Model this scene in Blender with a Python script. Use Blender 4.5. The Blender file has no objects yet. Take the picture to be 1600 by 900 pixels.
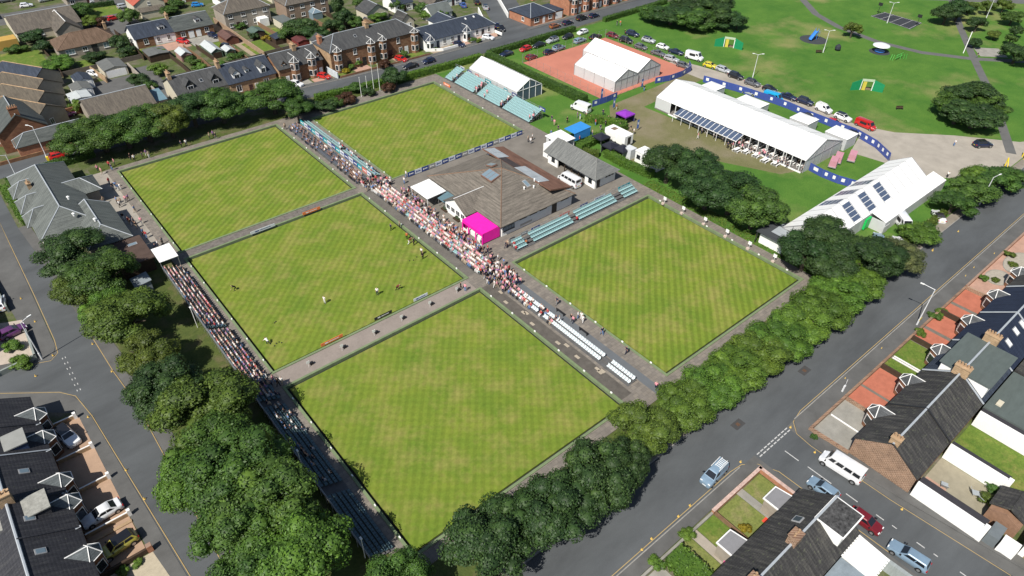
import bpy, bmesh, math, random
import numpy as np
from mathutils import Vector, Matrix
sc = bpy.context.scene
col = sc.collection
rad = math.radians
random.seed(7)
# ---------------------------------------------------------------- camera
CP = (-19.005, -38.998, 75.241)
PITCH, YAW, ROLL, FPX = rad(39.346), rad(49.473), rad(1.0071), 1067.0
FW = Vector((math.cos(PITCH)*math.cos(YAW), math.cos(PITCH)*math.sin(YAW), -math.sin(PITCH)))
_r = FW.cross(Vector((0, 0, 1))).normalized(); _u = _r.cross(FW)
RT = _r*math.cos(ROLL)+_u*math.sin(ROLL); UP = -_r*math.sin(ROLL)+_u*math.cos(ROLL)
cam = bpy.data.cameras.new('camera'); cam_o = bpy.data.objects.new('camera', cam); col.objects.link(cam_o)
m3 = Matrix((RT, UP, -FW)).transposed()
cam_o.matrix_world = Matrix.Translation(CP) @ m3.to_4x4()
cam.sensor_width = 36; cam.lens = FPX/1600*36; cam.clip_end = 6000; cam.clip_start = 1
sc.camera = cam_o
# ---------------------------------------------------------------- sky, sun, exposure
SUN_EL, SHADOW_AZ = 50.0, 17.0          # shadows fall towards this heading (degrees from +x)
w = bpy.data.worlds.new('World'); sc.world = w; w.use_nodes = True
nt = w.node_tree; bg = nt.nodes['Background']
sky = nt.nodes.new('ShaderNodeTexSky'); sky.sky_type = 'NISHITA'; sky.sun_disc = False
sky.sun_elevation = rad(SUN_EL); sky.sun_rotation = rad(90-(SHADOW_AZ+180))
nt.links.new(sky.outputs[0], bg.inputs[0]); bg.inputs[1].default_value = 0.07
sl = bpy.data.lights.new('sun', 'SUN'); sl.energy = 4.8; sl.angle = rad(0.5); sl.color = (1, 0.95, 0.87)
so = bpy.data.objects.new('sun', sl); col.objects.link(so)
sd = Vector((math.cos(rad(SHADOW_AZ))*math.cos(rad(SUN_EL)), math.sin(rad(SHADOW_AZ))*math.cos(rad(SUN_EL)), -math.sin(rad(SUN_EL))))
so.rotation_euler = sd.to_track_quat('-Z', 'Y').to_euler(); so.location = (-60, -20, 90)
sc.view_settings.view_transform = 'Standard'; sc.view_settings.look = 'None'
sc.view_settings.exposure = 0.4; sc.view_settings.gamma = 1.0
sc.render.engine = 'CYCLES'
# ---------------------------------------------------------------- helpers
def G(px, py, h=0.0):
    d = FW + RT*((px-800)/FPX) + UP*((450-py)/FPX)
    t = (h-CP[2])/d.z
    return Vector((CP[0]+d.x*t, CP[1]+d.y*t, h))
def tag(o, label=None, cat=None, group=None, kind=None):
    if label: o['label'] = label
    if cat: o['category'] = cat
    if group: o['group'] = group
    if kind: o['kind'] = kind
    return o
def T(name, label, cat, loc=(0, 0, 0), rz=0, group=None):
    o = bpy.data.objects.new(name, None); col.objects.link(o)
    o.empty_display_size = .3; o.location = loc; o.rotation_euler = (0, 0, rz)
    return tag(o, label, cat, group)
def link(name, me, parent=None, loc=(0, 0, 0), rz=0):
    o = bpy.data.objects.new(name, me); col.objects.link(o)
    o.location = loc; o.rotation_euler = (0, 0, rz)
    if parent is not None: o.parent = parent
    return o
def dup(o, loc=None, rz=None, parent=None, s=None):
    c = o.copy(); col.objects.link(c)
    if parent is not None: c.parent = parent
    if loc is not None: c.location = loc
    if rz is not None: c.rotation_euler = (0, 0, rz)
    if s is not None: c.scale = (s, s, s) if not isinstance(s, tuple) else s
    for ch in o.children: dup(ch, parent=c)
    return c
ORD = ['nearest', 'second', 'third', 'fourth', 'fifth', 'sixth', 'seventh', 'eighth', 'ninth', 'tenth', 'eleventh', 'twelfth', 'thirteenth', 'fourteenth', 'fifteenth', 'sixteenth', 'seventeenth', 'eighteenth']
def nth(i, noun): return ('nearest ' + noun) if i == 0 else (ORD[i] + ' nearest ' + noun)

class MB:
    def __init__(s): s.v = []; s.f = []; s.m = []
    def add(s, vs, fs, mi=0):
        n = len(s.v); s.v += [tuple(p) for p in vs]; s.f += [tuple(i+n for i in f) for f in fs]; s.m += [mi]*len(fs); return s
    def box(s, x0, x1, y0, y1, z0, z1, mi=0):
        return s.add([(x0,y0,z0),(x1,y0,z0),(x1,y1,z0),(x0,y1,z0),(x0,y0,z1),(x1,y0,z1),(x1,y1,z1),(x0,y1,z1)],
                     [(0,3,2,1),(4,5,6,7),(0,1,5,4),(1,2,6,5),(2,3,7,6),(3,0,4,7)], mi)
    def poly(s, pts, mi=0): return s.add(pts, [tuple(range(len(pts)))], mi)
    def prism(s, pts, z0, z1, mi=0):
        n = len(pts)
        a = sum(pts[i][0]*pts[(i+1) % n][1]-pts[(i+1) % n][0]*pts[i][1] for i in range(n))
        if a < 0: pts = pts[::-1]
        vs = [(p[0], p[1], z0) for p in pts]+[(p[0], p[1], z1) for p in pts]
        return s.add(vs, [tuple(range(n))[::-1], tuple(range(n, 2*n))]+[(i, (i+1) % n, n+(i+1) % n, n+i) for i in range(n)], mi)
    def tube(s, a, b, r, n=6, r2=None, mi=0):
        a = Vector(a); b = Vector(b); d = (b-a).normalized()
        t = d.orthogonal().normalized(); q = d.cross(t); r2 = r if r2 is None else r2
        vs = []
        for c, rr in ((a, r), (b, r2)):
            for i in range(n):
                an = 2*math.pi*i/n; vs.append(c+t*(rr*math.cos(an))+q*(rr*math.sin(an)))
        return s.add(vs, [tuple(range(n))[::-1], tuple(range(n, 2*n))]+[(i, (i+1) % n, n+(i+1) % n, n+i) for i in range(n)], mi)
    def bar(s, a, b, w, h, mi=0):          # rectangular bar from a to b
        a = Vector(a); b = Vector(b); d = (b-a).normalized()
        sdv = d.cross(Vector((0, 0, 1)))
        sdv = sdv.normalized() if sdv.length > 1e-4 else Vector((1, 0, 0))
        up = sdv.cross(d); vs = []
        for c in (a, b):
            for i, j in ((-1, -1), (1, -1), (1, 1), (-1, 1)): vs.append(c+sdv*(i*w/2)+up*(j*h/2))
        return s.add(vs, [(3,2,1,0),(4,5,6,7),(0,1,5,4),(1,2,6,5),(2,3,7,6),(3,0,4,7)], mi)
    def slab(s, quad, t, mi=0):            # thick sheet below a quad given counter-clockwise seen from outside
        q = [Vector(p) for p in quad]; n = (q[1]-q[0]).cross(q[2]-q[0]).normalized()
        k = len(q); vs = q+[p-n*t for p in q]
        return s.add(vs, [tuple(range(k)), tuple(range(k, 2*k))[::-1]]+[(i, k+i, k+(i+1) % k, (i+1) % k) for i in range(k)], mi)
    def lathe(s, prof, n=12, c=(0, 0, 0), mi=0):
        vs = []; fs = []
        for r, z in prof:
            for i in range(n):
                a = 2*math.pi*i/n; vs.append((c[0]+r*math.cos(a), c[1]+r*math.sin(a), c[2]+z))
        for k in range(len(prof)-1):
            for i in range(n): fs.append((k*n+i, k*n+(i+1) % n, (k+1)*n+(i+1) % n, (k+1)*n+i))
        fs.append(tuple(range(n))[::-1]); fs.append(tuple(range((len(prof)-1)*n, len(prof)*n)))
        return s.add(vs, fs, mi)
    def mesh(s, name, mats, off=(0, 0, 0), smooth=False):
        me = bpy.data.meshes.new(name)
        me.from_pydata([(p[0]-off[0], p[1]-off[1], p[2]-off[2]) for p in s.v], [], s.f)
        if not isinstance(mats, (list, tuple)): mats = [mats]
        for m in mats: me.materials.append(m)
        if len(mats) > 1: me.polygons.foreach_set('material_index', s.m)
        if smooth: me.polygons.foreach_set('use_smooth', [True]*len(me.polygons))
        me.update(); return me
    def build(s, name, mats, parent=None, smooth=False, world=True):
        off = (0, 0, 0)
        if parent is not None and world:
            p = parent; off = [0, 0, 0]
            while p is not None:
                off = [off[i]+p.location[i] for i in range(3)]; p = p.parent
        return link(name, s.mesh(name, mats, off, smooth), parent)
def one(mb, name, mats, label, cat, loc, group=None, smooth=False):
    o = link(name, mb.mesh(name, mats, loc, smooth), None, loc); return tag(o, label, cat, group)
# ---------------------------------------------------------------- materials
MC = {}
def nodes(name):
    m = bpy.data.materials.new(name); m.use_nodes = True
    return m, m.node_tree, m.node_tree.nodes['Principled BSDF']
def N(nt, t, **kw):
    n = nt.nodes.new(t)
    for k, v in kw.items():
        if k.startswith('i_'): n.inputs[k[2:].replace('_', ' ')].default_value = v
        else: setattr(n, k, v)
    return n
def ramp(nt, stops):
    r = nt.nodes.new('ShaderNodeValToRGB'); e = r.color_ramp.elements
    while len(e) < len(stops): e.new(.5)
    for k, (p, c) in enumerate(stops):
        e[k].position = p; e[k].color = (c[0], c[1], c[2], 1)
    return r
def sc3(c, k): return (min(1, c[0]*k), min(1, c[1]*k), min(1, c[2]*k))
def pos(nt, scale=(1, 1, 1), rz=0, obj=False):
    if obj: s = nt.nodes.new('ShaderNodeTexCoord').outputs['Object']
    else: s = nt.nodes.new('ShaderNodeNewGeometry').outputs['Position']
    mp = nt.nodes.new('ShaderNodeMapping'); mp.inputs['Scale'].default_value = scale; mp.inputs['Rotation'].default_value = (0, 0, rz)
    nt.links.new(s, mp.inputs[0]); return mp.outputs[0]
def noise(nt, vec, scale, detail=4, rough=.6):
    n = N(nt, 'ShaderNodeTexNoise'); n.inputs['Scale'].default_value = scale; n.inputs['Detail'].default_value = detail; n.inputs['Roughness'].default_value = rough
    nt.links.new(vec, n.inputs['Vector']); return n.outputs['Fac']
def mix(nt, fac, a, b, mode='MIX'):
    n = nt.nodes.new('ShaderNodeMix'); n.data_type = 'RGBA'; n.blend_type = mode
    for k, v in ((0, fac), (6, a), (7, b)):
        if isinstance(v, (int, float)): n.inputs[k].default_value = v
        elif isinstance(v, tuple): n.inputs[k].default_value = (v[0], v[1], v[2], 1)
        else: nt.links.new(v, n.inputs[k])
    return n.outputs[2]
def bump(nt, b, h, dist, strength=.6):
    n = nt.nodes.new('ShaderNodeBump'); n.inputs['Distance'].default_value = dist; n.inputs['Strength'].default_value = strength
    nt.links.new(h, n.inputs['Height']); nt.links.new(n.outputs[0], b.inputs['Normal'])
def M(name, c, var=.25, scale=1.2, rough=.85, spec=.3, metal=0, streak=None, fine=12.0, obj=False):
    """plain surface with two scales of wear"""
    if name in MC: return MC[name]
    m, nt, b = nodes(name); v = pos(nt, streak or (1, 1, 1), obj=obj)
    a = noise(nt, v, scale, 5, .65); f = noise(nt, v, fine, 2)
    r = ramp(nt, [(.25, sc3(c, 1-var)), (.5, c), (.78, sc3(c, 1+var))]); nt.links.new(a, r.inputs[0])
    r2 = ramp(nt, [(.3, (1-var*.5,)*3), (.7, (1.0,)*3)]); nt.links.new(f, r2.inputs[0])
    o = mix(nt, 1.0, r.outputs[0], r2.outputs[0], 'MULTIPLY')
    nt.links.new(o, b.inputs['Base Color']); b.inputs['Roughness'].default_value = rough
    b.inputs['Specular IOR Level'].default_value = spec; b.inputs['Metallic'].default_value = metal
    MC[name] = m; return m
def flat(name, c, rough=.5, spec=.5, metal=0, coat=0):
    if name in MC: return MC[name]
    m, nt, b = nodes(name)
    v = pos(nt); f = noise(nt, v, 1.7, 3)
    r = ramp(nt, [(.3, sc3(c, .9)), (.7, sc3(c, 1.05))]); nt.links.new(f, r.inputs[0]); nt.links.new(r.outputs[0], b.inputs['Base Color'])
    b.inputs['Roughness'].default_value = rough; b.inputs['Specular IOR Level'].default_value = spec; b.inputs['Metallic'].default_value = metal; b.inputs['Coat Weight'].default_value = coat
    MC[name] = m; return m
def brickmat(name, c1, c2, mortar, bw=.45, bh=.16, ms=.02, vertical=True, var=.35, rough=.9):
    if name in MC: return MC[name]
    m, nt, b = nodes(name)
    g = nt.nodes.new('ShaderNodeNewGeometry')
    if vertical:          # u = x+y, v = z
        sx = nt.nodes.new('ShaderNodeSeparateXYZ'); nt.links.new(g.outputs['Position'], sx.inputs[0])
        ad = N(nt, 'ShaderNodeMath', operation='ADD'); nt.links.new(sx.outputs[0], ad.inputs[0]); nt.links.new(sx.outputs[1], ad.inputs[1])
        cb = nt.nodes.new('ShaderNodeCombineXYZ'); nt.links.new(ad.outputs[0], cb.inputs[0]); nt.links.new(sx.outputs[2], cb.inputs[1]); v = cb.outputs[0]
    else: v = g.outputs['Position']
    br = nt.nodes.new('ShaderNodeTexBrick'); nt.links.new(v, br.inputs['Vector'])
    br.inputs['Color1'].default_value = (*c1, 1); br.inputs['Color2'].default_value = (*c2, 1); br.inputs['Mortar'].default_value = (*mortar, 1)
    br.inputs['Scale'].default_value = 1; br.inputs['Brick Width'].default_value = bw; br.inputs['Row Height'].default_value = bh; br.inputs['Mortar Size'].default_value = ms
    nz = noise(nt, g.outputs['Position'], .8, 5, .7)
    r = ramp(nt, [(.25, (1-var,)*3), (.75, (1.15,)*3)]); nt.links.new(nz, r.inputs[0])
    o = mix(nt, 1.0, br.outputs[0], r.outputs[0], 'MULTIPLY'); nt.links.new(o, b.inputs['Base Color']); b.inputs['Roughness'].default_value = rough
    b.inputs['Specular IOR Level'].default_value = .2
    bump(nt, b, br.outputs['Fac'], .01, -.5)
    MC[name] = m; return m
def slatemat(name, c, axis='x', streakc=None, rows=.28, lichen=.0):
    """roof covering: courses, streaks running down the slope, lichen spots"""
    if name in MC: return MC[name]
    m, nt, b = nodes(name)
    v = pos(nt, (2.6, .35, .35) if axis == 'x' else (.35, 2.6, .35))
    st = noise(nt, v, 1.0, 5, .7)
    r = ramp(nt, [(.28, sc3(c, .6)), (.5, c), (.8, streakc or sc3(c, 1.7))]); nt.links.new(st, r.inputs[0])
    p = pos(nt); wv = N(nt, 'ShaderNodeTexWave', wave_type='BANDS', bands_direction='Z')
    wv.inputs['Scale'].default_value = .314/rows*1.5; wv.inputs['Distortion'].default_value = .4; nt.links.new(p, wv.inputs[0])
    r2 = ramp(nt, [(.0, (.82,)*3), (.35, (1.0,)*3)]); nt.links.new(wv.outputs['Fac'], r2.inputs[0])
    o = mix(nt, 1.0, r.outputs[0], r2.outputs[0], 'MULTIPLY')
    fz = noise(nt, p, 6, 3); r4 = ramp(nt, [(.3, (.75,)*3), (.7, (1.15,)*3)]); nt.links.new(fz, r4.inputs[0]); o = mix(nt, 1.0, o, r4.outputs[0], 'MULTIPLY')
    if lichen > 0:
        ln = noise(nt, p, 2.2, 6, .75); r3 = ramp(nt, [(.66-lichen*.2, (0, 0, 0)), (.74-lichen*.2, (1, 1, 1))]); nt.links.new(ln, r3.inputs[0])
        lf = N(nt, 'ShaderNodeMath', operation='MULTIPLY'); nt.links.new(r3.outputs[0], lf.inputs[0]); lf.inputs[1].default_value = .45
        o = mix(nt, lf.outputs[0], o, (.17, .19, .11))
    nt.links.new(o, b.inputs['Base Color']); b.inputs['Roughness'].default_value = .75; b.inputs['Specular IOR Level'].default_value = .25
    bump(nt, b, wv.outputs['Fac'], .012, .4)
    MC[name] = m; return m
def leafmat(name, trans=.3):
    """leaf colour from the object's own colour, varied leaf by leaf"""
    if name in MC: return MC[name]
    m, nt, b = nodes(name)
    g = nt.nodes.new('ShaderNodeNewGeometry'); oi = nt.nodes.new('ShaderNodeObjectInfo')
    r = ramp(nt, [(.0, (.62, .62, .62)), (.5, (1.0, 1.0, .9)), (1.0, (1.5, 1.4, 1.0))]); nt.links.new(g.outputs['Random Per Island'], r.inputs[0])
    o = mix(nt, 1.0, oi.outputs['Color'], r.outputs[0], 'MULTIPLY')
    nz = noise(nt, g.outputs['Position'], .55, 3); r2 = ramp(nt, [(.3, (.8, .85, .8)), (.7, (1.2, 1.12, .95))]); nt.links.new(nz, r2.inputs[0])
    o = mix(nt, 1.0, o, r2.outputs[0], 'MULTIPLY')
    nt.links.new(o, b.inputs['Base Color']); b.inputs['Roughness'].default_value = .55; b.inputs['Specular IOR Level'].default_value = .35
    tr = nt.nodes.new('ShaderNodeBsdfTranslucent'); nt.links.new(o, tr.inputs[0])
    ms = nt.nodes.new('ShaderNodeMixShader'); ms.inputs[0].default_value = trans
    out = nt.nodes['Material Output']; nt.links.new(b.outputs[0], ms.inputs[1]); nt.links.new(tr.outputs[0], ms.inputs[2]); nt.links.new(ms.outputs[0], out.inputs[0])
    MC[name] = m; return m
def grassmat(name, c1, c2, dry, dry_amt=.5, scale=.06, obj=False):
    if name in MC: return MC[name]
    m, nt, b = nodes(name); v = pos(nt)
    a = noise(nt, v, scale*3, 6, .7); d = noise(nt, v, scale, 5, .6); f = noise(nt, v, 3.5, 3, .7)
    r = ramp(nt, [(.3, c1), (.7, c2)]); nt.links.new(a, r.inputs[0])
    rd = ramp(nt, [(.62-.22*dry_amt, (0, 0, 0)), (.82-.2*dry_amt, (1, 1, 1))]); nt.links.new(d, rd.inputs[0])
    o = mix(nt, rd.outputs[0], r.outputs[0], dry)
    rf = ramp(nt, [(.3, (.75,)*3), (.7, (1.15,)*3)]); nt.links.new(f, rf.inputs[0])
    o = mix(nt, 1.0, o, rf.outputs[0], 'MULTIPLY')
    nt.links.new(o, b.inputs['Base Color']); b.inputs['Roughness'].default_value = .9; b.inputs['Specular IOR Level'].default_value = .15
    bump(nt, b, f, .05, .5)
    MC[name] = m; return m
def turfmat(name, ang1, ang2, period, c1, c2, dry=(.30, .27, .05), amt1=.16, amt2=.12):
    """fine mown turf with two crossing sets of mowing stripes and worn dry areas"""
    if name in MC: return MC[name]
    m, nt, b = nodes(name)
    v = pos(nt); a = noise(nt, v, .13, 6, .72)
    r = ramp(nt, [(.3, c1), (.72, c2)]); nt.links.new(a, r.inputs[0])
    d = noise(nt, v, .19, 4, .7); rd = ramp(nt, [(.46, (0, 0, 0)), (.74, (.8, .8, .8))]); nt.links.new(d, rd.inputs[0])
    o = mix(nt, rd.outputs[0], r.outputs[0], dry)
    for an, amt in ((ang1, amt1), (ang2, amt2)):
        p = pos(nt, rz=-rad(an)); wv = N(nt, 'ShaderNodeTexWave', wave_type='BANDS', bands_direction='Y')
        wv.inputs['Scale'].default_value = .314/period; wv.inputs['Distortion'].default_value = .7; wv.inputs['Detail'].default_value = 2; wv.inputs['Detail Scale'].default_value = .5
        nt.links.new(p, wv.inputs[0])
        rr = ramp(nt, [(.2, (1-amt,)*3), (.8, (1+amt,)*3)]); nt.links.new(wv.outputs['Fac'], rr.inputs[0])
        o = mix(nt, 1.0, o, rr.outputs[0], 'MULTIPLY')
    f = noise(nt, v, 2.2, 4, .7); rf = ramp(nt, [(.3, (.87,)*3), (.7, (1.1,)*3)]); nt.links.new(f, rf.inputs[0])
    o = mix(nt, 1.0, o, rf.outputs[0], 'MULTIPLY')
    nt.links.new(o, b.inputs['Base Color']); b.inputs['Roughness'].default_value = .9; b.inputs['Specular IOR Level'].default_value = .12
    MC[name] = m; return m
def pvcmat(name, c, tr):
    if name in MC: return MC[name]
    m = M(name, c, .05, .4, .5, .4); nt = m.node_tree; b = nt.nodes['Principled BSDF']; t = nt.nodes.new('ShaderNodeBsdfTranslucent'); t.inputs[0].default_value = (*c, 1)
    ms = nt.nodes.new('ShaderNodeMixShader'); ms.inputs[0].default_value = tr; nt.links.new(b.outputs[0], ms.inputs[1]); nt.links.new(t.outputs[0], ms.inputs[2]); nt.links.new(ms.outputs[0], nt.nodes['Material Output'].inputs[0]); return m
def glassmat(name, c, rough=.08):
    if name in MC: return MC[name]
    m, nt, b = nodes(name); b.inputs['Base Color'].default_value = (*c, 1); b.inputs['Roughness'].default_value = rough
    b.inputs['Specular IOR Level'].default_value = .8; MC[name] = m; return m
ASPH = M('asphalt', (.082, .089, .094), .32, .16, .85, .3, streak=(.35, 1, 1), fine=25)
ASPH2 = M('asphalt_footway', (.105, .105, .102), .25, .3, .9, fine=18)
TARMAC = M('tarmac_yard', (.17, .155, .135), .25, .25, .9, fine=10)
CONC = M('concrete', (.27, .26, .23), .25, .5, .9)
KERB = M('kerbstone', (.26, .25, .23), .25, 1.5, .9)
WHITE = M('white_render', (.78, .78, .75), .06, .6, .8)
WPAINT = flat('white_paint', (.78, .78, .76), .45)
HARL = M('grey_harling', (.30, .265, .22), .15, 1.2, .95)
CREAM = M('cream_harling', (.50, .46, .36), .1, .9, .95)
LEAD = flat('lead_ridge', (.36, .39, .42), .5)
STONE = brickmat('red_sandstone', (.19, .085, .05), (.25, .125, .07), (.15, .09, .06), .7, .3, .015)
STONE2 = brickmat('brown_sandstone', (.20, .10, .055), (.28, .16, .09), (.16, .10, .07), .7, .3, .015)
BRICK = brickmat('orange_brick', (.36, .14, .075), (.45, .2, .11), (.3, .2, .15), .3, .12, .012)
TAN = brickmat('tan_stone', (.36, .25, .15), (.45, .31, .19), (.27, .2, .13), .7, .3, .02)
RUBBLE = brickmat('rubble_stone', (.28, .17, .11), (.17, .10, .07), (.34, .24, .17), .42, .24, .05)
SLATE = slatemat('slate_grey', (.062, .064, .066), 'x', (.10, .10, .098), lichen=.1)
SLATE_Y = slatemat('slate_grey_green', (.075, .085, .082), 'y', (.13, .14, .13), lichen=.2)
SLATE_B = slatemat('slate_blue', (.035, .045, .065), 'x', (.055, .07, .10))
SLATE_D = slatemat('slate_dark', (.046, .045, .045), 'x', (.12, .115, .10), lichen=.4)
SLATE_DY = slatemat('slate_dark_cross', (.034, .035, .042), 'y', (.075, .075, .075), lichen=.15)
TILE = slatemat('brown_tile', (.125, .082, .055), 'x', (.19, .13, .095))
TILE_G = slatemat('grey_brown_tile', (.115, .10, .083), 'x', (.18, .155, .12), lichen=.1)
CLUBROOF = slatemat('club_roof_tile', (.150, .133, .112), 'y', (.25, .22, .185), rows=.3, lichen=.12)
PANE = glassmat('window_glass', (.02, .025, .03))
PANE_L = glassmat('pale_window_glass', (.16, .22, .26))
DOORD = flat('dark_door', (.045, .02, .018), .5)
BLACK = flat('black_plastic', (.02, .02, .022), .5)
DARKWOOD = M('dark_timber', (.055, .035, .022), .3, 2, .8)
WOOD = M('brown_timber', (.20, .12, .07), .3, 2, .8)
LEAF = leafmat('leaf'); BARK = M('bark', (.075, .06, .045), .35, 3, .95)
STEEL = flat('galvanised_steel', (.42, .43, .44), .4, .5, .6)
POLE = flat('pale_grey_pole', (.62, .63, .64), .4)
YEL = flat('yellow_line_paint', (.38, .27, .11), .8)
WLINE = M('white_line_paint', (.46, .46, .45), .3, 5, .8)
PINKISH = M('pink_paving', (.40, .25, .19), .22, .5, .9, fine=6)
REDCH = M('red_chippings', (.40, .135, .085), .2, .7, .95, fine=14)
GLAWN = grassmat('garden_lawn', (.07, .13, .02), (.14, .19, .035), (.24, .21, .07), .4, .3)
# ================================================================ THE SETTING
CX0, CX1, CY0, CY1 = -2.2, 84.6, -2.2, 116.6       # club rectangle that holds the greens
GARD = grassmat('garden_ground', (.055, .085, .022), (.10, .12, .045), (.15, .13, .10), .75, .25)
mb = MB(); B = 3000
mb.poly([(-B,-B,0),(CX0,-B,0),(CX0,B,0),(-B,B,0)]); mb.poly([(CX1,-B,0),(B,-B,0),(B,B,0),(CX1,B,0)])
mb.poly([(CX0,-B,0),(CX1,-B,0),(CX1,CY0,0),(CX0,CY0,0)]); mb.poly([(CX0,CY1,0),(CX1,CY1,0),(CX1,B,0),(CX0,B,0)])
tag(mb.build('ground', GARD), 'garden soil and grass between the streets', kind='structure')
def sheet(name, pts, z, mat, label=None):
    n = len(pts); a = sum(pts[i][0]*pts[(i+1) % n][1]-pts[(i+1) % n][0]*pts[i][1] for i in range(n))
    if a < 0: pts = pts[::-1]
    m_ = MB(); m_.poly([(p[0], p[1], z) for p in pts]); return tag(m_.build(name, mat), label, kind='structure')
def R4(x0, x1, y0, y1): return [(x0, y0), (x1, y0), (x1, y1), (x0, y1)]
PARK = grassmat('park_grass', (.042, .122, .018), (.092, .185, .030), (.25, .225, .095), .42, .035)
sheet('park_grass', R4(CX1, 700, -7.2, 119.5), .004, PARK, 'park lawn with dry patches')
sheet('park_grass', R4(195, 700, 128.5, 400), .004, PARK, 'park lawn beyond the far street')
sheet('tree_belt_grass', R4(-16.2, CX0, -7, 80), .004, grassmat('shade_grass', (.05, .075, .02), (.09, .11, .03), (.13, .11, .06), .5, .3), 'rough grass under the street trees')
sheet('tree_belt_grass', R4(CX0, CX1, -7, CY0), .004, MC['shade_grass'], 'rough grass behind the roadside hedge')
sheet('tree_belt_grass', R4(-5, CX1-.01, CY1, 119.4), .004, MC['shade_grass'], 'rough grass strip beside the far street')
# --- ditch floor and greens
m_ = MB(); m_.poly([(CX0,CY0,-.3),(CX1,CY0,-.3),(CX1,CY1,-.3),(CX0,CY1,-.3)])
for (a, b_) in (((CX0,CY0),(CX1,CY0)),((CX1,CY0),(CX1,CY1)),((CX1,CY1),(CX0,CY1)),((CX0,CY1),(CX0,CY0))):
    m_.poly([(*b_,-.3),(*a,-.3),(*a,0),(*b_,0)])
tag(m_.build('ditch_floor', M('ditch_rubber', (.022, .024, .022), .3, 2, .9)), 'dark ditch round the greens', kind='structure')
GREENS = [('far left', 0, 36, 76.94, 114.33, 39), ('middle left, where bowlers play,', 0, 36, 37.91, 73.96, 44), ('nearest', 0, 36, 0, 33.81, 51),
          ('far, below the tiered stand,', 44.4, 80.75, 75.2, 112.1, 41), ('right, beside the roadside hedge,', 45.55, 82.1, .24, 35.97, 42)]
BANK = M('turf_bank', (.16, .21, .11), .2, 1, .9)
DW = .42
for i, (nm, x0, x1, y0, y1, an) in enumerate(GREENS):
    tm = turfmat('bowling_turf_%d' % i, an, an+88, 1.12, (.098, .162, .020), (.165, .205, .028), (.25, .22, .07),
                 *(((.13, .02), (.085, .03), (.07, .03), (.10, .025), (.12, .02))[i]))
    o = MB().box(x0+DW, x1-DW, y0+DW, y1-DW, -.3, -.04).build('bowling_green', tm)
    tag(o, nm + ' square bowling green' if ',' not in nm else nm.replace(',', ' square bowling green', 1).rstrip(','), kind='structure')
    rb = T('green_bank', ('pale green turf bank framing the ' + nm.split(',')[0] + ' green').replace('far left', 'far left'), 'kerb', ((x0+x1)/2, y0, 0), 0, 'banks round the greens')
    e = .38
    MB().box(x0-e, x0, y0-e, y1+e, -.3, .24).build('edge_board', BANK, rb); MB().box(x1, x1+e, y0-e, y1+e, -.3, .24).build('edge_board', BANK, rb)
    MB().box(x0+.003, x1-.003, y0-e, y0, -.3, .24).build('edge_board', BANK, rb); MB().box(x0+.003, x1-.003, y1, y1+e, -.3, .24).build('edge_board', BANK, rb)
    # small rink markers along the edges
    for k in range(6):
        u = y0+(k+.5)*(y1-y0)/6
        for xx in (x0-.19, x1+.19):
            mk = MB().box(xx-.07, xx+.07, u-.17, u+.17, .241, .46); one(mk, 'rink_marker', WPAINT, ORD[k].replace('nearest', 'first') + ' white rink board from the near end, ' + ('left' if xx < x0 else 'right') + ' edge of the ' + nm.split(',')[0] + ' green', 'marker', (xx, u, .241), 'rink number boards round the greens')
# --- paving: everything in the club rectangle that is not green or bank
SLAB = M('paving_slabs', (.185, .165, .14), .28, .45, .9, fine=5)
SLABM = brickmat('slab_paving', (.215, .19, .16), (.165, .148, .13), (.12, .11, .10), .9, .6, .02, vertical=False, var=.25)
xs = sorted({CX0, CX1}|{v for g in GREENS for v in (g[1]-.38, g[2]+.38)}); ys = sorted({CY0, CY1}|{v for g in GREENS for v in (g[3]-.38, g[4]+.38)})
pm = MB()
for i in range(len(xs)-1):
    runs = []
    for j in range(len(ys)-1):
        cx, cy = (xs[i]+xs[i+1])/2, (ys[j]+ys[j+1])/2
        inside = any(g[1]-.38 < cx < g[2]+.38 and g[3]-.38 < cy < g[4]+.38 for g in GREENS)
        if not inside:
            if runs and runs[-1][1] == ys[j]: runs[-1][1] = ys[j+1]
            else: runs.append([ys[j], ys[j+1]])
    for a, b_ in runs: pm.box(xs[i], xs[i+1], a, b_, -.3, .12)
tag(pm.build('paving', SLABM), 'stone slab paths between the bowling greens', kind='structure')
# overlays on the paving (each a few mm above)
sheet('yard', R4(44.3, 84.4, 43.0, 74.2), .126, TARMAC, 'grey brown tarmac yard round the clubhouse')
sheet('path_strip', R4(36.45, 38.6, 1, 34), .124, M('dark_slabs', (.10, .09, .078), .3, .9, .9, fine=6), 'dark slab strip below the white seats')
sheet('path_strip', R4(41.3, 42.75, -1.5, 73), .124, M('blue_grey_asphalt', (.115, .125, .135), .12, .4, .9), 'blue grey asphalt strip along the walkway')
sheet('path_strip', R4(36.45, 40.6, 38, 74), .124, M('walkway_tarmac', (.13, .12, .105), .25, .5, .9), 'tarmac below the central crowd')
sheet('path_strip', R4(.2, 35.6, 34.3, 37.45), .124, M('pinkish_slabs', (.24, .205, .18), .14, .5, .9, fine=4), 'pink grey slab path across the greens')
sheet('path_strip', R4(.2, 35.6, 74.4, 76.5), .124, M('worn_grey_slabs', (.15, .135, .12), .4, 1.3, .9, fine=4), 'worn grey slab path with pale patches')
random.seed(3)
pst = T('paving_slab_patch', 'pale beige replacement slabs set in the dark path', 'paving', (38, 17, .124), 0)
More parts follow.
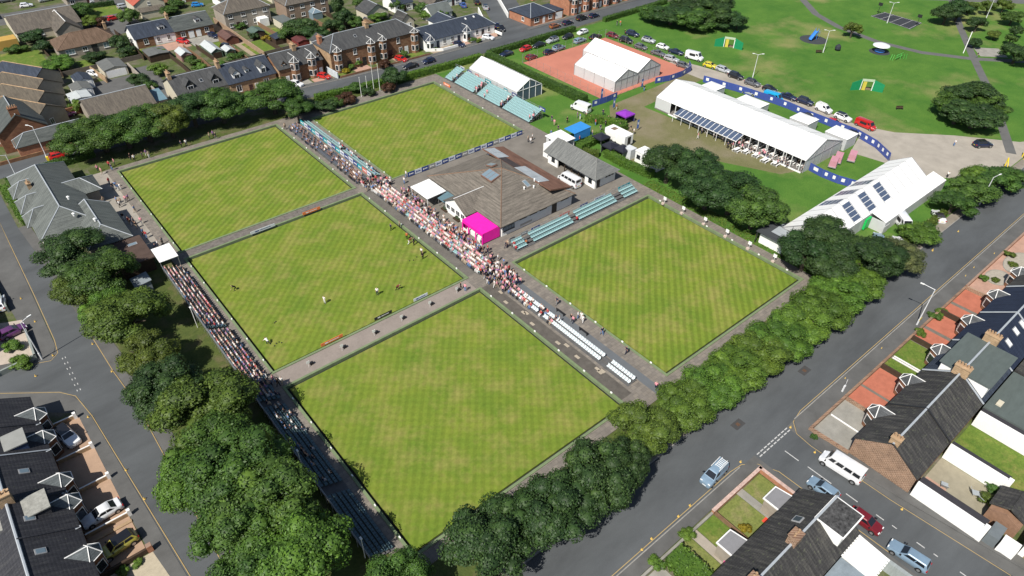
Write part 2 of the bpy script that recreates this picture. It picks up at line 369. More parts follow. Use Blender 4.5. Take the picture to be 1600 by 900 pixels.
for (x, y) in ((37.3, 28.4), (37.9, 24.5), (38.2, 24.1), (37.2, 21.5), (37.4, 15.6), (38.1, 14.3), (37.6, 11.4), (38.2, 7.6), (38.5, 6.8), (38.0, 6.9), (38.3, 31)):
    MB().box(x-.25, x+.25, y-.45, y+.45, .125, .132).build('paving_slab', M('beige_slab', (.36, .31, .24), .15, 2, .9), pst)
# --- roads
def strip(line, wl, wr):
    """polygon along a centre line, wl to the left, wr to the right"""
    L_, R_ = [], []
    n = len(line)
    for i in range(n):
        a = Vector(line[max(i-1, 0)]); b_ = Vector(line[min(i+1, n-1)]); d = (b_-a).normalized(); nn = Vector((-d.y, d.x))
        c = Vector(line[i]); L_.append(c+nn*wl); R_.append(c-nn*wr)
    return L_, R_
def ribbon(name, line, a, b_, z, mat, label=None, h=None):
    """strip between signed left offsets a<b of a line; with h a raised slab"""
    n = len(line); A, Bq = [], []
    for i in range(n):
        p = Vector(line[max(i-1, 0)]); q = Vector(line[min(i+1, n-1)]); d = (q-p).normalized(); nn = Vector((-d.y, d.x)); c = Vector(line[i])
        A.append(c+nn*a); Bq.append(c+nn*b_)
    m_ = MB()
    for i in range(n-1):
        m_.poly([(A[i].x,A[i].y,z),(A[i+1].x,A[i+1].y,z),(Bq[i+1].x,Bq[i+1].y,z),(Bq[i].x,Bq[i].y,z)])
        if h:
            for S, fl in ((A, 1), (Bq, 0)):
                q = [(S[i].x,S[i].y,z-h),(S[i+1].x,S[i+1].y,z-h),(S[i+1].x,S[i+1].y,z),(S[i].x,S[i].y,z)]
                m_.poly(q if fl else q[::-1])
    if h:
        for S in (0, n-1): m_.poly([(A[S].x,A[S].y,z-h),(A[S].x,A[S].y,z),(Bq[S].x,Bq[S].y,z),(Bq[S].x,Bq[S].y,z-h)])
    return tag(m_.build(name, mat), label, kind='structure')
FAR = [(-300, 132), (-60, 130.6), (0, 130), (30, 129.2), (48, 127.6), (62, 126), (90, 124.5), (130, 124.3), (260, 124.5), (600, 124.5)]
ribbon('road', FAR, -3.5, 3.5, .016, ASPH, 'far street running behind the club')
ribbon('pavement', [p for p in FAR if p[0] >= -20 and p[0] <= 115]+[(117.5, 124.4)], 3.5, 5.2, .12, ASPH2, 'footway in front of the far terraces', .12)
ribbon('pavement', [(129, 124.3), (260, 124.5)], 3.5, 5.2, .12, ASPH2, 'footway beyond the far junction', .12)
ribbon('kerb', [p for p in FAR if p[0] >= -20 and p[0] <= 115]+[(117.5, 124.4)], 3.36, 3.5, .13, KERB, 'kerbstones of the far street', .13)
sheet('road', [(115.8, 127), (131, 127), (136.5, 137), (165, 190), (152, 193), (122, 137)], .010, ASPH, 'side street between the far bungalows')
sheet('road', [(-23.6, -200), (-17.6, -200), (-17.6, 46), (-18.6, 56), (-19.4, 75), (-20.6, 95), (-21.3, 105), (-21.6, 128), (-27, 128), (-23.9, 104), (-23.6, 80)], .012, ASPH, 'left street running beside the tree row')
sheet('road', [(-120, 86), (-32.2, 59.2), (-25.5, 53.9), (-24.2, 51.6), (-23.5, 49), (-23.5, 63.5), (-24.6, 61.6), (-31.6, 62.3+2.6), (-120, 97)], .010, ASPH, 'side street joining the left street')
sheet('pavement', [(-17.6, -3), (-15.6, -3), (-15.6, 48), (-16.6, 60), (-17.5, 75), (-18.9, 95), (-19.4, 104), (-21.3, 104), (-20.6, 95), (-19.4, 75), (-18.6, 56), (-17.6, 46)], .05, ASPH2, 'footway under the left street trees')
sheet('pavement', [(-24.4, 62.6), (-23.7, 64.5), (-23.6, 126), (-26.8, 126), (-27.6, 84), (-26.4, 63.3), (-60, 72), (-60, 70)], .05, ASPH2, 'footway beside the corner garden')
sheet('pavement', [(-23.6, 49.5), (-23.3, 46), (-21.0, 8), (-23.2, 8), (-24.6, 40), (-25.3, 48.5), (-26.3, 53.2), (-24.6, 52.2)], .05, ASPH2, 'footway before the left terrace drives')
sheet('road', R4(-23.0, 600, -17.0, -8.9), .014, ASPH, 'wide right street beside the hedge trees')
sheet('road', [(43.2, -17), (50.8, -17), (50.9, -30), (52.2, -48), (53, -200), (44, -200), (43.4, -30)], .010, ASPH, 'side street at the lower right corner')
def slabp(name, pts, label, mat=ASPH2, z=.12): return tag(MB().prism(pts, 0, z).build(name, mat), label, kind='structure')
slabp('pavement', R4(-15, 400, -8.9, -7.25), 'footway below the hedge trees', M('dusty_footway', (.22, .195, .16), .25, .5, .9))
sheet('pavement', [(39, -16.8), (41, -17), (54.5, -17), (56, -60), (41.9, -60), (41.9, -19)], .005, ASPH2, 'asphalt apron under the lower right junction')
sheet('pavement', [(-34, 56), (-22.5, 46), (-22, 48), (-23.2, 66), (-34, 68)], .005, ASPH2, 'asphalt apron under the left junction')
slabp('pavement', [(-20, -19.0), (40.6, -18.4), (41.9, -19.2), (41.9, -60), (43.2, -60), (43.1, -19.5), (41.6, -17.2), (40, -17), (-20, -17)], 'footway round the lower right house')
slabp('pavement', [(52.8, -17), (400, -17), (400, -19.3), (53, -19.3), (52.6, -20.2), (53.5, -26), (53.38, -41.8), (54.6, -47), (53.9, -47), (52.0, -33), (50.8, -22), (51, -18.5)], 'footway before the right terrace')
for (a, b_, y0, y1) in ((-15, 400, -9.05, -8.9), (-20, 40, -17, -16.86), (53, 400, -17, -16.86)):
    tag(MB().box(a, b_, y0+.002, y1-.002, 0, .135).build('kerb', KERB), 'kerbstones of the right street', kind='structure')
# painted lines: double-strip yellow edge lines and white junction dashes
def paint(name, line, wd, z, mat, label): return ribbon(name, line, -wd/2, wd/2, z, mat, label)
YL = 'yellow edge line painted on the '
paint('yellow_line', [(-18, -16.55), (38.5, -16.55), (40.6, -17.0+.2), (42.4, -18.2), (43.45, -20.5)], .09, .022, YEL, YL+'right street by the lawn')
paint('yellow_line', [(43.5, -20.5), (43.7, -36)], .11, .022, YEL, YL+'lower side street, house side')
paint('yellow_line', [(200, -16.6), (55, -16.6), (52.4, -17.1), (50.9, -18.6), (50.55, -21), (50.8, -32), (51.9, -46)], .09, .022, YEL, YL+'terrace corner')
paint('yellow_line', [(-23.7, 118), (-23.45, 80), (-23.5, 66), (-23.8, 62.6), (-25, 61.4), (-32, 64.2), (-60, 74)], .09, .022, YEL, YL+'left street by the corner garden')
paint('yellow_line', [(-60, 67), (-32.2, 58.7), (-25.6, 53.6), (-24.0, 51.4), (-23.2, 46), (-20.6, 6)], .09, .062, YEL, YL+'left street by the drives')
paint('yellow_line', [(-18.9, 66), (-18.4, 53), (-17.75, 45), (-17.7, 4)], .09, .062, YEL, YL+'left street by the trees')
dl = T('give_way_dashes', 'white dashed give way lines across the lower right junction', 'road marking', (47, -17.6, .02))
for k in range(9):
    for yy in (-17.15, -17.6): MB().box(43.6+k*.82, 44.2+k*.82, yy-.08, yy+.08, .018, .022).build('dash', WLINE, dl)
dl = T('give_way_dashes', 'white dashed give way lines across the left junction', 'road marking', (-24, 57, .02))
for k in range(7):
    for xx in (-23.55, -23.15): MB().box(xx-.05, xx+.05, 52.2+k*1.4, 52.6+k*1.4, .016, .020).build('dash', WLINE, dl)
dl = T('centre_line', 'white broken centre line of the lower right side street', 'road marking', (47, -25, .02))
for k, (a, b_) in enumerate(((-19.2, -21.3), (-22.6, -26), (-28, -29.6), (-32, -33), (-34, -34.6), (-37, -38), (-39, -39.5), (-42, -43))):
    MB().box(47.0+k*.1, 47.14+k*.1, b_, a, .014, .018).build('dash', WLINE, dl)
for i, (px, py, nm) in enumerate(((1257, 579, 'by the hedge row'), (1153, 663, 'nearest the hedge tree gap'))):
    c = G(px, py, .018); m_ = MB(); m_.box(c.x-1.0, c.x+1.0, c.y-.6, c.y+.6, .018, .021, 0); m_.box(c.x-.28, c.x+.28, c.y-.28, c.y+.28, .021, .03, 1)
    one(m_, 'manhole_cover', [M('road_patch', (.055, .055, .056), .2, 1, .9), M('rusty_iron', (.10, .06, .04), .3, 4, .7)], 'square road patch with iron manhole cover ' + nm, 'manhole', (c.x, c.y, .016))
# --- club left apron, park lane and paths
sheet('paving_apron', [(-6.2, 116.6), (CX0, 116.6), (CX0, 78.5), (-5, 78.5), (-7.6, 96), (-8, 110)], .02, M('apron_concrete', (.30, .275, .235), .25, .3, .9, fine=4), 'pale concrete apron beside the left pavilion')
GRAVEL = M('gravel_lane', (.33, .30, .255), .2, .25, .95, fine=6)
sheet('gravel_lane', [(141, 82), (146.5, 82), (148.5, 74), (151, 58), (150.5, 42), (148.5, 26), (152, 18), (162, 8), (171, -3.5), (178, -7), (146, -7), (137.5, 2), (136.5, 6), (133.8, 19.5), (142, 22), (143, 30), (144.2, 42), (142.6, 60), (141, 68)], .010, GRAVEL, 'pale gravel lane and turning area')
DIRT = grassmat('worn_grass', (.13, .13, .055), (.17, .16, .08), (.21, .18, .12), .7, .09)
sheet('worn_grass', [(102, 66), (108, 72), (139, 73), (143, 74), (143, 68), (114.5, 66), (116, 40), (117, 22), (112, 24), (106, 36), (100, 46), (92, 44), (90, 50), (98, 60)], .008, DIRT, 'worn grass and dirt between the tents')
PATH = M('park_path', (.115, .115, .112), .15, .4, .9)
PP = [G(*p).xy for p in ((1235, -40), (1255, 0), (1275, 22), (1310, 42), (1370, 65), (1440, 82), (1520, 92), (1600, 96), (1700, 100))]
ribbon('path', PP, -1.3, 1.3, .012, PATH, 'asphalt path curving across the park')
PP = [G(*p).xy for p in ((1480, -20), (1500, 42), (1520, 88), (1540, 130), (1562, 185), (1580, 240))]
ribbon('path', PP, -1.1, 1.1, .016, PATH, 'asphalt path down the right of the park')
PP = [G(*p).xy for p in ((1500, 130), (1570, 140), (1660, 160))]
sheet('path', [G(*p).xy for p in ((1150, -12), (1700, 10), (1700, -3), (1150, -24))], .010, PATH, 'asphalt path along the far edge of the park')
sheet('seating_area', [G(*p).xy for p in ((1520, 74), (1532, 88), (1575, 90), (1560, 76))], .020, CONC, 'pale paved seating area by the path crossing')
COURT = M('red_blaes', (.43, .165, .115), .12, .15, .95, fine=8)
sheet('sports_court', R4(109.3, 143.6, 75.4, 108), .014, COURT, 'red blaes sports court')
# ================================================================ BUILDING KIT
WCACHE = {}
def window(parent, base, face, w_, h_, frame=WPAINT, glass=PANE, bars=1, name='window'):
    """window on a wall: base = middle of the bottom edge on the wall; face '-y','-x','+x','+y'"""
    k = (w_, h_, frame.name, glass.name, bars)
    if k not in WCACHE:
        f = MB(); t = .09; d = .07
        f.box(-w_/2, w_/2, -d, 0, 0, t); f.box(-w_/2, w_/2, -d, 0, h_-t, h_); f.box(-w_/2, -w_/2+t, -d, 0, t, h_-t); f.box(w_/2-t, w_/2, -d, 0, t, h_-t)
        for i in range(bars): x = -w_/2+w_*(i+1)/(bars+1); f.box(x-.03, x+.03, -d*.8, 0, t, h_-t)
        f.box(-w_/2-.08, w_/2+.08, -.12, 0, -.1, -.002)
        p = MB().box(-w_/2+t, w_/2-t, -.03, -.002, t, h_-t)
        WCACHE[k] = (f.mesh('window', frame), p.mesh('pane', glass))
    rz = {'-y': 0, '+x': math.pi/2, '+y': math.pi, '-x': -math.pi/2}[face]
    off = Vector(base)
    p = parent
    while p is not None: off = off-Vector(p.location); p = p.parent
    o = link(name, WCACHE[k][0], parent, off, rz); link('pane', WCACHE[k][1], o)
    return o
def door(parent, base, face, mat=DOORD, w_=1.0, h_=2.05):
    k = ('door', mat.name, w_, h_)
    if k not in WCACHE:
        WCACHE[k] = (MB().box(-w_/2, w_/2, -.06, 0, 0, h_).mesh('door', mat), MB().box(w_/2-.2, w_/2-.1, -.1, -.06, h_*.48, h_*.52).mesh('handle', STEEL))
    rz = {'-y': 0, '+x': math.pi/2, '+y': math.pi, '-x': -math.pi/2}[face]; off = Vector(base); p = parent
    while p is not None: off = off-Vector(p.location); p = p.parent
    o = link('door', WCACHE[k][0], parent, off, rz); link('handle', WCACHE[k][1], o); return o
def roof(parent, x0, x1, y0, y1, ze, zr, axis='x', hip=(0, 0), mat=SLATE, ov=.3, mid=None, cap=LEAD, capr=.11, t=.16, caps=True):
    """pitched roof; hip=(a,b): how far the ridge stops short of the low and high end (0 = gable)"""
    X = (lambda u, v: (u, v)) if axis == 'x' else (lambda u, v: (v, u))
    u0, u1, v0, v1 = (x0, x1, y0, y1) if axis == 'x' else (y0, y1, x0, x1)
    vm = (v0+v1)/2 if mid is None else mid
    s0 = (zr-ze)/(vm-v0); s1 = (zr-ze)/(v1-vm)
    a, b = u0-ov, u1+ov; c, d = v0-ov, v1+ov; zc = ze-ov*s0; zd = ze-ov*s1
    if hip[0] or hip[1]: zc = zd = min(zc, zd)
    ra = u0+hip[0] if hip[0] else a; rb_ = u1-hip[1] if hip[1] else b
    P = lambda u, v, z: (*X(u, v), z)
    flip = axis == 'y'
    def q(l): return l[::-1] if flip else l
    m = MB()
    m.slab(q([P(a, c, zc), P(b, c, zc), P(rb_, vm, zr), P(ra, vm, zr)]), t)
    m.slab(q([P(b, d, zd), P(a, d, zd), P(ra, vm, zr), P(rb_, vm, zr)]), t)
    if hip[0]: m.slab(q([P(a, d, zd), P(a, c, zc), P(ra, vm, zr)]), t)
    if hip[1]: m.slab(q([P(b, c, zc), P(b, d, zd), P(rb_, vm, zr)]), t)
    o = m.build('roof', mat, parent)
    if caps:
        k = MB(); k.tube(P(ra, vm, zr+.02), P(rb_, vm, zr+.02), capr, 6)
        if hip[0]: k.tube(P(a, d, zd), P(ra, vm, zr), capr*.8, 6); k.tube(P(a, c, zc), P(ra, vm, zr), capr*.8, 6)
        if hip[1]: k.tube(P(b, d, zd), P(rb_, vm, zr), capr*.8, 6); k.tube(P(b, c, zc), P(rb_, vm, zr), capr*.8, 6)
        k.build('ridge_cap', cap, o)
    return o
def walls(parent, x0, x1, y0, y1, ze, zr=None, axis='x', gables=(1, 1), mat=WHITE, mid=None, name='wall', z0=0):
    m = MB(); m.box(x0, x1, y0, y1, z0, ze)
    if zr:
        u0, u1, v0, v1 = (x0, x1, y0, y1) if axis == 'x' else (y0, y1, x0, x1); vm = (v0+v1)/2 if mid is None else mid
        X = (lambda u, v, z: (u, v, z)) if axis == 'x' else (lambda u, v, z: (v, u, z))
        for g, e in zip(gables, (u0, u1)):
            if g:
                th = .25 if e == u0 else -.25
                a = [X(e, v0, ze), X(e, v1, ze), X(e, vm, zr-.17), X(e+th, v0, ze), X(e+th, v1, ze), X(e+th, vm, zr-.17)]
                m.add(a, [(0, 1, 2), (5, 4, 3), (0, 3, 4, 1), (1, 4, 5, 2), (2, 5, 3, 0)])
    return m.build(name, mat, parent)
def chimney(parent, x, y, z0, z1, wx=.8, wy=1.6, mat=TAN, pots=4):
    m = MB(); m.box(x-wx/2, x+wx/2, y-wy/2, y+wy/2, z0, z1); m.box(x-wx/2-.08, x+wx/2+.08, y-wy/2-.08, y+wy/2+.08, z1, z1+.15)
    o = m.build('chimney', mat, parent)
    for i in range(pots):
        f = (i+.5)/pots-.5
        px, py = (x, y+f*wy) if wy > wx else (x+f*wx, y)
        MB().lathe([(.14, 0), (.11, .3), (.14, .45), (.14, .5)], 8, (px, py, z1+.15)).build('chimney_pot', M('clay_pot', (.38, .25, .15), .2, 3, .9), o)
    return o
def bay(parent, c, face, wd=2.6, dp=1.1, z0=0, h=3.0, wall=STONE, rh=1.2, roofm=SLATE, back=1.6, glass=PANE, cap=WPAINT, storeys=1, capr=.055):
    """canted bay window with its own little hipped roof with pale ridges running back into the main roof"""
    rot = {'-y': 0, '+x': math.pi/2, '+y': math.pi, '-x': -math.pi/2}[face]
    root = link('bay_window', None, parent); root.empty_display_size = .2
    off = Vector(c); p = parent
    while p is not None: off -= Vector(p.location); p = p.parent
    root.location = off; root.rotation_euler = (0, 0, rot)
    hw = wd/2; k = dp*.62
    pts = [(-hw, 0), (-hw+k, -dp), (hw-k, -dp), (hw, 0)]
    # the bay's own wall is the part itself
    me = MB().prism(pts, z0, h).mesh('bay_window', wall)
    col.objects.unlink(root); bpy.data.objects.remove(root)
    root = link('bay_window', me, parent, off, rot)
    e = .18; E_ = [(-hw-e, .1), (-hw+k-e*.4, -dp-e), (hw-k+e*.4, -dp-e), (hw+e, .1)]
    ap = (0, -dp*.35, h+rh); bk = (0, back, h+rh)
    m = MB(); ev = [(x, y, h) for x, y in E_]
    m.add(ev+[ap, bk, (-hw-e, back*.5, h), (hw+e, back*.5, h)], [(1, 2, 4), (0, 1, 4), (2, 3, 4), (0, 4, 5), (4, 3, 5), (0, 5, 6), (3, 7, 5), (3, 2, 1, 0)])
    ro = m.build('bay_roof', roofm, root, world=False)
    r = MB()
    for a, b in ((ev[1], ap), (ev[2], ap), (ev[0], ap), (ev[3], ap), (ap, bk), (ev[0], ev[1]), (ev[1], ev[2]), (ev[2], ev[3])): r.tube(a, b, capr, 5)
    r.build('bay_trim', cap, root, world=False)
    for s in range(storeys):
        zb = z0+.75+s*2.75; zt = min(zb+1.6, h-.15); gw = MB(); fr = MB()
        for a, b in zip(pts[:-1], pts[1:]):
            A = Vector((a[0], a[1], 0)); Bv = Vector((b[0], b[1], 0)); d = (Bv-A).normalized(); n = Vector((d.y, -d.x, 0)); L = (Bv-A).length; g = .12
            for o_, mm, i0, z_0, z_1 in ((.05, fr, g, zb, zt), (.075, gw, g+.1, zb+.12, zt-.12)):
                q = [A+d*i0+n*.0, A+d*(L-i0), A+d*(L-i0)+n*o_, A+d*i0+n*o_]
                mm.prism([(v.x, v.y) for v in q], z_0, z_1)
        fr.build('window_frame', WPAINT, root, world=False); gw.build('pane', glass, root, world=False)
    return root
def skylight(parent, c, slope_dir, slope, w_=.9, l_=1.2, glass=PANE_L):
    """roof light lying on a slope; slope_dir = downhill heading in degrees, slope = rise/run"""
    d = Vector((math.cos(rad(slope_dir)), math.sin(rad(slope_dir)), -slope)).normalized(); s = Vector((-math.sin(rad(slope_dir)), math.cos(rad(slope_dir)), 0)); n = d.cross(s)
    if n.z < 0: n = -n
    c = Vector(c)+n*.1
    def q(k, e): return [c+n*e-s*(w_*k/2)-d*(l_*k/2), c+n*e+s*(w_*k/2)-d*(l_*k/2), c+n*e+s*(w_*k/2)+d*(l_*k/2), c+n*e-s*(w_*k/2)+d*(l_*k/2)]
    def up(ql): return ql if (ql[1]-ql[0]).cross(ql[2]-ql[0]).z > 0 else ql[::-1]
    o = MB().slab(up(q(1, 0)), .14).build('skylight', flat('grey_frame', (.3, .31, .32), .5), parent); MB().slab(up(q(.78, .02)), .015).build('pane', glass, o); return o
# ================================================================ CLUB BUILDINGS
Zp = .126
ch = T('clubhouse', 'low white clubhouse with big brown pyramid roof and rooflight', 'clubhouse', (58, 55, Zp))
walls(ch, 48.9, 67.2, 43.7, 66.6, 3.0, mat=WHITE, z0=Zp)
x0, x1, y0, y1, ze, ax, ay, zr = 48.0, 67.4, 42.9, 67.2, 3.0, 58.2, 55.2, 6.6
for i, q in enumerate(([(x0,y0),(x1,y0)], [(x1,y0),(x1,y1)], [(x1,y1),(x0,y1)], [(x0,y1),(x0,y0)])):
    MB().slab([(*q[0], ze), (*q[1], ze), (ax, ay, zr)], .2).build('roof_slope', CLUBROOF if i in (0, 2) else slatemat('club_roof_tile_side', (.150, .133, .112), 'x', (.24, .21, .175), rows=.3, lichen=.1), ch)
hc = MB()
for c in ((x0,y0),(x1,y0),(x1,y1),(x0,y1)): hc.tube((*c, ze+.03), (ax, ay, zr+.03), .1, 5)
hc.build('hip_tiles', M('hip_tile', (.20, .13, .09), .3, 2), ch)
# flat-pitched rear wing with pale metal sheets
wg = MB().slab([(62.0, 44.6, 5.15), (67.8, 44.6, 3.75), (67.8, 66.4, 3.75), (62.0, 66.4, 5.15)], .3).build('wing_roof', M('red_brown_felt', (.16, .085, .06), .4, .6, .9, streak=(2, .6, 1)), ch)
MB().box(63.2, 67.7, 44.7, 66.3, 3, 3.42).build('wing_wall', WHITE, ch)
for k in range(7):
    if k in (3, 4): continue
    ya = 48.2+k*2.55; dz = -1.4/5.8
    MB().slab([(62.05, ya, 5.17+.02), (65.0, ya, 5.17+dz*2.95+.02), (65.0, ya+2.5, 5.17+dz*2.95+.02), (62.05, ya+2.5, 5.19)], .02).build('metal_sheet', M('pale_metal_sheet', (.34, .37, .39), .2, .8, .5, streak=(2, .5, 1)), wg)
MB().slab([(62.05, 55.9, 5.19), (64.0, 55.9, 5.19+dz*1.95), (64.0, 61, 5.19+dz*1.95), (62.05, 61, 5.19)], .02).build('roof_patch', M('dark_felt', (.05, .04, .04), .3, 1), wg)
# lantern rooflight on the west slope by the apex
sl_w = (zr-ze)/(ax-x0)
lt = T('x', 'x', 'x'); bpy.data.objects.remove(lt)
c0 = Vector((55.6, 55.2, ze+sl_w*(55.6-x0)))
lan = MB().slab([(54.2, 53.6, ze+sl_w*(54.2-x0)+.5), (56.6, 53.6, ze+sl_w*(56.6-x0)+.35), (56.6, 57.0, ze+sl_w*(56.6-x0)+.35), (54.2, 57.0, ze+sl_w*(54.2-x0)+.5)][::1], .5).build('rooflight', M('rust_frame', (.20, .12, .09), .3, 2), ch)
for k in range(3):
    ya = 53.75+k*1.08
    MB().slab([(54.35, ya, ze+sl_w*(54.35-x0)+.52), (56.45, ya, ze+sl_w*(56.45-x0)+.38), (56.45, ya+.98, ze+sl_w*(56.45-x0)+.38), (54.35, ya+.98, ze+sl_w*(54.35-x0)+.52)], .02).build('pane', PANE_L, lan)
lan2 = MB().slab([(57.4, 57.4, 6.42), (58.8, 57.4, 6.42), (58.8, 59.4, 5.85), (57.4, 59.4, 5.85)], .3).build('rooflight', MC['rust_frame'], ch)
for k in range(2): MB().slab([(57.5+k*.65, 57.5, 6.43), (58.05+k*.65, 57.5, 6.43), (58.05+k*.65, 59.3, 5.89), (57.5+k*.65, 59.3, 5.89)], .02).build('pane', PANE_L, lan2)
sls = (zr-ze)/(ay-y0)
skylight(ch, (60.0, 49.6, ze+sls*(49.6-y0)), -90, sls, .9, 1.9)
for (x, y) in ((58.6, 48.6), (60.6, 48.0), (62.0, 49.4), (62.2, 48.4)):
    MB().lathe([(.16, 0), (.16, .45), (.22, .5), (.1, .6)], 8, (x, y, ze+sls*(y-y0)-.02)).build('roof_vent', WPAINT, ch)
# porch wing facing the walkway
walls(ch, 45.9, 49.5, 51.0, 57.8, 2.7, 4.6, 'x', (1, 0), WHITE, name='porch_wall', z0=Zp)
roof(ch, 45.9, 52.6, 51.0, 57.8, 2.75, 4.7, 'x', (0, 0), MC['club_roof_tile_side'], .35, cap=WPAINT, capr=.07)
for k in range(4): window(ch, (45.9, 52.0+k*1.6, 1.0), '-x', 1.25, 1.2, glass=PANE)
for k in range(3): window(ch, (48.9, 59.2+k*2.5, 1.0), '-x', 1.6, 1.2, glass=PANE_L)
door(ch, (62.4, 43.7, Zp), '-y', BLACK, 1.3, 2.3)
window(ch, (50.6, 43.7, 1.1), '-y', 2.8, 1.0, BLACK, PANE_L, 3)
for k in range(3): window(ch, (54.2+k*2.6, 43.7, 2.2), '-y', 1.7, .5, BLACK, PANE, 1)
for k in range(1): window(ch, (65.2, 43.7, 2.2), '-y', 2.0, .5, BLACK, PANE, 1)
MB().box(53.5, 56.5, 43.66, 43.69, .6, 1.0).build('wall_sign', STEEL, ch)
# white flat canopy and blue grey awning on posts
cn = T('flat_canopy', 'white flat canopy on posts beside the clubhouse porch', 'canopy', (45.6, 63.2, Zp))
MB().slab([(43.3, 60.3, 2.6), (47.9, 60.3, 2.8), (47.9, 66.4, 2.8), (43.3, 66.4, 2.6)], .12).build('canopy_roof', WPAINT, cn)
for x, y in ((43.5, 60.5), (43.5, 66.2), (47.6, 60.5), (47.6, 66.2)): MB().tube((x, y, Zp), (x, y, 2.55), .06, 6).build('post', WPAINT, cn)
cn = T('awning', 'blue grey sloping awning beside the porch', 'awning', (47, 59, Zp))
MB().slab([(45.6, 57.9, 2.1), (48.6, 57.9, 2.75), (48.6, 60.1, 2.75), (45.6, 60.1, 2.1)], .08).build('awning_sheet', M('blue_grey_canvas', (.10, .17, .20), .15, 1), cn)
for y in (58.0, 60.0): MB().tube((45.8, y, Zp), (45.8, y, 2.05), .05, 6).build('post', STEEL, cn)
# pink marquee
PINK = flat('magenta_canvas', (.80, .015, .36), .6, .3)
pk = T('pink_marquee', 'bright magenta marquee tent against the clubhouse corner', 'marquee', (46.3, 47, Zp))
X0, X1, Y0, Y1 = 44.4, 48.5, 43.9, 50.2
m = MB(); m.slab([(X0, Y0, 2.55), (X1, Y0, 2.75), (X1, Y1, 2.75), (X0, Y1, 2.55)], .06); m.build('tent_roof', PINK, pk)
m = MB(); m.slab([(X0, Y0-.12, 1.95), (X0, Y0-.12, 2.55), (X0, Y1, 2.55), (X0, Y1, 1.95)], .03); m.build('valance', PINK, pk)
m = MB(); m.box(X0, X1, Y0-.05, Y0, .35, 2.6); m.build('side_wall', PINK, pk)
MB().box(X0, X1, Y1-.05, Y1, .35, 2.6).build('side_wall', PINK, pk)
for y in (Y0+.05, 46.0, 48.2, Y1-.1): MB().box(X0-.04, X0+.12, y-.12, y+.12, Zp, 2.0).build('tent_leg', PINK, pk)
for a, b in ((44.6, 45.6), (48.4, 49.9)): MB().box(X0-.02, X0+.02, a, b, Zp, 1.0).build('counter', WPAINT, pk)
MB().box(X0+.4, X0+.9, Y0+1, Y1-1, Zp, 1.0).build('counter', WPAINT, pk)
# storage building north-east of the club with slate hip roof
sb = T('storage_building', 'small white building with grey slate hipped roof and open front', 'building', (78, 52, Zp))
m = MB(); m.box(75.2, 75.5, 56.5, 59.6, Zp, 3); m.box(75.2, 75.5, 45.0, 48.0, Zp, 3); m.box(75.5, 81.4, 45.0, 45.3, Zp, 3); m.box(81.1, 81.4, 45.3, 59.6, Zp, 3); m.box(75.5, 81.1, 59.3, 59.6, Zp, 3); m.box(77.5, 77.7, 48, 56.5, Zp, 3)
m.build('wall', WHITE, sb)
roof(sb, 75.0, 81.4, 44.7, 60.0, 3.0, 5.1, 'y', (3.2, .01), slatemat('storage_slate', (.15, .155, .15), 'y', (.22, .225, .21), lichen=.15), .45, cap=M('slate_ridge', (.2, .2, .19)))
for y in (50.0, 52.2, 54.4): MB().box(75.3, 75.45, y-.08, y+.08, Zp, 2.9).build('post', DARKWOOD, sb)
for (y, z) in ((46.4, 1.1), (57.9, 1.1)): window(sb, (75.2, y, z), '-x', 1.0, 1.3, BLACK, PANE, 0)
for k in range(3): window(sb, (78.6+k*.9, 45.0, 1.9), '-y', .5, .8, BLACK, PANE, 0)
door(sb, (76.2, 45.0, Zp), '-y', BLACK, 1.0, 2.2)
one(MB().box(76.3, 81.2, 59.9, 62.5, Zp, 3.3), 'flat_roof_store', WPAINT, 'white flat roofed box store behind the slate building', 'store', (78.7, 61.2, Zp))
# bowls shelter at the end of the right green
sh = T('green_shelter', 'white open fronted shelter with corrugated roof by the right green', 'shelter', (88, 9, 0))
MB().box(86.0, 91.0, 6.9, 11.8, 0, 2.3).build('wall', WHITE, sh)
MB().slab([(85.2, 6.2, 2.7), (91.5, 6.2, 2.95), (91.5, 12.4, 2.95), (85.2, 12.4, 2.7)], .14).build('roof', M('dark_corrugated', (.045, .05, .055), .2, 1, streak=(4, .4, 1)), sh)
MB().slab([(87, 7.4, 2.8), (90.8, 7.4, 2.96), (90.8, 10.4, 2.96), (87, 10.4, 2.8)], .02).build('roof_sheet', M('pale_corrugated', (.30, .33, .35), .25, .5, streak=(6, .4, 1)), sh)
for y in (6.4, 12.2): MB().tube((85.4, y, 0), (85.4, y, 2.6), .09, 6).build('post', BLACK, sh)
# left pavilion: long slate roofs
lp = T('left_pavilion', 'long grey slate roofed house beside the far left green', 'house', (-13, 103, 0))
walls(lp, -18.6, -9.2, 91, 118.8, 3.4, mat=HARL)
RG = slatemat('pavilion_slate', (.115, .127, .12), 'y', (.18, .195, .18), lichen=.15)
roof(lp, -18.8, -8.8, 90.8, 119.2, 3.4, 6.6, 'y', (4, 5), RG, .3)
walls(lp, -12.8, -6.2, 83.2, 93.5, 3.2, mat=HARL, name='wing_wall')
roof(lp, -13, -6, 83.0, 97.0, 3.2, 5.3, 'y', (3.2, .01), RG, .3)
for y, d in ((112, 2.2), (105.5, 2.6), (99.5, 2.2)):
    roof(lp, -19.6, -13.5, y-d, y+d, 3.3, 5.2, 'x', (2.0, .01), slatemat('pavilion_slate_x', (.115, .127, .12), 'x', (.18, .195, .18), lichen=.15), .25, capr=.09)
roof(lp, -12.5, -5.6, 103.5, 110, 3.2, 4.9, 'x', (.01, 2.4), MC['pavilion_slate_x'], .25)
walls(lp, -12, -6.0, 103.8, 109.7, 3.1, mat=HARL, name='wing_wall')
chimney(lp, -16.4, 108.7, 4.3, 5.9, .7, 1.2, TAN, 3)
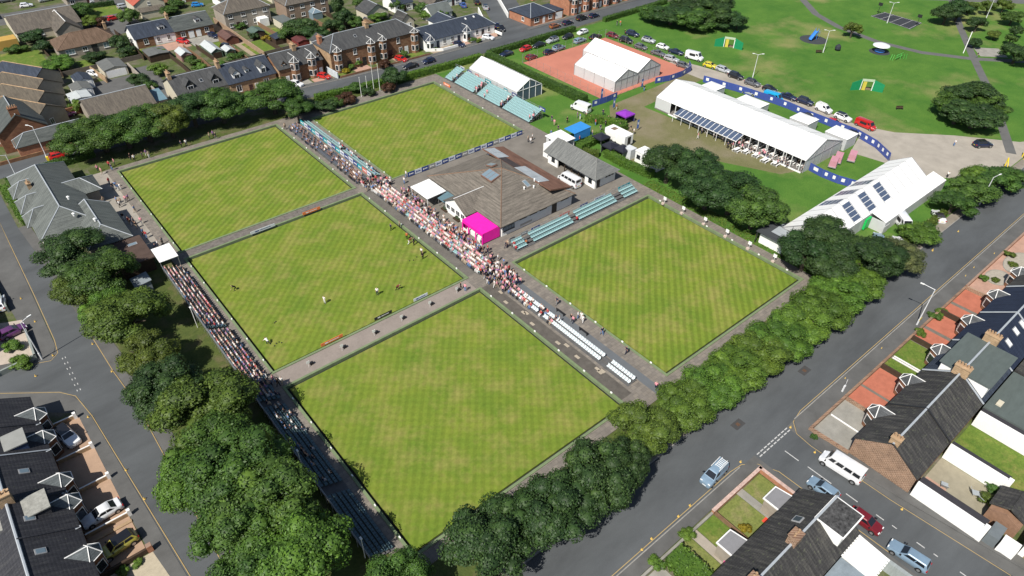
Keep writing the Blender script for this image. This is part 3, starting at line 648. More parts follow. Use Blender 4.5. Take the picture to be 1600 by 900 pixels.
for (x, y, z) in ((-11.8, 97.2, 6.1), (-12.4, 92.2, 5.2), (-9.9, 88, 5.2)): MB().lathe([(.2, 0), (.2, .5), (.3, .55), (.1, .7)], 8, (x, y, z)).build('roof_vent', WPAINT, lp)
for y in (94, 97.5, 115): window(lp, (-18.6, y, 1.0), '-x', 1.2, 1.4)
for y in (112.5, 116): window(lp, (-9.2, y, 1.0), '+x', 1.2, 1.4)
st_ = T('brown_store', 'flat brown roofed store between pavilion and stand', 'store', (-8, 79, 0))
MB().box(-10.2, -5.0, 74.5, 82.4, 0, 2.6).build('wall', DARKWOOD, st_); MB().box(-10.5, -4.7, 74.2, 82.7, 2.6, 2.8).build('roof', M('brown_felt', (.075, .05, .04), .3, .6), st_)
skylight(st_, (-6.6, 80.4, 2.75), 0, .02, .8, 1.6)
one(MB().slab([(-10, 68.6, 2.0), (-7.2, 68.6, 2.3), (-7.2, 71.6, 2.3), (-10, 71.6, 2.0)], .08).box(-9.8, -7.4, 68.8, 71.4, 0, 2.0), 'small_shed', M('grey_felt', (.20, .23, .25), .15, 1), 'small grey roofed shed under the trees', 'shed', (-8.6, 70, 0))
hutr = T('camera_platform', 'white canopied platform at the top of the left stand', 'canopy', (-3, 74.5, 0))
MB().slab([(-4.6, 72.2, 2.6), (-1.4, 72.2, 2.6), (-1.4, 76.6, 2.9), (-4.6, 76.6, 2.9)], .1).build('canopy_roof', WPAINT, hutr)
for x in (-4.5, -1.5):
    for y in (72.3, 76.4): MB().tube((x, y, .1), (x, y, 2.55), .05, 6).build('post', STEEL, hutr)
# ================================================================ STANDS
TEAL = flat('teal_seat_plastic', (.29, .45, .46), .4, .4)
TEAL_SHADE = flat('shade_toned_teal_seat_plastic', (.075, .125, .14), .4, .4)  # teal seats with the tree shade over the left stand painted into their colour
WSEAT = flat('white_seat_plastic', (.62, .68, .70), .4, .4)
GREYS = flat('grey_seat_plastic', (.10, .11, .13), .45, .4)
DECK = M('stand_deck', (.10, .10, .10), .25, 1.5, .8)
def seatrow(axis, line, u0, u1, z, face, pitch=.52, jit=0):
    """row of shell seats; axis = the axis it runs along; face = +1/-1 direction the sitters look"""
    m = MB(); n = int((u1-u0)/pitch)
    for i in range(n):
        u = u0+(i+.5)*pitch; w_ = pitch*.42
        for a0, a1, z0, z1 in ((-.2, .22, .38, .43), (-.24, -.18, .43, .78)):
            l0, l1 = sorted((line+a0*face, line+a1*face))
            if axis == 'y': m.box(l0, l1, u-w_, u+w_, z+z0, z+z1)
            else: m.box(u-w_, u+w_, l0, l1, z+z0, z+z1)
    return m
def stand(label, axis, front, u_secs, rows, rise, going, face, mat, z0=.12, rail=True, group=None, name='grandstand'):
    """tiered stand: front = line of the first row, tiers climb away from the way the sitters look"""
    ua, ub = u_secs[0][0], u_secs[-1][1]; um = (ua+ub)/2
    lb = front-face*going*rows
    root = T(name, label, 'stand', ((um, front, z0) if axis == 'x' else (front, um, z0)), 0, group)
    for r in range(rows):
        l = front-face*going*r; zz = z0+rise*(r+.3)
        l0, l1 = sorted((l+face*going*.5, l-face*going*.5))
        d = MB()
        if axis == 'y': d.box(l0, l1-.002, ua, ub, zz-.08, zz)
        else: d.box(ua, ub, l0, l1-.002, zz-.08, zz)
        for u in np.arange(ua+.2, ub, 3.0):
            if axis == 'y': d.box(l-.05, l+.05, u-.05, u+.05, z0, zz-.08)
            else: d.box(u-.05, u+.05, l-.05, l+.05, z0, zz-.08)
        d.build('tier', DECK, root)
        for (a, b) in u_secs:
            s = seatrow(axis, l, a+.1, b-.1, zz, face).build('seat_row', mat, root); s['kind'] = 'stuff'
    if rail:
        zt = z0+rise*(rows-.7)+1.1; l = front-face*going*(rows-.4); m = MB()
        P = (lambda u, z: (l, u, z)) if axis == 'y' else (lambda u, z: (u, l, z))
        for u in np.arange(ua, ub+.01, 1.5): m.tube(P(u, z0), P(u, zt), .035, 5)
        m.tube(P(ua, zt), P(ub, zt), .035, 5); m.tube(P(ua, zt-.5), P(ub, zt-.5), .03, 5); m.build('guard_rail', STEEL, root)
    return root
stand('long shaded stand of shade-toned teal seats along the left tree row', 'y', -1.75, [(2.0, 13), (14, 31), (32, 50.5), (51.5, 71.5)], 5, .26, .62, 1, TEAL_SHADE)
stand('tall teal stand beside the far green and white tent', 'y', 84.9, [(77, 87.6), (88.6, 98.6), (99.6, 108.2), (109.2, 113)], 7, .3, .62, -1, TEAL, 0.0)
stand('three row teal stand between clubhouse and right green', 'x', 38.4, [(48, 51.2), (52.2, 63.0), (64, 75.6), (77, 81.5)], 3, .32, .75, -1, TEAL)
stand('two row white seat stand along the lower walkway', 'y', 39.6, [(2.2, 7.6), (8.4, 22), (22.8, 30)], 2, .12, .95, -1, WSEAT, .12, False)
stand('crowded central stand facing the middle green', 'y', 38.7, [(37, 50), (51, 62), (63, 73)], 4, .22, .72, -1, TEAL, .12, False)
stand('grey seat rows facing the far left green', 'y', 37.7, [(77.5, 111)], 3, .18, .75, -1, GREYS, .12, False)
stand('teal seat rows facing the far green beside banners', 'y', 42.6, [(77.5, 92), (93, 111)], 2, .2, .75, 1, TEAL, .12, False)
# banners
BLUEB = flat('blue_banner', (.03, .06, .22), .6); TEALB = flat('turquoise_banner', (.02, .33, .38), .6); REDB = flat('coral_banner', (.62, .17, .13), .6); WHB = flat('white_banner', (.6, .63, .68), .6); ORB = flat('orange_banner', (.72, .19, .06), .6)
def banner(a, b, z0, z1, mat, parent=None, label=None, mark=True, group=None):
    a = Vector((*a, 0)); b = Vector((*b, 0)); d = (b-a).normalized(); n = Vector((-d.y, d.x, 0))*.03; L = (b-a).length
    def sl(t0, t1, za, zb, k):
        q = [a+d*(L*t0)-n*k, a+d*(L*t1)-n*k, a+d*(L*t1)+n*k, a+d*(L*t0)+n*k]; return MB().prism([(v.x, v.y) for v in q], za, zb)
    c = (a+b)/2
    if parent is None: o = one(sl(0, 1, z0, z1, 1), 'banner', mat, label, 'banner', (c.x, c.y, z0), group)
    else: o = sl(0, 1, z0, z1, 1).build('banner', mat, parent)
    if mark:
        h = z1-z0
        k = sl(.18, .34, z0+h*.3, z1-h*.3, 1.15); k2 = sl(.38, .82, z0+h*.4, z1-h*.38, 1.15); k.add(k2.v, k2.f)
        o2 = k.build('logo', BLUEB if mat in (WHB,) else WPAINT, None)
        o2.parent = o; me = o2.data
        off = Vector(o.location)+(Vector(parent.location) if parent else Vector((0, 0, 0)))
        me.transform(Matrix.Translation(-off))
    return o
bf = T('banner_fence', 'low fence of blue and white banners below the far green', 'fence', (63, 73.4, Zp))
for k in range(18):
    x = 47.2+k*1.8
    banner((x, 73.5), (x+1.74, 73.5), .25, 1.3, (BLUEB, WHB, BLUEB, STEEL, WHB)[k % 5], bf); MB().tube((x-.03, 73.56, Zp), (x-.03, 73.56, 1.4), .03, 5).build('post', STEEL, bf)
bf = T('banner_fence', 'spine of banners between the two rows of the upper stand', 'fence', (40.6, 94, .12))
for k in range(17):
    y = 77.6+k*1.95
    banner((40.7, y), (40.7, y+1.88), .5, 1.6, (WHB, REDB, TEALB, BLUEB, WHB, BLUEB)[k % 6] if k < 6 else (WHB, TEALB, BLUEB)[k % 3], bf)
for a, b, mt, lb in (((12.1, 73.85), (17.0, 73.85), WHB, 'white banner on the path edge of the middle green'), ((22.8, 73.85), (26.6, 73.85), ORB, 'orange banner on the far path edge of the middle green'),
        ((8.0, 38.1), (11.8, 38.1), ORB, 'orange banner on the near edge of the middle green'), ((17.6, 38.1), (20.9, 38.1), BLACK, 'black banner on the near edge of the middle green'), ((25.2, 38.1), (28, 38.1), WHB, 'white and blue banner on the near edge of the middle green')):
    banner(a, b, .26, .85, mt, None, lb)
banner((82.0, 109.2), (82, 106.2), .2, .9, ORB, None, 'orange banner beside the far green below the stand')
bk = T('stand_back_banners', 'blue, red and turquoise banners hung behind the right green stand', 'banner', (65, 41, .12))
for x, w_, mt in ((48.2, 1.2, BLACK), (51, 1.6, STEEL), (53.6, 2.2, BLUEB), (61.0, 2.6, REDB), (66.6, 2.0, BLUEB), (70.6, 3.0, WHB), (77.6, 3.6, TEALB)): banner((x, 40.55), (x+w_, 40.55), 1.0, 1.8, mt, bk)
bk = T('stand_back_banners', 'blue, coral and turquoise banners on the back of the far stand', 'banner', (89.2, 95, 0))
for y, w_, mt in ((111.2, 1.8, WHB), (108, 1.8, BLUEB), (104.5, 1.6, REDB), (100.2, 2.6, TEALB), (92.4, 1.6, TEALB), (89.0, 2.0, BLUEB), (78.4, 2.2, BLUEB)): banner((89.25, y), (89.25, y-w_), 2.0, 3.0, mt, bk)
# ================================================================ TENTS
PVC = pvcmat('white_tent_pvc', (.84, .84, .82), .08)
PVCW = pvcmat('tent_wall_pvc', (.78, .79, .79), .45); SEAM = flat('seam_grey', (.27, .27, .28), .6)
CLEAR = glassmat('tent_clear_panel', (.07, .095, .15), .15)
DARKIN = M('tent_floor', (.16, .15, .14), .2, 1)
def marquee(name, label, axis, u0, u1, v0, v1, eave, ridge, nb, clear=(), mid=None, wall_lo=True, wall_hi=True, ends=('solid', 'solid'), z0=0, skirt=PVCW):
    X = (lambda u, v, z: (u, v, z)) if axis == 'x' else (lambda u, v, z: (v, u, z))
    fl = axis == 'y'
    vm = (v0+v1)/2 if mid is None else mid
    root = T(name, label, 'marquee', X((u0+u1)/2, (v0+v1)/2, z0))
    bw = (u1-u0)/nb; g = .05
    for i in range(nb):
        a, b = u0+i*bw+g, u0+(i+1)*bw-g
        for side, (ve, ) in (('lo', (v0,)), ('hi', (v1,))):
            q = [X(a, ve, eave), X(b, ve, eave), X(b, vm, ridge), X(a, vm, ridge)]
            if (side == 'hi') != fl: q = q[::-1]
            o = MB().slab(q, .05).build('roof_panel', PVC, root)
            if i: MB().bar(X(a-g, ve, eave+.015), X(a-g, vm, ridge+.015), .12, .03).build('seam', SEAM, root)
            if i in clear:
                ns = 4; de = .12
                for k in range(ns):
                    t0 = .1+k*(.8/ns); t1 = t0+.8/ns-.02
                    def P(u, t): 
                        return Vector(X(u, ve+(vm-ve)*t, eave+(ridge-eave)*t+.012))
                    q = [P(a+de, t0), P(b-de, t0), P(b-de, t1), P(a+de, t1)]
                    if (side == 'hi') != fl: q = q[::-1]
                    MB().slab(q, .01).build('clear_panel', CLEAR, o)
        for on, ve, s in ((wall_lo, v0, 1), (wall_hi, v1, -1)):
            if on is True or (isinstance(on, (set, list, tuple)) and i in on):
                l = sorted((ve, ve+s*.04)); p0 = X(a, l[0], z0); p1 = X(b, l[1], eave-.02)
                MB().box(*sorted((p0[0], p1[0])), *sorted((p0[1], p1[1])), z0, eave-.02).build('wall_panel', skirt, root)
    for e, kind in zip((u0, u1), ends):
        s = .03 if e == u0 else -.03
        if kind == 'solid' or kind == 'glazed':
            pts = [(v0, z0), (v1, z0), (v1, eave), (vm, ridge-.05), (v0, eave)]
            vs = [X(e, v, z) for v, z in pts]+[X(e+s, v, z) for v, z in pts]; n = 5
            MB().add(vs, [tuple(range(n)), tuple(range(n, 2*n))[::-1]]+[(i, (i+1) % n, n+(i+1) % n, n+i) for i in range(n)]).build('gable_wall', PVCW if kind == 'solid' else CLEAR, root)
        if kind in ('glazed', 'frame', 'solid'):
            k = MB(); e2 = e-s
            for a, b in (((v0, z0), (v0, eave)), ((v1, z0), (v1, eave)), ((v0, eave), (vm, ridge)), ((v1, eave), (vm, ridge)), ((v0, eave), (v1, eave)), ((vm, z0), (vm, ridge)), (((v0+vm)/2, z0), ((v0+vm)/2, (eave+ridge)/2)), (((v1+vm)/2, z0), ((v1+vm)/2, (eave+ridge)/2))):
                k.bar(X(e2, *a), X(e2, *b), .12, .12)
            k.build('frame', WPAINT if kind != 'solid' else SEAM, root)
    for ve in (v0, v1):
        for i in range(nb+1):
            MB().bar(X(u0+i*bw, ve, z0), X(u0+i*bw, ve, eave-.03), .1, .1).build('leg', WPAINT, root) if (wall_lo is not True or ve == v1) and ve == v0 else None
    return root
# long marquee with an open front towards the trees
lt = marquee('long_marquee', 'very long white marquee with open dining front', 'y', 21.2, 63.8, 116.3, 131.5, 3.0, 5.9, 9, mid=123.2, wall_lo={8}, ends=('solid', 'solid'))
MB().box(116.0, 131.3, 21.4, 63.6, 0, .18).build('floor_deck', DARKIN, lt)
MB().box(115.7, 116.0, 21.4, 59.0, .02, .26).build('deck_edge', WPAINT, lt)
for k in range(17): y = 22.2+k*2.2; MB().box(116.2, 116.4, y-.06, y+.06, .18, 2.95).build('post', WPAINT, lt)
# glazed lean-to part of the front
for k in range(14):
    y = 37.4+k*1.32
    MB().slab([(113.7, y, 2.0), (116.2, y, 2.85), (116.2, y+1.2, 2.85), (113.7, y+1.2, 2.0)][::-1] if False else [(113.7, y, 2.0), (116.2, y, 2.85), (116.2, y+1.2, 2.85), (113.7, y+1.2, 2.0)], .03).build('clear_panel', CLEAR, lt)
    MB().bar((113.6, y-.06, 2.02), (116.2, y-.06, 2.9), .11, .08).build('rafter', WPAINT, lt)
MB().bar((113.65, 37.2, 1.98), (113.65, 56.0, 1.98), .12, .12).build('gutter', WPAINT, lt)
for k in range(8): MB().bar((113.65, 37.4+k*2.64, 0), (113.65, 37.4+k*2.64, 1.95), .09, .09).build('post', WPAINT, lt)
# tables and benches before and inside the open front
tw = MB().box(-.9, .9, -.38, .38, .70, .75).mesh('table_top', WPAINT); lg = MB().box(-.7, -.62, -.3, .3, 0, .7).box(.62, .7, -.3, .3, 0, .7).mesh('trestle', STEEL); bn = MB().box(-.9, .9, -.13, .13, .40, .44).box(-.7, -.64, -.1, .1, 0, .4).box(.64, .7, -.1, .1, 0, .4).mesh('bench', WPAINT)
random.seed(5); _tw = 'first second third fourth fifth sixth seventh eighth ninth tenth eleventh twelfth thirteenth fourteenth fifteenth sixteenth'.split(); tspots = [(117.6+random.random()*.6+(k % 2)*2.4, 22.6+k*1.16) for k in range(31)]+[(114.2, 34.6), (114.6, 32), (114.0, 29.4), (114.7, 27), (113.2, 36.4)]
for i, (x, y) in enumerate(tspots):
    t_ = T('trestle_table', _tw[i//2] + ' table from the near end in the ' + ('front', 'rear')[i % 2] + ' row inside the long marquee' if i < 31 else _tw[i-31] + ' white trestle table on the grass before the long marquee', 'table', (x, y, .18 if i < 31 else .004), 0, 'marquee dining tables' if i < 31 else 'outdoor dining tables')
    link('table_top', tw, t_); link('trestle', lg, t_)
    for s in (-.65, .65): link('bench', bn, t_, (0, s, 0))
# lower right marquee with clear roof bays and a side annexe
bt = marquee('clear_roof_marquee', 'white marquee with three dark see-through roof bands near the right street', 'x', 89.6, 130.6, 1.5, 9.8, 3.0, 5.7, 14, clear=(4, 6, 8), ends=('solid', 'solid'))
an = T('marquee_annexe', 'long low white annexe tent beside the see-through marquee', 'marquee', (120, 0, 0))
for k in range(8):
    a = 107.4+k*3.25; MB().slab([(a, -1.7, 2.5), (a+3.22, -1.7, 2.5), (a+3.22, 1.35, 3.25), (a, 1.35, 3.25)], .05).build('roof_panel', PVC, an); MB().box(a, a+3.22, -1.7, -1.66, 0, 2.45).build('wall_panel', PVCW, an)
MB().box(107.4, 107.45, -1.65, 1.4, 0, 2.45).build('gable_wall', PVCW, an); MB().box(133.3, 133.4, -1.65, 1.4, 0, 2.45).build('gable_wall', PVCW, an)
one(MB().box(105.3, 107.2, 1.0, 1.4, .3, 2.6), 'green_door_screen', flat('green_sheet', (.01, .45, .09), .5), 'bright green door screen at the marquee corner', 'screen', (106, 1.2, .3))
one(MB().box(106.6, 108.9, -1.95, -1.85, .2, 1.9), 'notice_board', flat('grey_board', (.5, .51, .5), .6), 'grey notice board at the annexe end', 'board', (107.6, -1.9, .2))
# tent beside the far stand, glazed front
marquee('white_marquee', 'white marquee with glazed gable behind the tall teal stand', 'y', 88.2, 108.4, 90.2, 98.8, 3.0, 5.3, 5, ends=('glazed', 'solid'))
# twin tent on the red court
marquee('court_marquee', 'taller right half of the twin white tent on the red court', 'y', 77.2, 98.5, 124.2, 133.4, 3.2, 5.8, 5)
marquee('court_marquee', 'lower left half of the twin white tent on the red court', 'y', 77.0, 92.5, 115.0, 124.1, 3.0, 5.2, 4)
# small white box tents behind the long marquee
for i, (x, y, wx, wy, h, lb) in enumerate(((134.2, 59.6, 4.5, 4.5, 2.6, 'farthest'), (134.4, 47.5, 4.6, 7, 2.5, 'flat wide'), (135.5, 33.4, 4.6, 5.0, 2.8, 'tall boxy'), (135.5, 23.6, 5.0, 5.5, 2.9, 'nearest'))):
    r_ = T('service_tent', lb + ' small white service tent behind the long marquee', 'tent', (x, y, 0)); a, b = wx/2, wy/2
    MB().box(x-a, x+a, y-b, y+b, 0, h).build('tent_wall', PVCW, r_)
    MB().add([(x-a-.1, y-b-.1, h), (x+a+.1, y-b-.1, h), (x+a+.1, y+b+.1, h), (x-a-.1, y+b+.1, h), (x, y, h+.7)], [(0, 1, 4), (1, 2, 4), (2, 3, 4), (3, 0, 4), (3, 2, 1, 0)]).build('tent_roof', PVC, r_)
# blue hoarding fences
HB = flat('blue_hoarding', (.045, .075, .29), .5)
def hoarding(label, line, h=1.9, pw=2.4, every=2):
    r_ = T('hoarding_fence', label, 'fence', (line[0][0], line[0][1], 0)); acc = 0
    k = 0
    for a, b in zip(line[:-1], line[1:]):
        a = Vector(a); b = Vector(b); L = (b-a).length; n = max(1, round(L/pw)); d = (b-a)/n
        for i in range(n):
            p, q = a+d*i, a+d*(i+.98); pn = Vector((-d.y, d.x)).normalized()*.03
            o = MB().prism([tuple(p-pn), tuple(q-pn), tuple(q+pn), tuple(p+pn)], .05, h).build('panel', HB, r_)
            MB().tube((p.x, p.y, 0), (p.x, p.y, h+.1), .03, 5).build('post', STEEL, r_)
            if k % every == 0:
                c0, c1 = a+d*(i+.32), a+d*(i+.66); pq = pn*1.2
                lg_ = MB().prism([tuple(c0-pq), tuple(c1-pq), tuple(c1+pq), tuple(c0+pq)], h*.38, h*.78)
                lo = lg_.build('logo', WPAINT, o)
            k += 1
hoarding('long blue hoarding fence behind the long marquee', [(139.6, 66.6), (141.6, 57), (142.8, 48), (143, 42), (142.4, 36), (142.3, 30), (142.4, 23.2)])
hoarding('blue hoarding curve from the long marquee to the lower marquee', [(118.5, 21.0), (118.0, 17.6), (118.2, 14), (119.4, 10)], every=1)
hoarding('blue hoarding behind the pink generators', [(142.4, 23), (140.5, 17), (137, 12), (131.8, 9.9)], every=1)
hoarding('blue hoarding wrapping the red court corner', [(128.2, 74.2), (133, 72.9), (138, 72.8), (143, 73.6), (145.6, 76.4)], 1.7)
hoarding('short blue hoarding at the court entrance', [(103.8, 74.2), (108.6, 73.9), (113, 74.1)], 1.7, every=3)
# pink generators on trailers
for i, (x, y) in enumerate(((124.4, 18.6), (127.2, 19.0), (130.4, 17.4))):
    r_ = T('generator', ('first', 'middle', 'last')[i] + ' pink generator on a trailer beside the long marquee end', 'generator', (x, y, 0), rad(20))
    MB().box(-1.4, 1.4, -.75, .75, .55, 1.9).build('housing', flat('dusty_pink', (.48, .23, .28), .5), r_, world=False); MB().box(-1.7, 1.7, -.85, .85, .38, .55).build('chassis', STEEL, r_, world=False)
    for s in (-.8, .8): MB().tube((-.3, s-.1, .3), (-.3, s+.1, .3), .3, 10).build('wheel', BLACK, r_, world=False)
    MB().box(-.9, -.3, .751, .77, .8, 1.6).build('louvre', BLACK, r_, world=False)
# food court behind the clubhouse
def gazebo(name, label, x0, x1, y0, y1, h, mat, peak=.7, side=None):
    r_ = T(name, label, 'gazebo', ((x0+x1)/2, (y0+y1)/2, 0)); cx, cy = (x0+x1)/2, (y0+y1)/2
    MB().add([(x0, y0, h), (x1, y0, h), (x1, y1, h), (x0, y1, h), (cx, cy, h+peak), (x0, y0, h-.3), (x1, y0, h-.3), (x1, y1, h-.3), (x0, y1, h-.3)], [(0, 1, 4), (1, 2, 4), (2, 3, 4), (3, 0, 4), (5, 6, 1, 0), (6, 7, 2, 1), (7, 8, 3, 2), (8, 5, 0, 3)]).build('tent_roof', mat, r_)
    for x in (x0+.05, x1-.05):
        for y in (y0+.05, y1-.05): MB().tube((x, y, 0), (x, y, h-.1), .04, 6).build('leg', STEEL, r_)
    if side: MB().box(x1-.08, x1-.04, y0+.1, y1-.1, .1, h-.3).build('side_wall', side, r_); MB().box(x0+.1, x1-.1, y1-.08, y1-.04, .1, h-.3).build('side_wall', side, r_)
    return r_
BLT = flat('bright_blue_canvas', (.03, .22, .55), .6)
r_ = T('blue_bar_tent', 'bright blue flat bar tent in the food court', 'tent', (88.8, 65.5, 0))
MB().slab([(86.2, 62.6, 2.5), (91.6, 62.6, 2.7), (91.6, 66.2, 2.7), (86.2, 66.2, 2.5)], .08).build('tent_roof', BLT, r_); MB().box(86.2, 91.5, 62.65, 62.72, .5, 2.45).build('side_wall', BLT, r_)
for x in (86.4, 91.4):
    for y in (62.8, 66.0): MB().tube((x, y, 0), (x, y, 2.5), .05, 6).build('leg', STEEL, r_)
r_ = T('white_kiosk', 'white boxy kiosk tent beside the blue bar tent', 'kiosk', (82.6, 63.6, Zp)); MB().slab([(79.9, 61.0, 2.5), (84.9, 61.0, 2.5), (84.9, 66, 2.7), (79.9, 66, 2.7)], .1).build('kiosk_roof', PVC, r_)
m = MB(); m.box(84.7, 84.8, 61.2, 65.8, Zp, 2.5); m.box(80.1, 84.6, 65.7, 65.8, Zp, 2.5); m.box(80.1, 80.2, 61.2, 62.2, Zp, 2.4); m.box(80.1, 80.2, 64.8, 65.8, Zp, 2.4); m.build('kiosk_wall', PVCW, r_); MB().box(80.1, 80.4, 62.3, 64.7, Zp, 1.0).build('counter', WPAINT, r_)
gazebo('purple_gazebo', 'purple gazebo by the hedge corner', 102.6, 106.0, 61.6, 65.0, 2.2, flat('purple_canvas', (.22, .03, .38), .6), .6, flat('navy_canvas', (.02, .02, .09), .6))
for i, (x, y) in enumerate(((91.0, 58.6), (89.6, 54.2), (90.6, 51.4))): gazebo('black_gazebo', ('farthest', 'middle', 'nearest')[i] + ' black gazebo between hedge and white trailer', x-1.6, x+1.6, y-1.5, y+1.5, 2.0, flat('black_canvas', (.012, .013, .022), .6), .7, MC['black_canvas'])
r_ = T('white_trailer', 'white box trailer parked by the food court hedge', 'trailer', (95, 57, 0)); MB().box(93.6, 96.4, 53.6, 60.0, .55, 2.9).build('box_body', WPAINT, r_); MB().box(93.7, 96.3, 53.7, 59.9, .4, .55).build('chassis', BLACK, r_)
MB().box(94.2, 95.6, 57.6, 58.8, 2.902, 2.95).build('roof_hatch', M('brown_stain', (.2, .15, .1), .4, 2), r_); MB().box(94.6, 95.6, 53.56, 53.6, .7, 2.5).build('rear_door', BLACK, r_)
for x in (93.6, 96.3): MB().tube((x, 56.4, .38), (x+.15, 56.4, .38), .38, 12).build('wheel', BLACK, r_)
r_ = T('site_cabin', 'white site cabin half hidden by the big trees', 'cabin', (93, 45, 0)); MB().box(91.0, 94.0, 41.5, 48.0, .1, 2.7).build('cabin_wall', WPAINT, r_); MB().box(90.9, 94.1, 41.4, 48.1, 2.7, 2.85).build('cabin_roof', PVC, r_)
for y in (43, 45.2, 47): window(r_, (91.0, y, 1.2), '-x', 1.0, .8, BLACK, PANE, 0)
one(MB().box(90.6, 92.6, 49.0, 51.2, 0, 2.4), 'portable_toilet_block', flat('pale_grey_panel', (.55, .57, .58), .5), 'pale grey cubicle beside the site cabin', 'cubicle', (91.6, 50, 0))
# feather flags by the food court
for i, (px, py, hh) in enumerate(((957, 172, 3.2), (1001, 140, 3.0), (938, 158, 3.4), (994, 205, 3.0))):
    p = G(px, py); r_ = T('feather_flag', 'blue feather flag, ' + ('behind the purple gazebo', 'at the twin tent door', 'at the court entrance', 'near the hedge end')[i], 'flag', (p.x, p.y, 0)); MB().tube((0, 0, 0), (0, 0, hh), .03, 5).build('pole', STEEL, r_, world=False)
    MB().prism([(.03, -.01), (.75, -.01), (.75, .01), (.03, .01)], .6, hh-.1).build('flag_sheet', flat('flag_blue', (.06, .14, .42), .6), r_, world=False); MB().box(.2, .6, -.02, .02, hh*.55, hh*.75).build('logo', WPAINT, r_, world=False)
# ================================================================ PARK FURNITURE
def lamp(label, x, y, h=8, arm=(1.4, 0), mat=POLE, group=None, double=False):
    r_ = T('lamp_post', label, 'lamp post', (x, y, 0), 0, group); MB().tube((0, 0, 0), (0, 0, h), .11, 8, .06).build('pole', mat, r_, world=False); MB().tube((0, 0, 0), (0, 0, 1.3), .15, 8).build('pole_base', mat, r_, world=False)
    for s in ((1, -1) if double else (1,)):
        e = (arm[0]*s, arm[1]*s, h+.25); MB().tube((0, 0, h-.05), e, .05, 6).build('arm', mat, r_, world=False)
        d = Vector((*e[:2], 0)).normalized()*.6; MB().bar(e, (e[0]+d.x, e[1]+d.y, h+.28), .22, .12).build('lamp_head', flat('lamp_glass', (.75, .76, .74), .3), r_, world=False)
    return r_
p = G(1432, 508); lp_ = lamp('tall grey street lamp with yellow sign before the right terrace', p.x, p.y, 7.6, (-.4, 1.6)); MB().box(-.35, .35, -.16, -.12, 1.2, 1.7).build('sign_plate', flat('yellow_sign', (.7, .55, .05), .5), lp_, world=False)
p = G(1316, 612); one(MB().box(p.x-.18, p.x+.18, p.y-.12, p.y+.12, 0, 1.3).tube((p.x, p.y, 0), (p.x, p.y, 2.6), .04, 6), 'street_sign', POLE, 'short grey sign post with cabinet before the red gravel garden', 'sign', (p.x, p.y, 0))
p = G(1530, 320); lamp('street lamp among the shrubs by the right street', p.x, p.y, 6.5, (1.5, -.4))
p = G(38, 300); lamp('tall pale lamp post beside the left pavilion', p.x, p.y, 8.5, (-1.2, 0))
p = G(75, 250); lamp('lamp post above the yellow box by the far street', p.x, p.y, 8, (-.6, .6)); one(MB().box(p.x-.2, p.x+.25, p.y-.3, p.y+.3, 0, .9), 'grit_bin', flat('grit_yellow', (.8, .65, .03), .5), 'yellow grit bin on the far street hedge corner', 'grit bin', (p.x, p.y-1.2, 0)).location.y -= .2
p = G(66, 561); lamp('street lamp at the left junction corner', p.x, p.y, 7.5, (1.0, .3))
for i, (px, py) in enumerate(((1286, 82), (1176, 121), (1386, 36), (1540, 30))):
    p = G(px, py); lamp(('double headed park lamp beside the blue slide', 'double headed park lamp behind the parked cars', 'park lamp at the dark ball court', 'park lamp among the far right trees')[i], p.x, p.y, 6.5, (.7, -.7), double=True)
p = G(1505, 83); one(MB().tube((p.x, p.y, 0), (p.x+1.2, p.y+.4, 6.2), .12, 6), 'leaning_post', WPAINT, 'white post leaning beside the park path crossing', 'post', (p.x, p.y, 0))
for i, (px, py) in enumerate(((565, 152), (575, 150), (585, 147), (594, 143))):
    p = G(px, py); r_ = T('flag_pole', nth(3-i, '').replace('nearest ', 'from the right ').strip().replace('from the right', 'rightmost', 1) if i == 3 else ('leftmost', 'second from left', 'third from left')[i], 'flag pole', (p.x, p.y, .1)); r_['label'] = ('leftmost short', 'second from left short', 'third from left tall', 'rightmost tall')[i] + ' white flag pole behind the far green'
    h = (5.2, 5.2, 8.6, 7.4)[i]; MB().tube((0, 0, 0), (0, 0, h), .07, 6, .04).build('pole', WPAINT, r_, world=False); MB().lathe([(.02, 0), (.09, .06), (.02, .14)], 8, (0, 0, h)).build('finial', WPAINT, r_, world=False)
# poles along the left stand
for i, (px, py) in enumerate(((309, 512), (387, 622), (474, 736), (571, 872))):
    p = G(px, py); r_ = T('stand_mast', ('farthest', 'second farthest', 'second nearest', 'nearest')[i] + ' thin white mast behind the left stand', 'mast', (p.x, p.y, 0)); MB().tube((0, 0, 0), (0, 0, 4.2), .05, 6).build('pole', WPAINT, r_, world=False); MB().box(-.12, .12, -.2, .2, 4.2, 4.35).build('lamp_head', WPAINT, r_, world=False)
DISC = M('rubber_surface', (.045, .05, .055), .15, .6)
p = G(1271, 62); r_ = T('play_slide', 'blue slide frame on a round dark play surface', 'play slide', (p.x, p.y, 0)); MB().lathe([(4.2, .0), (4.2, .03), (.01, .03)], 28).build('safety_surface', DISC, r_, world=False)
BL2 = flat('play_blue', (.04, .20, .62), .4); MB().slab([(-2.2, -.5, .5), (.6, -.5, 2.6), (.6, .5, 2.6), (-2.2, .5, .5)], .1).build('slide_chute', BL2, r_, world=False)
for s in (-.5, .5): MB().bar((-2.2, s, .7), (.6, s, 2.8), .08, .35).build('slide_side', BL2, r_, world=False); MB().tube((.7, s, 0), (.7, s, 3.4), .07, 6).build('post', BL2, r_, world=False); MB().tube((2.2, s, 0), (2.2, s, 2.9), .07, 6).build('post', STEEL, r_, world=False)
MB().box(.6, 2.2, -.5, .5, 2.0, 2.1).build('platform', STEEL, r_, world=False)
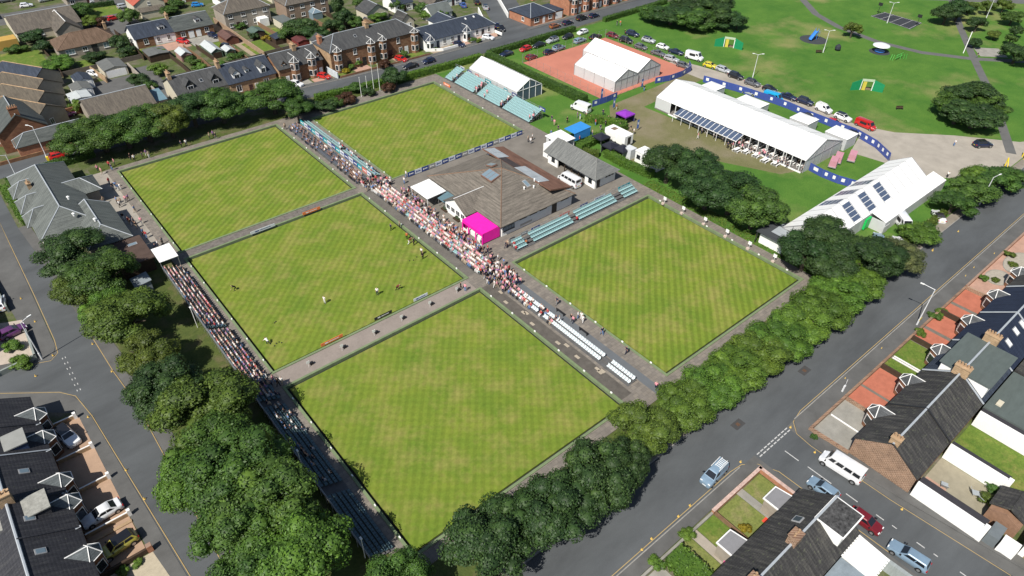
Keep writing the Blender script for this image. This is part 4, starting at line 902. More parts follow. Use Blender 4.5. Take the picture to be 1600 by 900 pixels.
p = G(1374, 81); r_ = T('play_roundabout', 'pale mushroom topped roundabout on a dark disc', 'play roundabout', (p.x, p.y, 0)); MB().lathe([(3.0, 0), (3.0, .03), (.01, .03)], 24).build('safety_surface', DISC, r_, world=False); MB().lathe([(2.5, 1.9), (2.4, 2.1), (1.4, 2.45), (.05, 2.6)], 20).build('canopy', flat('pale_canopy', (.62, .66, .66), .5), r_, world=False); MB().tube((0, 0, 0), (0, 0, 2.3), .12, 8).build('post', STEEL, r_, world=False)
MB().lathe([(1.5, .25), (1.5, .35), (.01, .35)], 16).build('deck', BL2, r_, world=False)
p = G(1403, 93); r_ = T('climbing_frame', 'small green climbing frame in the park', 'climbing frame', (p.x, p.y, 0)); GRN = flat('play_green', (.10, .45, .08), .4)
for k in range(6):
    a = k*math.pi/5; MB().tube((2.4*math.cos(a)*(1), (k-2.5)*.5, 0), (2.0*math.cos(a), (k-2.5)*.5, 1.6), .08, 6).build('post', GRN, r_, world=False)
for z in (.8, 1.55): MB().bar((-2.3, 0, z), (2.3, 0, z), .12, .12).build('rail', GRN, r_, world=False)
DGR = flat('goal_green', (.01, .22, .09), .5)
def goal(label, px, py, rz):
    p = G(px, py); r_ = T('goal_wall', label, 'goal wall', (p.x, p.y, 0), rz)
    for k in range(2):
        s = -1 if k == 0 else 1
        MB().slab([(s*1.6, 0, 0), (s*4.2, -.9, 0), (s*4.2, -.9, 2.2), (s*1.6, 0, 3.0)], .08).build('wing_panel', DGR, r_, world=False)
    MB().box(-1.6, -1.4, -.06, .06, 0, 2.5).build('post', WPAINT, r_, world=False); MB().box(1.4, 1.6, -.06, .06, 0, 2.5).build('post', WPAINT, r_, world=False); MB().box(-1.6, 1.6, -.08, .08, 2.5, 3.1).build('header', flat('goal_white', (.42, .5, .36), .5), r_, world=False)
    MB().box(-1.1, -.2, -.04, .04, 0, 2.4).build('yellow_panel', flat('goal_yellow', (.55, .45, .07), .5), r_, world=False); MB().slab([(-1.5, .3, .02), (1.5, .3, .02), (1.5, 2.4, .02), (-1.5, 2.4, .02)], .015).build('worn_mat', M('worn_earth', (.20, .15, .09), .3, 1), r_, world=False)
goal('green and yellow goal wall in the middle of the park', 1352, 141, rad(-50)); goal('green goal wall beside the park bushes', 1138, 74, rad(-62))
p = [G(*q).xy for q in ((1360, 25), (1382, 19), (1441, 36), (1422, 46))]
r_ = T('ball_court', 'small dark ball court with white markings', 'court', (p[0].x, p[0].y, 0)); MB().prism([tuple(q) for q in p], .0, .03).build('court_surface', M('dark_court', (.035, .038, .045), .15, .5), r_)
m = MB()
for t in (.03, .25, .5, .75, .97):
    a = p[0].lerp(p[3], t); b = p[1].lerp(p[2], t); m.bar((a.x, a.y, .036), (b.x, b.y, .036), .12, .01)
for s in (.04, .96): a = p[0].lerp(p[1], s); b = p[3].lerp(p[2], s); m.bar((a.x, a.y, .037), (b.x, b.y, .037), .12, .01)
m.build('court_lines', WLINE, r_)
for i, (a, rz) in enumerate(((p[0].lerp(p[1], .5), .2), (p[3].lerp(p[2], .5), .2))): h_ = MB().tube((a.x, a.y, 0), (a.x, a.y, 3.4), .07, 6).build('hoop_post', BLACK, r_); MB().box(a.x-.06, a.x+.06, a.y-.7, a.y+.7, 2.8, 3.8).build('backboard', BLACK, h_)
for i, (px, py, lb) in enumerate(((1279, 83, 'beside the blue slide'), (1405, 171, 'in the open park lawn'))):
    p = G(px, py); r_ = T('park_bench', 'dark park bench ' + lb, 'bench', (p.x, p.y, 0), rad(-40)); MB().box(-.9, .9, -.22, .22, .42, .48).build('seat', DARKWOOD, r_, world=False); MB().box(-.9, .9, .22, .27, .5, .9).build('backrest', DARKWOOD, r_, world=False)
    for x in (-.75, .75): MB().box(x-.05, x+.05, -.2, .25, 0, .42).build('leg', BLACK, r_, world=False)
p = G(1308, 79); one(MB().lathe([(.5, 0), (.9, .6), (.8, 1.4), (.2, 2.0)], 10, (p.x, p.y, 0)), 'play_rock', M('dark_rock', (.03, .035, .045), .3, 1), 'dark rounded climbing rock in the park', 'rock', (p.x, p.y, 0))
# yellow height barrier at the right lane end
YB = flat('barrier_yellow', (.75, .55, .02), .4)
for i, (px, py, rz) in enumerate(((1568, 263, .4), (1597, 245, .2))):
    p = G(px, py); r_ = T('height_barrier', ('fallen A shaped yellow barrier by the shrubs', 'yellow barrier post at the lane end')[i], 'barrier', (p.x, p.y, 0), rz); MB().tube((0, 0, 0), (.2, 0, 2.6), .12, 8).build('post', YB, r_, world=False); MB().tube((-1.6, -.6, 0), (.2, 0, 2.6), .1, 8).build('brace', YB, r_, world=False)
# walkway furniture: black benches near the right green, cones and bins
for i, (px, py) in enumerate(((876, 490), (912, 520))):
    p = G(px, py, .13); r_ = T('walkway_bench', ('upper', 'lower')[i] + ' black bench on the walkway beside the right green', 'bench', (p.x, p.y, .13), rad(90)); MB().box(-.9, .9, -.2, .2, .4, .46).build('seat', BLACK, r_, world=False); MB().box(-.9, .9, .18, .24, .46, .85).build('backrest', BLACK, r_, world=False)
    for x in (-.8, .8): MB().box(x-.04, x+.04, -.18, .2, 0, .4).build('leg', BLACK, r_, world=False)
for i, (px, py) in enumerate(((699, 327), (718, 342))):
    p = G(px, py, Zp); r_ = T('planter', ('farther', 'nearer')[i] + ' dark planted bed before the clubhouse porch', 'planter', (p.x, p.y, Zp)); MB().box(-1, 1, -.9, .9, 0, .3).build('planter_box', DARKWOOD, r_, world=False); MB().lathe([(.8, .3), (.9, .5), (.6, .9), (.1, 1.0)], 9).build('foliage', M('planter_leaf', (.03, .045, .02), .4, 3), r_, world=False)
# stacking chairs and hand rails in small groups on the path between the greens
for i, (px, py) in enumerate(((483, 574), (535, 548), (585, 525), (628, 502), (672, 480), (714, 458))):
    p = G(px, py, .125); r_ = T('score_stand', nth(i, 'white score stand on the path before the nearest green') if i else 'leftmost white score stand on the path before the nearest green', 'score stand', (p.x, p.y, .125)); r_['label'] = ('leftmost', 'second from left', 'third from left', 'third from right', 'second from right', 'rightmost')[i] + ' white score stand on the path between the near greens'
    MB().tube((0, 0, 0), (0, 0, 1.3), .03, 5).build('post', WPAINT, r_, world=False); MB().box(-.25, .25, -.02, .02, .8, 1.3).build('board', WPAINT, r_, world=False); MB().box(.35, .9, .15, .55, .0, .45).build('bowls_crate', BLACK, r_, world=False)
for i, (px, py) in enumerate(((1038, 317), (1067, 332), (1101, 349), (1135, 368), (1170, 387), (1209, 407))):
    p = G(px, py, .125); r_ = T('score_stand', ('farthest', 'second farthest', 'third farthest', 'third nearest', 'second nearest', 'nearest')[i] + ' white score stand along the tree side of the right green', 'score stand', (p.x, p.y, .125))
    MB().tube((0, 0, 0), (0, 0, 1.4), .04, 5).build('post', WPAINT, r_, world=False); MB().box(-.03, .03, -.35, .35, .7, 1.4).build('board', WPAINT, r_, world=False); MB().box(-.9, -.5, -.5, .1, 0, .4).build('bowls_crate', flat('pale_crate', (.5, .4, .35), .6), r_, world=False)
# fence mesh round the red court
for lb, a, b in (('left', (109.2, 75.4), (109.2, 108)), ('far', (109.2, 108.1), (143.6, 108.1)), ('right', (143.7, 108), (143.7, 80)), ('near', (109.2, 75.2), (126, 75.2))):
    r_ = T('court_fence', 'thin wire fence along the ' + lb + ' side of the red court', 'fence', (*a, 0)); a = Vector(a); b = Vector(b); n = int((b-a).length/2.8)
    for i in range(n+1): c = a.lerp(b, i/n); MB().tube((c.x, c.y, 0), (c.x, c.y, 2.6), .035, 5).build('post', STEEL, r_)
    for z in (.1, 1.3, 2.55): MB().bar((*a, z), (*b, z), .02, .02).build('rail', STEEL, r_)
# ================================================================ HOUSES
W_F = 'first second third fourth fifth sixth seventh eighth ninth tenth eleventh twelfth'.split()
def H(name, label, x0, x1, y0, y1, ze, zr, axis='x', hip=(0, 0), wall=HARL, rf=SLATE, ov=.3, mid=None, cap=LEAD, cat='house'):
    r_ = T(name, label, cat, ((x0+x1)/2, (y0+y1)/2, 0))
    walls(r_, x0, x1, y0, y1, ze, zr, axis, (not hip[0], not hip[1]), wall, mid)
    roof(r_, x0, x1, y0, y1, ze, zr, axis, hip, rf, ov, mid, cap); return r_
def dormer(p, x, y, zs, wd=1.6, back=2.2, h=1.5, wall=WPAINT, rf=SLATE, rh=.7):
    """gabled dormer facing -y: front at y, sill at zs"""
    m = MB().box(x-wd/2, x+wd/2, y, y+back, zs-.6, zs+h); m.add([(x-wd/2, y, zs+h), (x+wd/2, y, zs+h), (x, y, zs+h+rh)], [(0, 1, 2)]); o = m.build('dormer', wall, p)
    k = MB(); k.slab([(x-wd/2-.15, y-.15, zs+h-.05), (x, y-.15, zs+h+rh+.03), (x, y+back+.6, zs+h+rh+.03), (x-wd/2-.15, y+back+.6, zs+h-.05)][::-1], .08); k.slab([(x+wd/2+.15, y-.15, zs+h-.05), (x, y-.15, zs+h+rh+.03), (x, y+back+.6, zs+h+rh+.03), (x+wd/2+.15, y+back+.6, zs+h-.05)], .08)
    k.build('dormer_roof', rf, o); fr = MB(); fr.box(x-wd*.38, x+wd*.38, y-.05, y-.002, zs+.1, zs+h-.1); fr.build('window_frame', WPAINT, o); MB().box(x-wd*.3, x-.04, y-.07, y-.052, zs+.2, zs+h-.2).box(x+.04, x+wd*.3, y-.07, y-.052, zs+.2, zs+h-.2).build('pane', PANE, o)
def boxwall(label, pts, h=.9, t=.25, mat=RUBBLE, name='garden_wall', cope=None):
    r_ = T(name, label, 'wall', (pts[0][0], pts[0][1], 0))
    for a, b in zip(pts[:-1], pts[1:]):
        a = Vector(a); b = Vector(b); d = (b-a).normalized(); n = Vector((-d.y, d.x))*t/2; e = d*t*.49
        MB().prism([tuple(a-n-e), tuple(b-n+e), tuple(b+n+e), tuple(a+n-e)], 0, h).build('wall_run', mat, r_)
        if cope: n = n*(.75 if cope is WPAINT else 1.3); MB().prism([tuple(a-n-e), tuple(b-n+e), tuple(b+n+e), tuple(a+n-e)], h, h+.08).build('coping', cope, r_)
    return r_
# ---- far street, left to right
h = H('slate_terrace', 'slate roofed cottage pair with dark gabled dormers behind the tree row', 21.6, 34.2, 136.8, 148.6, 3.6, 6.4, 'x', (0, 0), CREAM, SLATE)
for x in (25.2, 31.6): dormer(h, x, 138.0, 3.9, 2.0, 2.4, 1.2, SLATE_D, SLATE, 1.3)
skylight(h, (28.6, 139.6, 4.95), -90, .475, .8, 1.1, PANE); chimney(h, 22, 142.7, 6, 7.6, .8, 1.8); 
for x in (23.5, 28, 32): window(h, (x, 136.8, 1.0), '-y', 1.2, 1.6)
h = H('slate_terrace', 'slate roofed cottage with white dormers beside the tree row', 34.3, 46.8, 136.4, 148.4, 3.6, 6.5, 'x', (0, 0), TAN, SLATE_B)
dormer(h, 37.0, 137.6, 3.9, 1.9, 2.4, 1.3, WPAINT, SLATE, 1.0); dormer(h, 40.2, 138.4, 4.3, 1.0, 1.6, 1.0, WPAINT, SLATE, .3); dormer(h, 44.0, 137.2, 3.9, 1.6, 2.6, 1.5, WPAINT, SLATE, 1.2)
chimney(h, 34.3, 142.4, 6, 7.7, .8, 1.8); door(h, (39.6, 136.4, .1), '-y'); door(h, (41.2, 136.4, .1), '-y', WPAINT)
for x in (36.5, 44.0): window(h, (x, 136.4, 1.0), '-y', 1.4, 1.7)
h = H('sandstone_house', 'brown sandstone house with two gabled bays and tan gable wall', 47.6, 60.2, 135.6, 145.6, 4.4, 7.0, 'x', (0, 0), STONE2, SLATE)
MB().box(47.55, 47.6, 135.7, 145.5, 0, 4.3).build('gable_face', TAN, h)
for x in (52.2, 57.2): bay(h, (x, 135.6, 0), '-y', 2.6, 1.1, 0, 5.6, STONE2, 1.4, SLATE, 3.2, storeys=2)
for x in (49.4, 59.3): dormer(h, x, 136.2, 4.4, 1.0, 1.4, .9, STONE2, SLATE, .8)
chimney(h, 54.6, 140.6, 6.6, 8.2, 1.0, 1.8); door(h, (49.6, 135.6, .1), '-y', WPAINT); door(h, (59.4, 135.6, .1), '-y', WPAINT)
h = H('sandstone_terrace', 'long two storey red brown sandstone terrace with four white trimmed bays', 62.3, 91.2, 134.4, 144.6, 6.0, 8.8, 'x', (4.2, 4.2), STONE2, SLATE)
MB().box(62.24, 62.29, 134.5, 144.4, 0, 5.8).build('gable_face', TAN, h)
for x in (64.4, 75.0, 78.8, 89.6): bay(h, (x, 134.4, 0), '-y', 2.5, 1.0, 0, 6.0, STONE2, 1.2, SLATE, 2.6, storeys=2)
for x in (69.8, 84.0): window(h, (x, 134.4, 3.8), '-y', 1.1, 1.6); window(h, (x+.6, 134.4, .9), '-y', 1.1, 1.6)
for x, mt in ((67.6, DOORD), (72.4, BLACK), (81.2, DOORD), (86.6, WPAINT)): door(h, (x, 134.4, .1), '-y', mt, 1.2, 2.3)
chimney(h, 76.8, 139.5, 8.4, 9.8, 1.0, 1.8); chimney(h, 63.0, 141.5, 5.8, 8.2, .9, 1.6, BRICK)
skylight(h, (72, 137.4, 7.6), -90, .55, .8, 1.0, PANE)
h = H('white_cottage_row', 'long white single storey cottage row with dark slate roof', 92.4, 118.6, 132.8, 142.0, 3.0, 5.6, 'x', (0, 3.5), WHITE, SLATE_B)
for x in (94.0, 107.6): bay(h, (x, 132.8, 0), '-y', 2.8, 1.0, 0, 3.0, WHITE, 1.6, SLATE_B, 2.4)
for x in (99.2, 102.2, 111.6, 116.4): window(h, (x, 132.8, .9), '-y', 1.1, 1.5)
for x in (96.8, 104.6, 113.9): door(h, (x, 132.8, .1), '-y', SLATE_B if x < 110 else PANE)
for x in (110.0, 113.2): skylight(h, (x, 136.5, 5.1), -90, .56, .6, .8, WPAINT)
h = H('white_annexe', 'white rear annexe with slate roof behind the cottage row', 104.5, 112.5, 142.2, 149, 2.8, 4.4, 'y', (0, 0), WHITE, SLATE_B)
h = H('brick_bungalow', 'orange brick corner bungalow with dark hipped roof', 131.6, 142.0, 130.2, 141, 2.9, 5.2, 'x', (4.6, 4.6), BRICK, SLATE_B)
for x, w_ in ((134.2, 2.0), (140.2, 1.6)): window(h, (x, 130.2, .9), '-y', w_, 1.4)
door(h, (137.4, 130.2, .1), '-y', WPAINT); window(h, (131.6, 134, .9), '-x', 1.2, 1.3)
g_ = T('brick_garage', 'small garage with white door beside the brick bungalow', 'garage', (144, 134, 0)); MB().box(142.2, 146.4, 130.4, 138, 0, 2.6).build('wall', BRICK, g_); MB().box(142.1, 146.5, 130.3, 138.1, 2.6, 2.75).build('roof', SLATE_B, g_); MB().box(142.8, 145.8, 130.33, 130.4, .1, 2.2).build('garage_door', WPAINT, g_)
for i, (x0, x1) in enumerate(((149, 159), (159.3, 169), (169.4, 180))):
    h = H('brick_villa', ('nearest', 'middle', 'farthest')[i] + ' pink brick villa with bay windows beyond the corner bungalow', x0, x1, 130.4, 140, 5.2, 7.6, 'x', (0, 0), BRICK if i != 1 else STONE, SLATE)
    for x in (x0+2.2, x1-2.2): bay(h, (x, 130.4, 0), '-y', 2.4, .9, 0, 5.0, BRICK, 1.1, SLATE, 2, storeys=2)
    door(h, ((x0+x1)/2, 130.4, .1), '-y', WPAINT); window(h, ((x0+x1)/2, 130.4, 3.2), '-y', 1.1, 1.4)
# ---- upper left
h = H('brown_bungalow', 'brown tiled hipped bungalow with two picture windows', 6.4, 22.4, 191.2, 201, 2.7, 5.2, 'x', (4.9, 3.5), HARL, TILE, cap=M('brown_ridge', (.2, .13, .09)))
for x in (9.3, 19.4): window(h, (x, 191.2, .8), '-y', 2.4, 1.4, WPAINT, PANE_L, 2)
window(h, (13.2, 191.2, 1), '-y', 1.3, 1.2); door(h, (15.8, 191.2, .1), '-y', BLACK, 1.6, 2.2); chimney(h, 21.4, 198, 3.8, 5.6, .7, .9, TAN, 2)
h = H('gabled_bungalow', 'long grey brown bungalow with projecting white edged gable', .2, 18, 213.6, 233, 2.7, 5.0, 'x', (0, 0), CREAM, TILE_G, mid=224)
walls(h, 9.8, 16.6, 208.6, 216, 2.6, 4.9, 'y', (1, 0), HARL, name='gable_wing'); roof(h, 9.8, 16.6, 208.6, 222, 2.6, 4.95, 'y', (0, .01), TILE_G, .3, cap=WPAINT)
for x in (2.6, 6.4): window(h, (x, 213.6, .9), '-y', 1.8, 1.3, WPAINT, PANE_L, 1)
one(MB().box(-7, -.6, 209, 213.4, 0, 2.6), 'yellow_garage', M('ochre_sheet', (.45, .28, .07), .1, .5), 'flat ochre roofed garage at the upper left edge', 'garage', (-4, 211, 0))
h = H('semi_detached_house', 'semi detached cottage half with blue slates and white gable', 26, 37.4, 186.4, 195.4, 3.0, 5.6, 'x', (0, 0), WHITE, SLATE_B); MB().box(26.2, 31.2, 186.34, 186.39, 0, 2.9).build('stone_face', STONE2, h)
dormer(h, 34.4, 187.8, 3.6, 1.9, 2.0, 1.1, WPAINT, SLATE_B, .4); window(h, (28.8, 186.35, .9), '-y', 1.3, 1.5); window(h, (32.4, 186.4, .9), '-y', 1.0, 1.4); window(h, (35.4, 186.4, .9), '-y', 1.0, 1.4); window(h, (26, 190, 1.0), '-x', 1.2, 1.2)
h = H('semi_detached_house', 'semi detached cottage half with grey lichened slates and dormer', 37.5, 49, 186, 195.2, 3.0, 5.7, 'x', (0, 0), STONE2, SLATE_Y); dormer(h, 45.2, 187.4, 3.7, 1.7, 2.0, 1.1, WPAINT, SLATE, .4)
for x in (39.6, 46.8): window(h, (x, 186, .9), '-y', 1.3, 1.4)
door(h, (42, 186, .1), '-y', WPAINT, 1.6); door(h, (44.2, 186, .1), '-y', WPAINT, 1.4); chimney(h, 37.5, 190.8, 5.4, 6.8, .7, 1.5)
h = H('harled_semi', 'grey harled two storey semi with hipped roof at the top edge', 52.8, 67.6, 185.2, 194, 5.4, 8.0, 'x', (4, 4), HARL, TILE_G)
for x in (54.6, 58.8, 62.4, 66.0): window(h, (x, 185.2, 3.6), '-y', 1.4, 1.1); window(h, (x, 185.2, 1.0), '-y', 1.4, 1.2)
door(h, (56.6, 185.2, .1), '-y'); MB().box(62.6, 65.6, 182.4, 185.15, 0, 2.5).build('porch', WHITE, h)
h = H('harled_semi', 'brown harled two storey semi with white conservatory', 71.6, 86.5, 181.5, 190, 5.4, 8.0, 'x', (4, 4), M('brown_harling', (.26, .19, .14), .15, 1), TILE_G)
for x in (73.4, 77.2, 80.8, 84.6): window(h, (x, 181.5, 3.6), '-y', 1.4, 1.1); window(h, (x, 181.5, 1.0), '-y', 1.4, 1.2)
MB().box(79.0, 82.4, 178.4, 181.45, 0, 2.1).build('conservatory', PANE_L, h); roof(h, 79.0, 82.4, 178.4, 181.4, 2.1, 3.1, 'y', (1.2, 0), PANE_L, .1, cap=WPAINT, capr=.08)
g_ = T('flat_garage', 'grey flat roofed garage between the two harled semis', 'garage', (69, 178, 0)); MB().box(66.8, 70.4, 174.8, 182, 0, 2.4).build('wall', CREAM, g_); MB().box(66.6, 70.6, 174.6, 182.2, 2.4, 2.55).build('roof', M('grey_green_felt', (.11, .125, .12), .2, .6), g_); MB().box(67.2, 70, 174.74, 174.8, .1, 2.1).build('garage_door', flat('grey_door', (.3, .31, .32), .5), g_)
h = H('cream_house', 'cream gable ended house with red roof edge at the top', 34.4, 44, 214.6, 224, 4.2, 6.8, 'y', (0, 0), CREAM, M('red_tile', (.36, .09, .06), .25, 1), ov=.2); window(h, (39.2, 214.6, 3.6), '-y', .9, .9); MB().box(35.6, 42.8, 212.4, 214.55, 0, 2.2).build('lean_to', CREAM, h); MB().slab([(35.4, 212.2, 2.2), (43, 212.2, 2.2), (43, 214.6, 3.0), (35.4, 214.6, 3.0)], .1).build('lean_to_roof', TILE_G, h)
# stepped row turned towards the corner
for i in range(4):
    r_ = T('stepped_house', ('farthest', 'third nearest', 'second nearest', 'nearest')[i] + ' roof of the stepped brown terrace at the left edge', 'house', (0, 0, 0)); L = 8.5
    walls(r_, -L, L, -4.4, 4.4, 3.6, 6.0, 'x', (0, 1), HARL); roof(r_, -L, L, -4.4, 4.4, 3.6, 6.1, 'x', (4, 0), SLATE_B if i == 0 else slatemat('brown_slate', (.10, .085, .065), 'x', (.15, .125, .09), lichen=.15), .25, cap=TAN); window(r_, (8.5, 0, 1.2), '+x', 1.1, 1.4)
    r_.location = (-5.5-i*1.5, 177.0-i*8.2, 0); r_.rotation_euler = (0, 0, rad(-58))
h = H('tiled_hall', 'low hall with broad grey brown tiled roof behind the street trees', 1.8, 16.2, 138.2, 149.6, 3.0, 5.6, 'x', (0, 0), HARL, TILE_G); MB().slab([(16.6, 140, 2.4), (19.6, 140, 2.4), (19.6, 146, 3.2), (16.6, 146, 3.2)], .12).build('blue_lean_to', M('blue_sheet', (.12, .2, .25), .15, 1), h); MB().box(16.7, 19.4, 140.2, 145.9, 0, 2.3).build('lean_to_wall', HARL, h)
h = H('sandstone_lodge', 'tall red sandstone gable house with chimney at the left edge', -17, -7.4, 138, 150, 4.6, 8.2, 'y', (0, 0), STONE, SLATE_Y); chimney(h, -12.2, 138.6, 7.4, 9.4, 1.8, .9, STONE, 4); window(h, (-14.6, 138, 1.2), '-y', 1.0, 1.5)
bay(h, (-17, 144, 0), '-x', 3.0, 1.2, 0, 4.4, STONE, 1.4, SLATE_Y, 2.5)
h = H('sandstone_annexe', 'low red brick annexe with grey hipped roof on the far street', -14.8, -1.2, 133.6, 137.8, 2.9, 4.7, 'x', (2.4, 0), BRICK, SLATE_Y); MB().box(-15.4, -1.2, 133.0, 133.5, 0, .0001).build('plinth', STONE, h)
for x in (-8.4, -5.8, -3): window(h, (x, 133.6, .8), '-y', .9, 1.5, DOORD, PANE, 0)
boxwall('low stone wall before the red brick annexe', [(-26, 133.1), (-1, 133.0)], .8, .3, STONE2)
# far roofs along the top edge
for i, (x0, x1, y0, y1, wl, rf) in enumerate(((92, 100, 166, 173, CREAM, SLATE), (104, 111, 168, 176, WHITE, SLATE_B), (113, 119, 160, 167, HARL, TILE_G), (120, 128, 163, 170, WHITE, SLATE), (96, 101, 152, 157, CREAM, SLATE_D), (108, 116, 152, 158, WHITE, M('grey_green_felt', (.11, .125, .12))), (60, 70, 208, 216, WHITE, TILE_G), (76, 88, 203, 212, CREAM, TILE_G), (47, 57, 222, 232, STONE2, TILE), (150, 160, 150, 160, BRICK, SLATE), (-14, -2, 240, 250, CREAM, TILE_G), (20, 32, 240, 250, HARL, TILE))):
    h = H('far_house', ('leftmost cream', 'blue roofed white', 'small harled', 'rightmost white', 'tiny cream', 'felt roofed white', 'white walled', 'broad cream', 'brown stone', 'brick corner', 'far left cream', 'far left harled')[i] + ' house among the rooftops at the top of the view', x0, x1, y0, y1, 2.8, 5.0, 'x' if i % 2 else 'y', (0, 0), wl, rf)
    window(h, (x0+1.6, y0, .9), '-y', 1.4, 1.2); window(h, (x1-1.8, y0, .9), '-y', 1.4, 1.2); door(h, ((x0+x1)/2+.4, y0, .1), '-y', DOORD if i % 2 else WPAINT)
# garages and sheds in the back gardens
def shed(name, label, x0, x1, y0, y1, h, rise, wall, rf, dr=None, axis='y'):
    r_ = T(name, label, name.split('_')[-1], ((x0+x1)/2, (y0+y1)/2, 0)); walls(r_, x0, x1, y0, y1, h, h+rise, axis, (1, 1), wall); roof(r_, x0, x1, y0, y1, h, h+rise, axis, (0, 0), rf, .15, cap=rf, capr=.04, t=.08)
    if dr: MB().box(x0+.4, x1-.4, y0-.05, y0-.001, .05, h-.3).build('garage_door' if 'garage' in name else 'shed_door', dr, r_)
    return r_
FELT = M('grey_felt_roof', (.12, .125, .12), .2, 1); PALE = M('pale_sheet_roof', (.42, .45, .45), .12, 1); DKF = SLATE_B
shed('double_garage', 'double garage with white up-and-over door and felt roof', 12.4, 18.2, 168.6, 176, 2.3, .6, CREAM, FELT, WPAINT)
shed('small_garage', 'dark roofed single garage beside the parked silver car', 4.6, 8.6, 164.8, 170.6, 2.2, .7, WHITE, DKF, WPAINT); shed('small_garage', 'grey roofed middle garage in the lock-up yard', 2.6, 7.0, 159.0, 164.4, 2.2, .6, WHITE, FELT, WPAINT); shed('small_garage', 'white roofed nearest garage in the lock-up yard', .8, 5.4, 153.8, 158.8, 2.2, .3, WHITE, PALE, WPAINT)
shed('garden_shed', 'pale roofed pink shed in the middle back gardens', 32.6, 35.6, 168, 173, 2.0, .8, M('pink_boards', (.32, .2, .17)), PALE, DARKWOOD); shed('garden_shed', 'long pale roofed green shed in the back gardens', 40.2, 43.4, 165, 173.6, 2.0, .9, M('green_boards', (.1, .14, .1)), PALE, DARKWOOD); shed('garden_shed', 'small grey roofed shed beside the green shed', 44, 46.6, 163.5, 167.5, 1.9, .6, MC['green_boards'], PALE, DARKWOOD)
shed('garden_shed', 'flat weathered shed behind the semi cottages', 25.5, 31, 173, 179, 2.0, .2, DARKWOOD, FELT); shed('garden_shed', 'rust brown long hut on a back lawn', 47.8, 51.5, 173, 180, 1.9, .8, M('rust_boards', (.13, .05, .035)), M('rust_roof', (.11, .06, .05), .3, 1)); shed('garden_shed', 'dark green roofed shed by the lawn of the harled semi', 56, 60, 173, 177.5, 1.9, .7, DARKWOOD, M('green_felt', (.08, .12, .10)))
shed('garden_shed', 'navy roofed hut behind the slate terrace', 59.5, 65, 164.5, 168.5, 1.9, .5, DARKWOOD, DKF); shed('garden_shed', 'small stone hut with slate roof behind the sandstone terrace', 66.5, 71.5, 150.5, 156, 2.6, 1.6, CREAM, SLATE); shed('garden_shed', 'red boarded hut with open front behind the gabled house', 63.5, 67, 157.5, 162, 2.0, .4, M('red_boards', (.18, .035, .03)), M('dark_red_roof', (.10, .03, .03)))
# garden floors: lawns, yards and lanes
def patch(name, label, pts, mat, z=.006): return sheet(name, pts, z, mat, label)
GM = {'L': GLAWN, 'C': CONC, 'A': ASPH2, 'P': PINKISH, 'T': M('tan_ground', (.30, .24, .17), .2, .6)}
for i, (k, x0, x1, y0, y1) in enumerate((('L', 22, 27, 180, 186), ('L', 9, 15, 180, 187), ('A', 5, 24, 150, 168), ('A', 19.5, 24, 132.6, 172), ('C', 40, 48, 178.5, 185.8), ('P', 31, 39.5, 179.5, 186), ('L', 44.5, 48, 158, 178), ('L', 51.5, 58, 158, 172), ('L', 60.5, 66, 172, 180), ('T', 50, 52.6, 160, 195), ('L', 67, 73, 160, 171), ('T', 66, 72, 170, 176), ('L', 72, 84, 146, 158), ('C', 84, 100, 146, 158), ('L', 86, 100, 158, 165), ('A', -20, 80, 233.5, 246), ('A', 18.5, 34, 203, 240), ('L', 20, 33, 224, 236), ('C', 26, 34, 133, 136.6), ('P', 35, 47, 133, 136.4), ('P', 55.5, 61, 131, 134.5), ('C', 48, 55, 131.4, 135.4), ('L', 63, 67, 130.4, 134.3), ('P', 68, 73, 130, 134.3), ('L', 75, 79, 129.8, 134.3), ('P', 81, 85, 129.6, 134.3), ('L', 86, 91, 129.6, 134), ('T', 93, 101, 129.8, 132.7), ('P', 102, 107, 129.8, 132.7), ('P', 110, 118.6, 129.6, 132.7), ('P', 131, 147, 129.5, 130.1), ('L', -10, 3, 190, 206), ('A', -8, 24, 134, 138))):
    patch({'L': 'lawn', 'C': 'yard', 'A': 'lane', 'P': 'driveway', 'T': 'yard'}[k], None, R4(x0, x1, y0, y1), GM[k], .006+(i % 3)*.002)
boxwall('white front wall of the cottage row garden', [(92.2, 132.6), (96.6, 129.9), (104.4, 129.8)], .8, .3, WHITE); boxwall('white front wall beside the second cottage bay', [(108, 132.4), (108.2, 129.8), (112.2, 129.7)], .8, .3, WHITE); boxwall('white end wall of the cottage row drive', [(118.9, 134), (119, 129.6)], .8, .3, WHITE)
boxwall('pale wall between sandstone house and terrace', [(61.3, 136), (61.6, 130.4)], 1.8, .3, M('pale_blue_render', (.5, .55, .58))); boxwall('stone garden wall along the back lane', [(19.3, 133), (19.3, 172)], 1.8, .4, HARL); boxwall('brown wall along the back garden lane', [(52.8, 158), (52.8, 196)], 1.5, .3, M('tan_wall', (.3, .21, .14))); boxwall('low stone wall of the slate cottages', [(21, 133.5), (46, 132.6)], .8, .3, CREAM); boxwall('low stone wall before the long terrace', [(62.5, 130.3), (91.5, 129.6)], .6, .3, STONE2)
boxwall('stone wall between lock-up yard and double garage', [(10.6, 176), (11.8, 166)], 1.6, .3, TAN); boxwall('dark wall at the lodge back court', [(-5, 150), (8, 151)], 2.0, .4, STONE); boxwall('white wall of the corner side street', [(122.6, 144), (127, 152)], 1.6, .3, WHITE); boxwall('white wall with brick pier on the side street', [(131.4, 141.5), (146, 168)], 1.6, .3, WHITE)
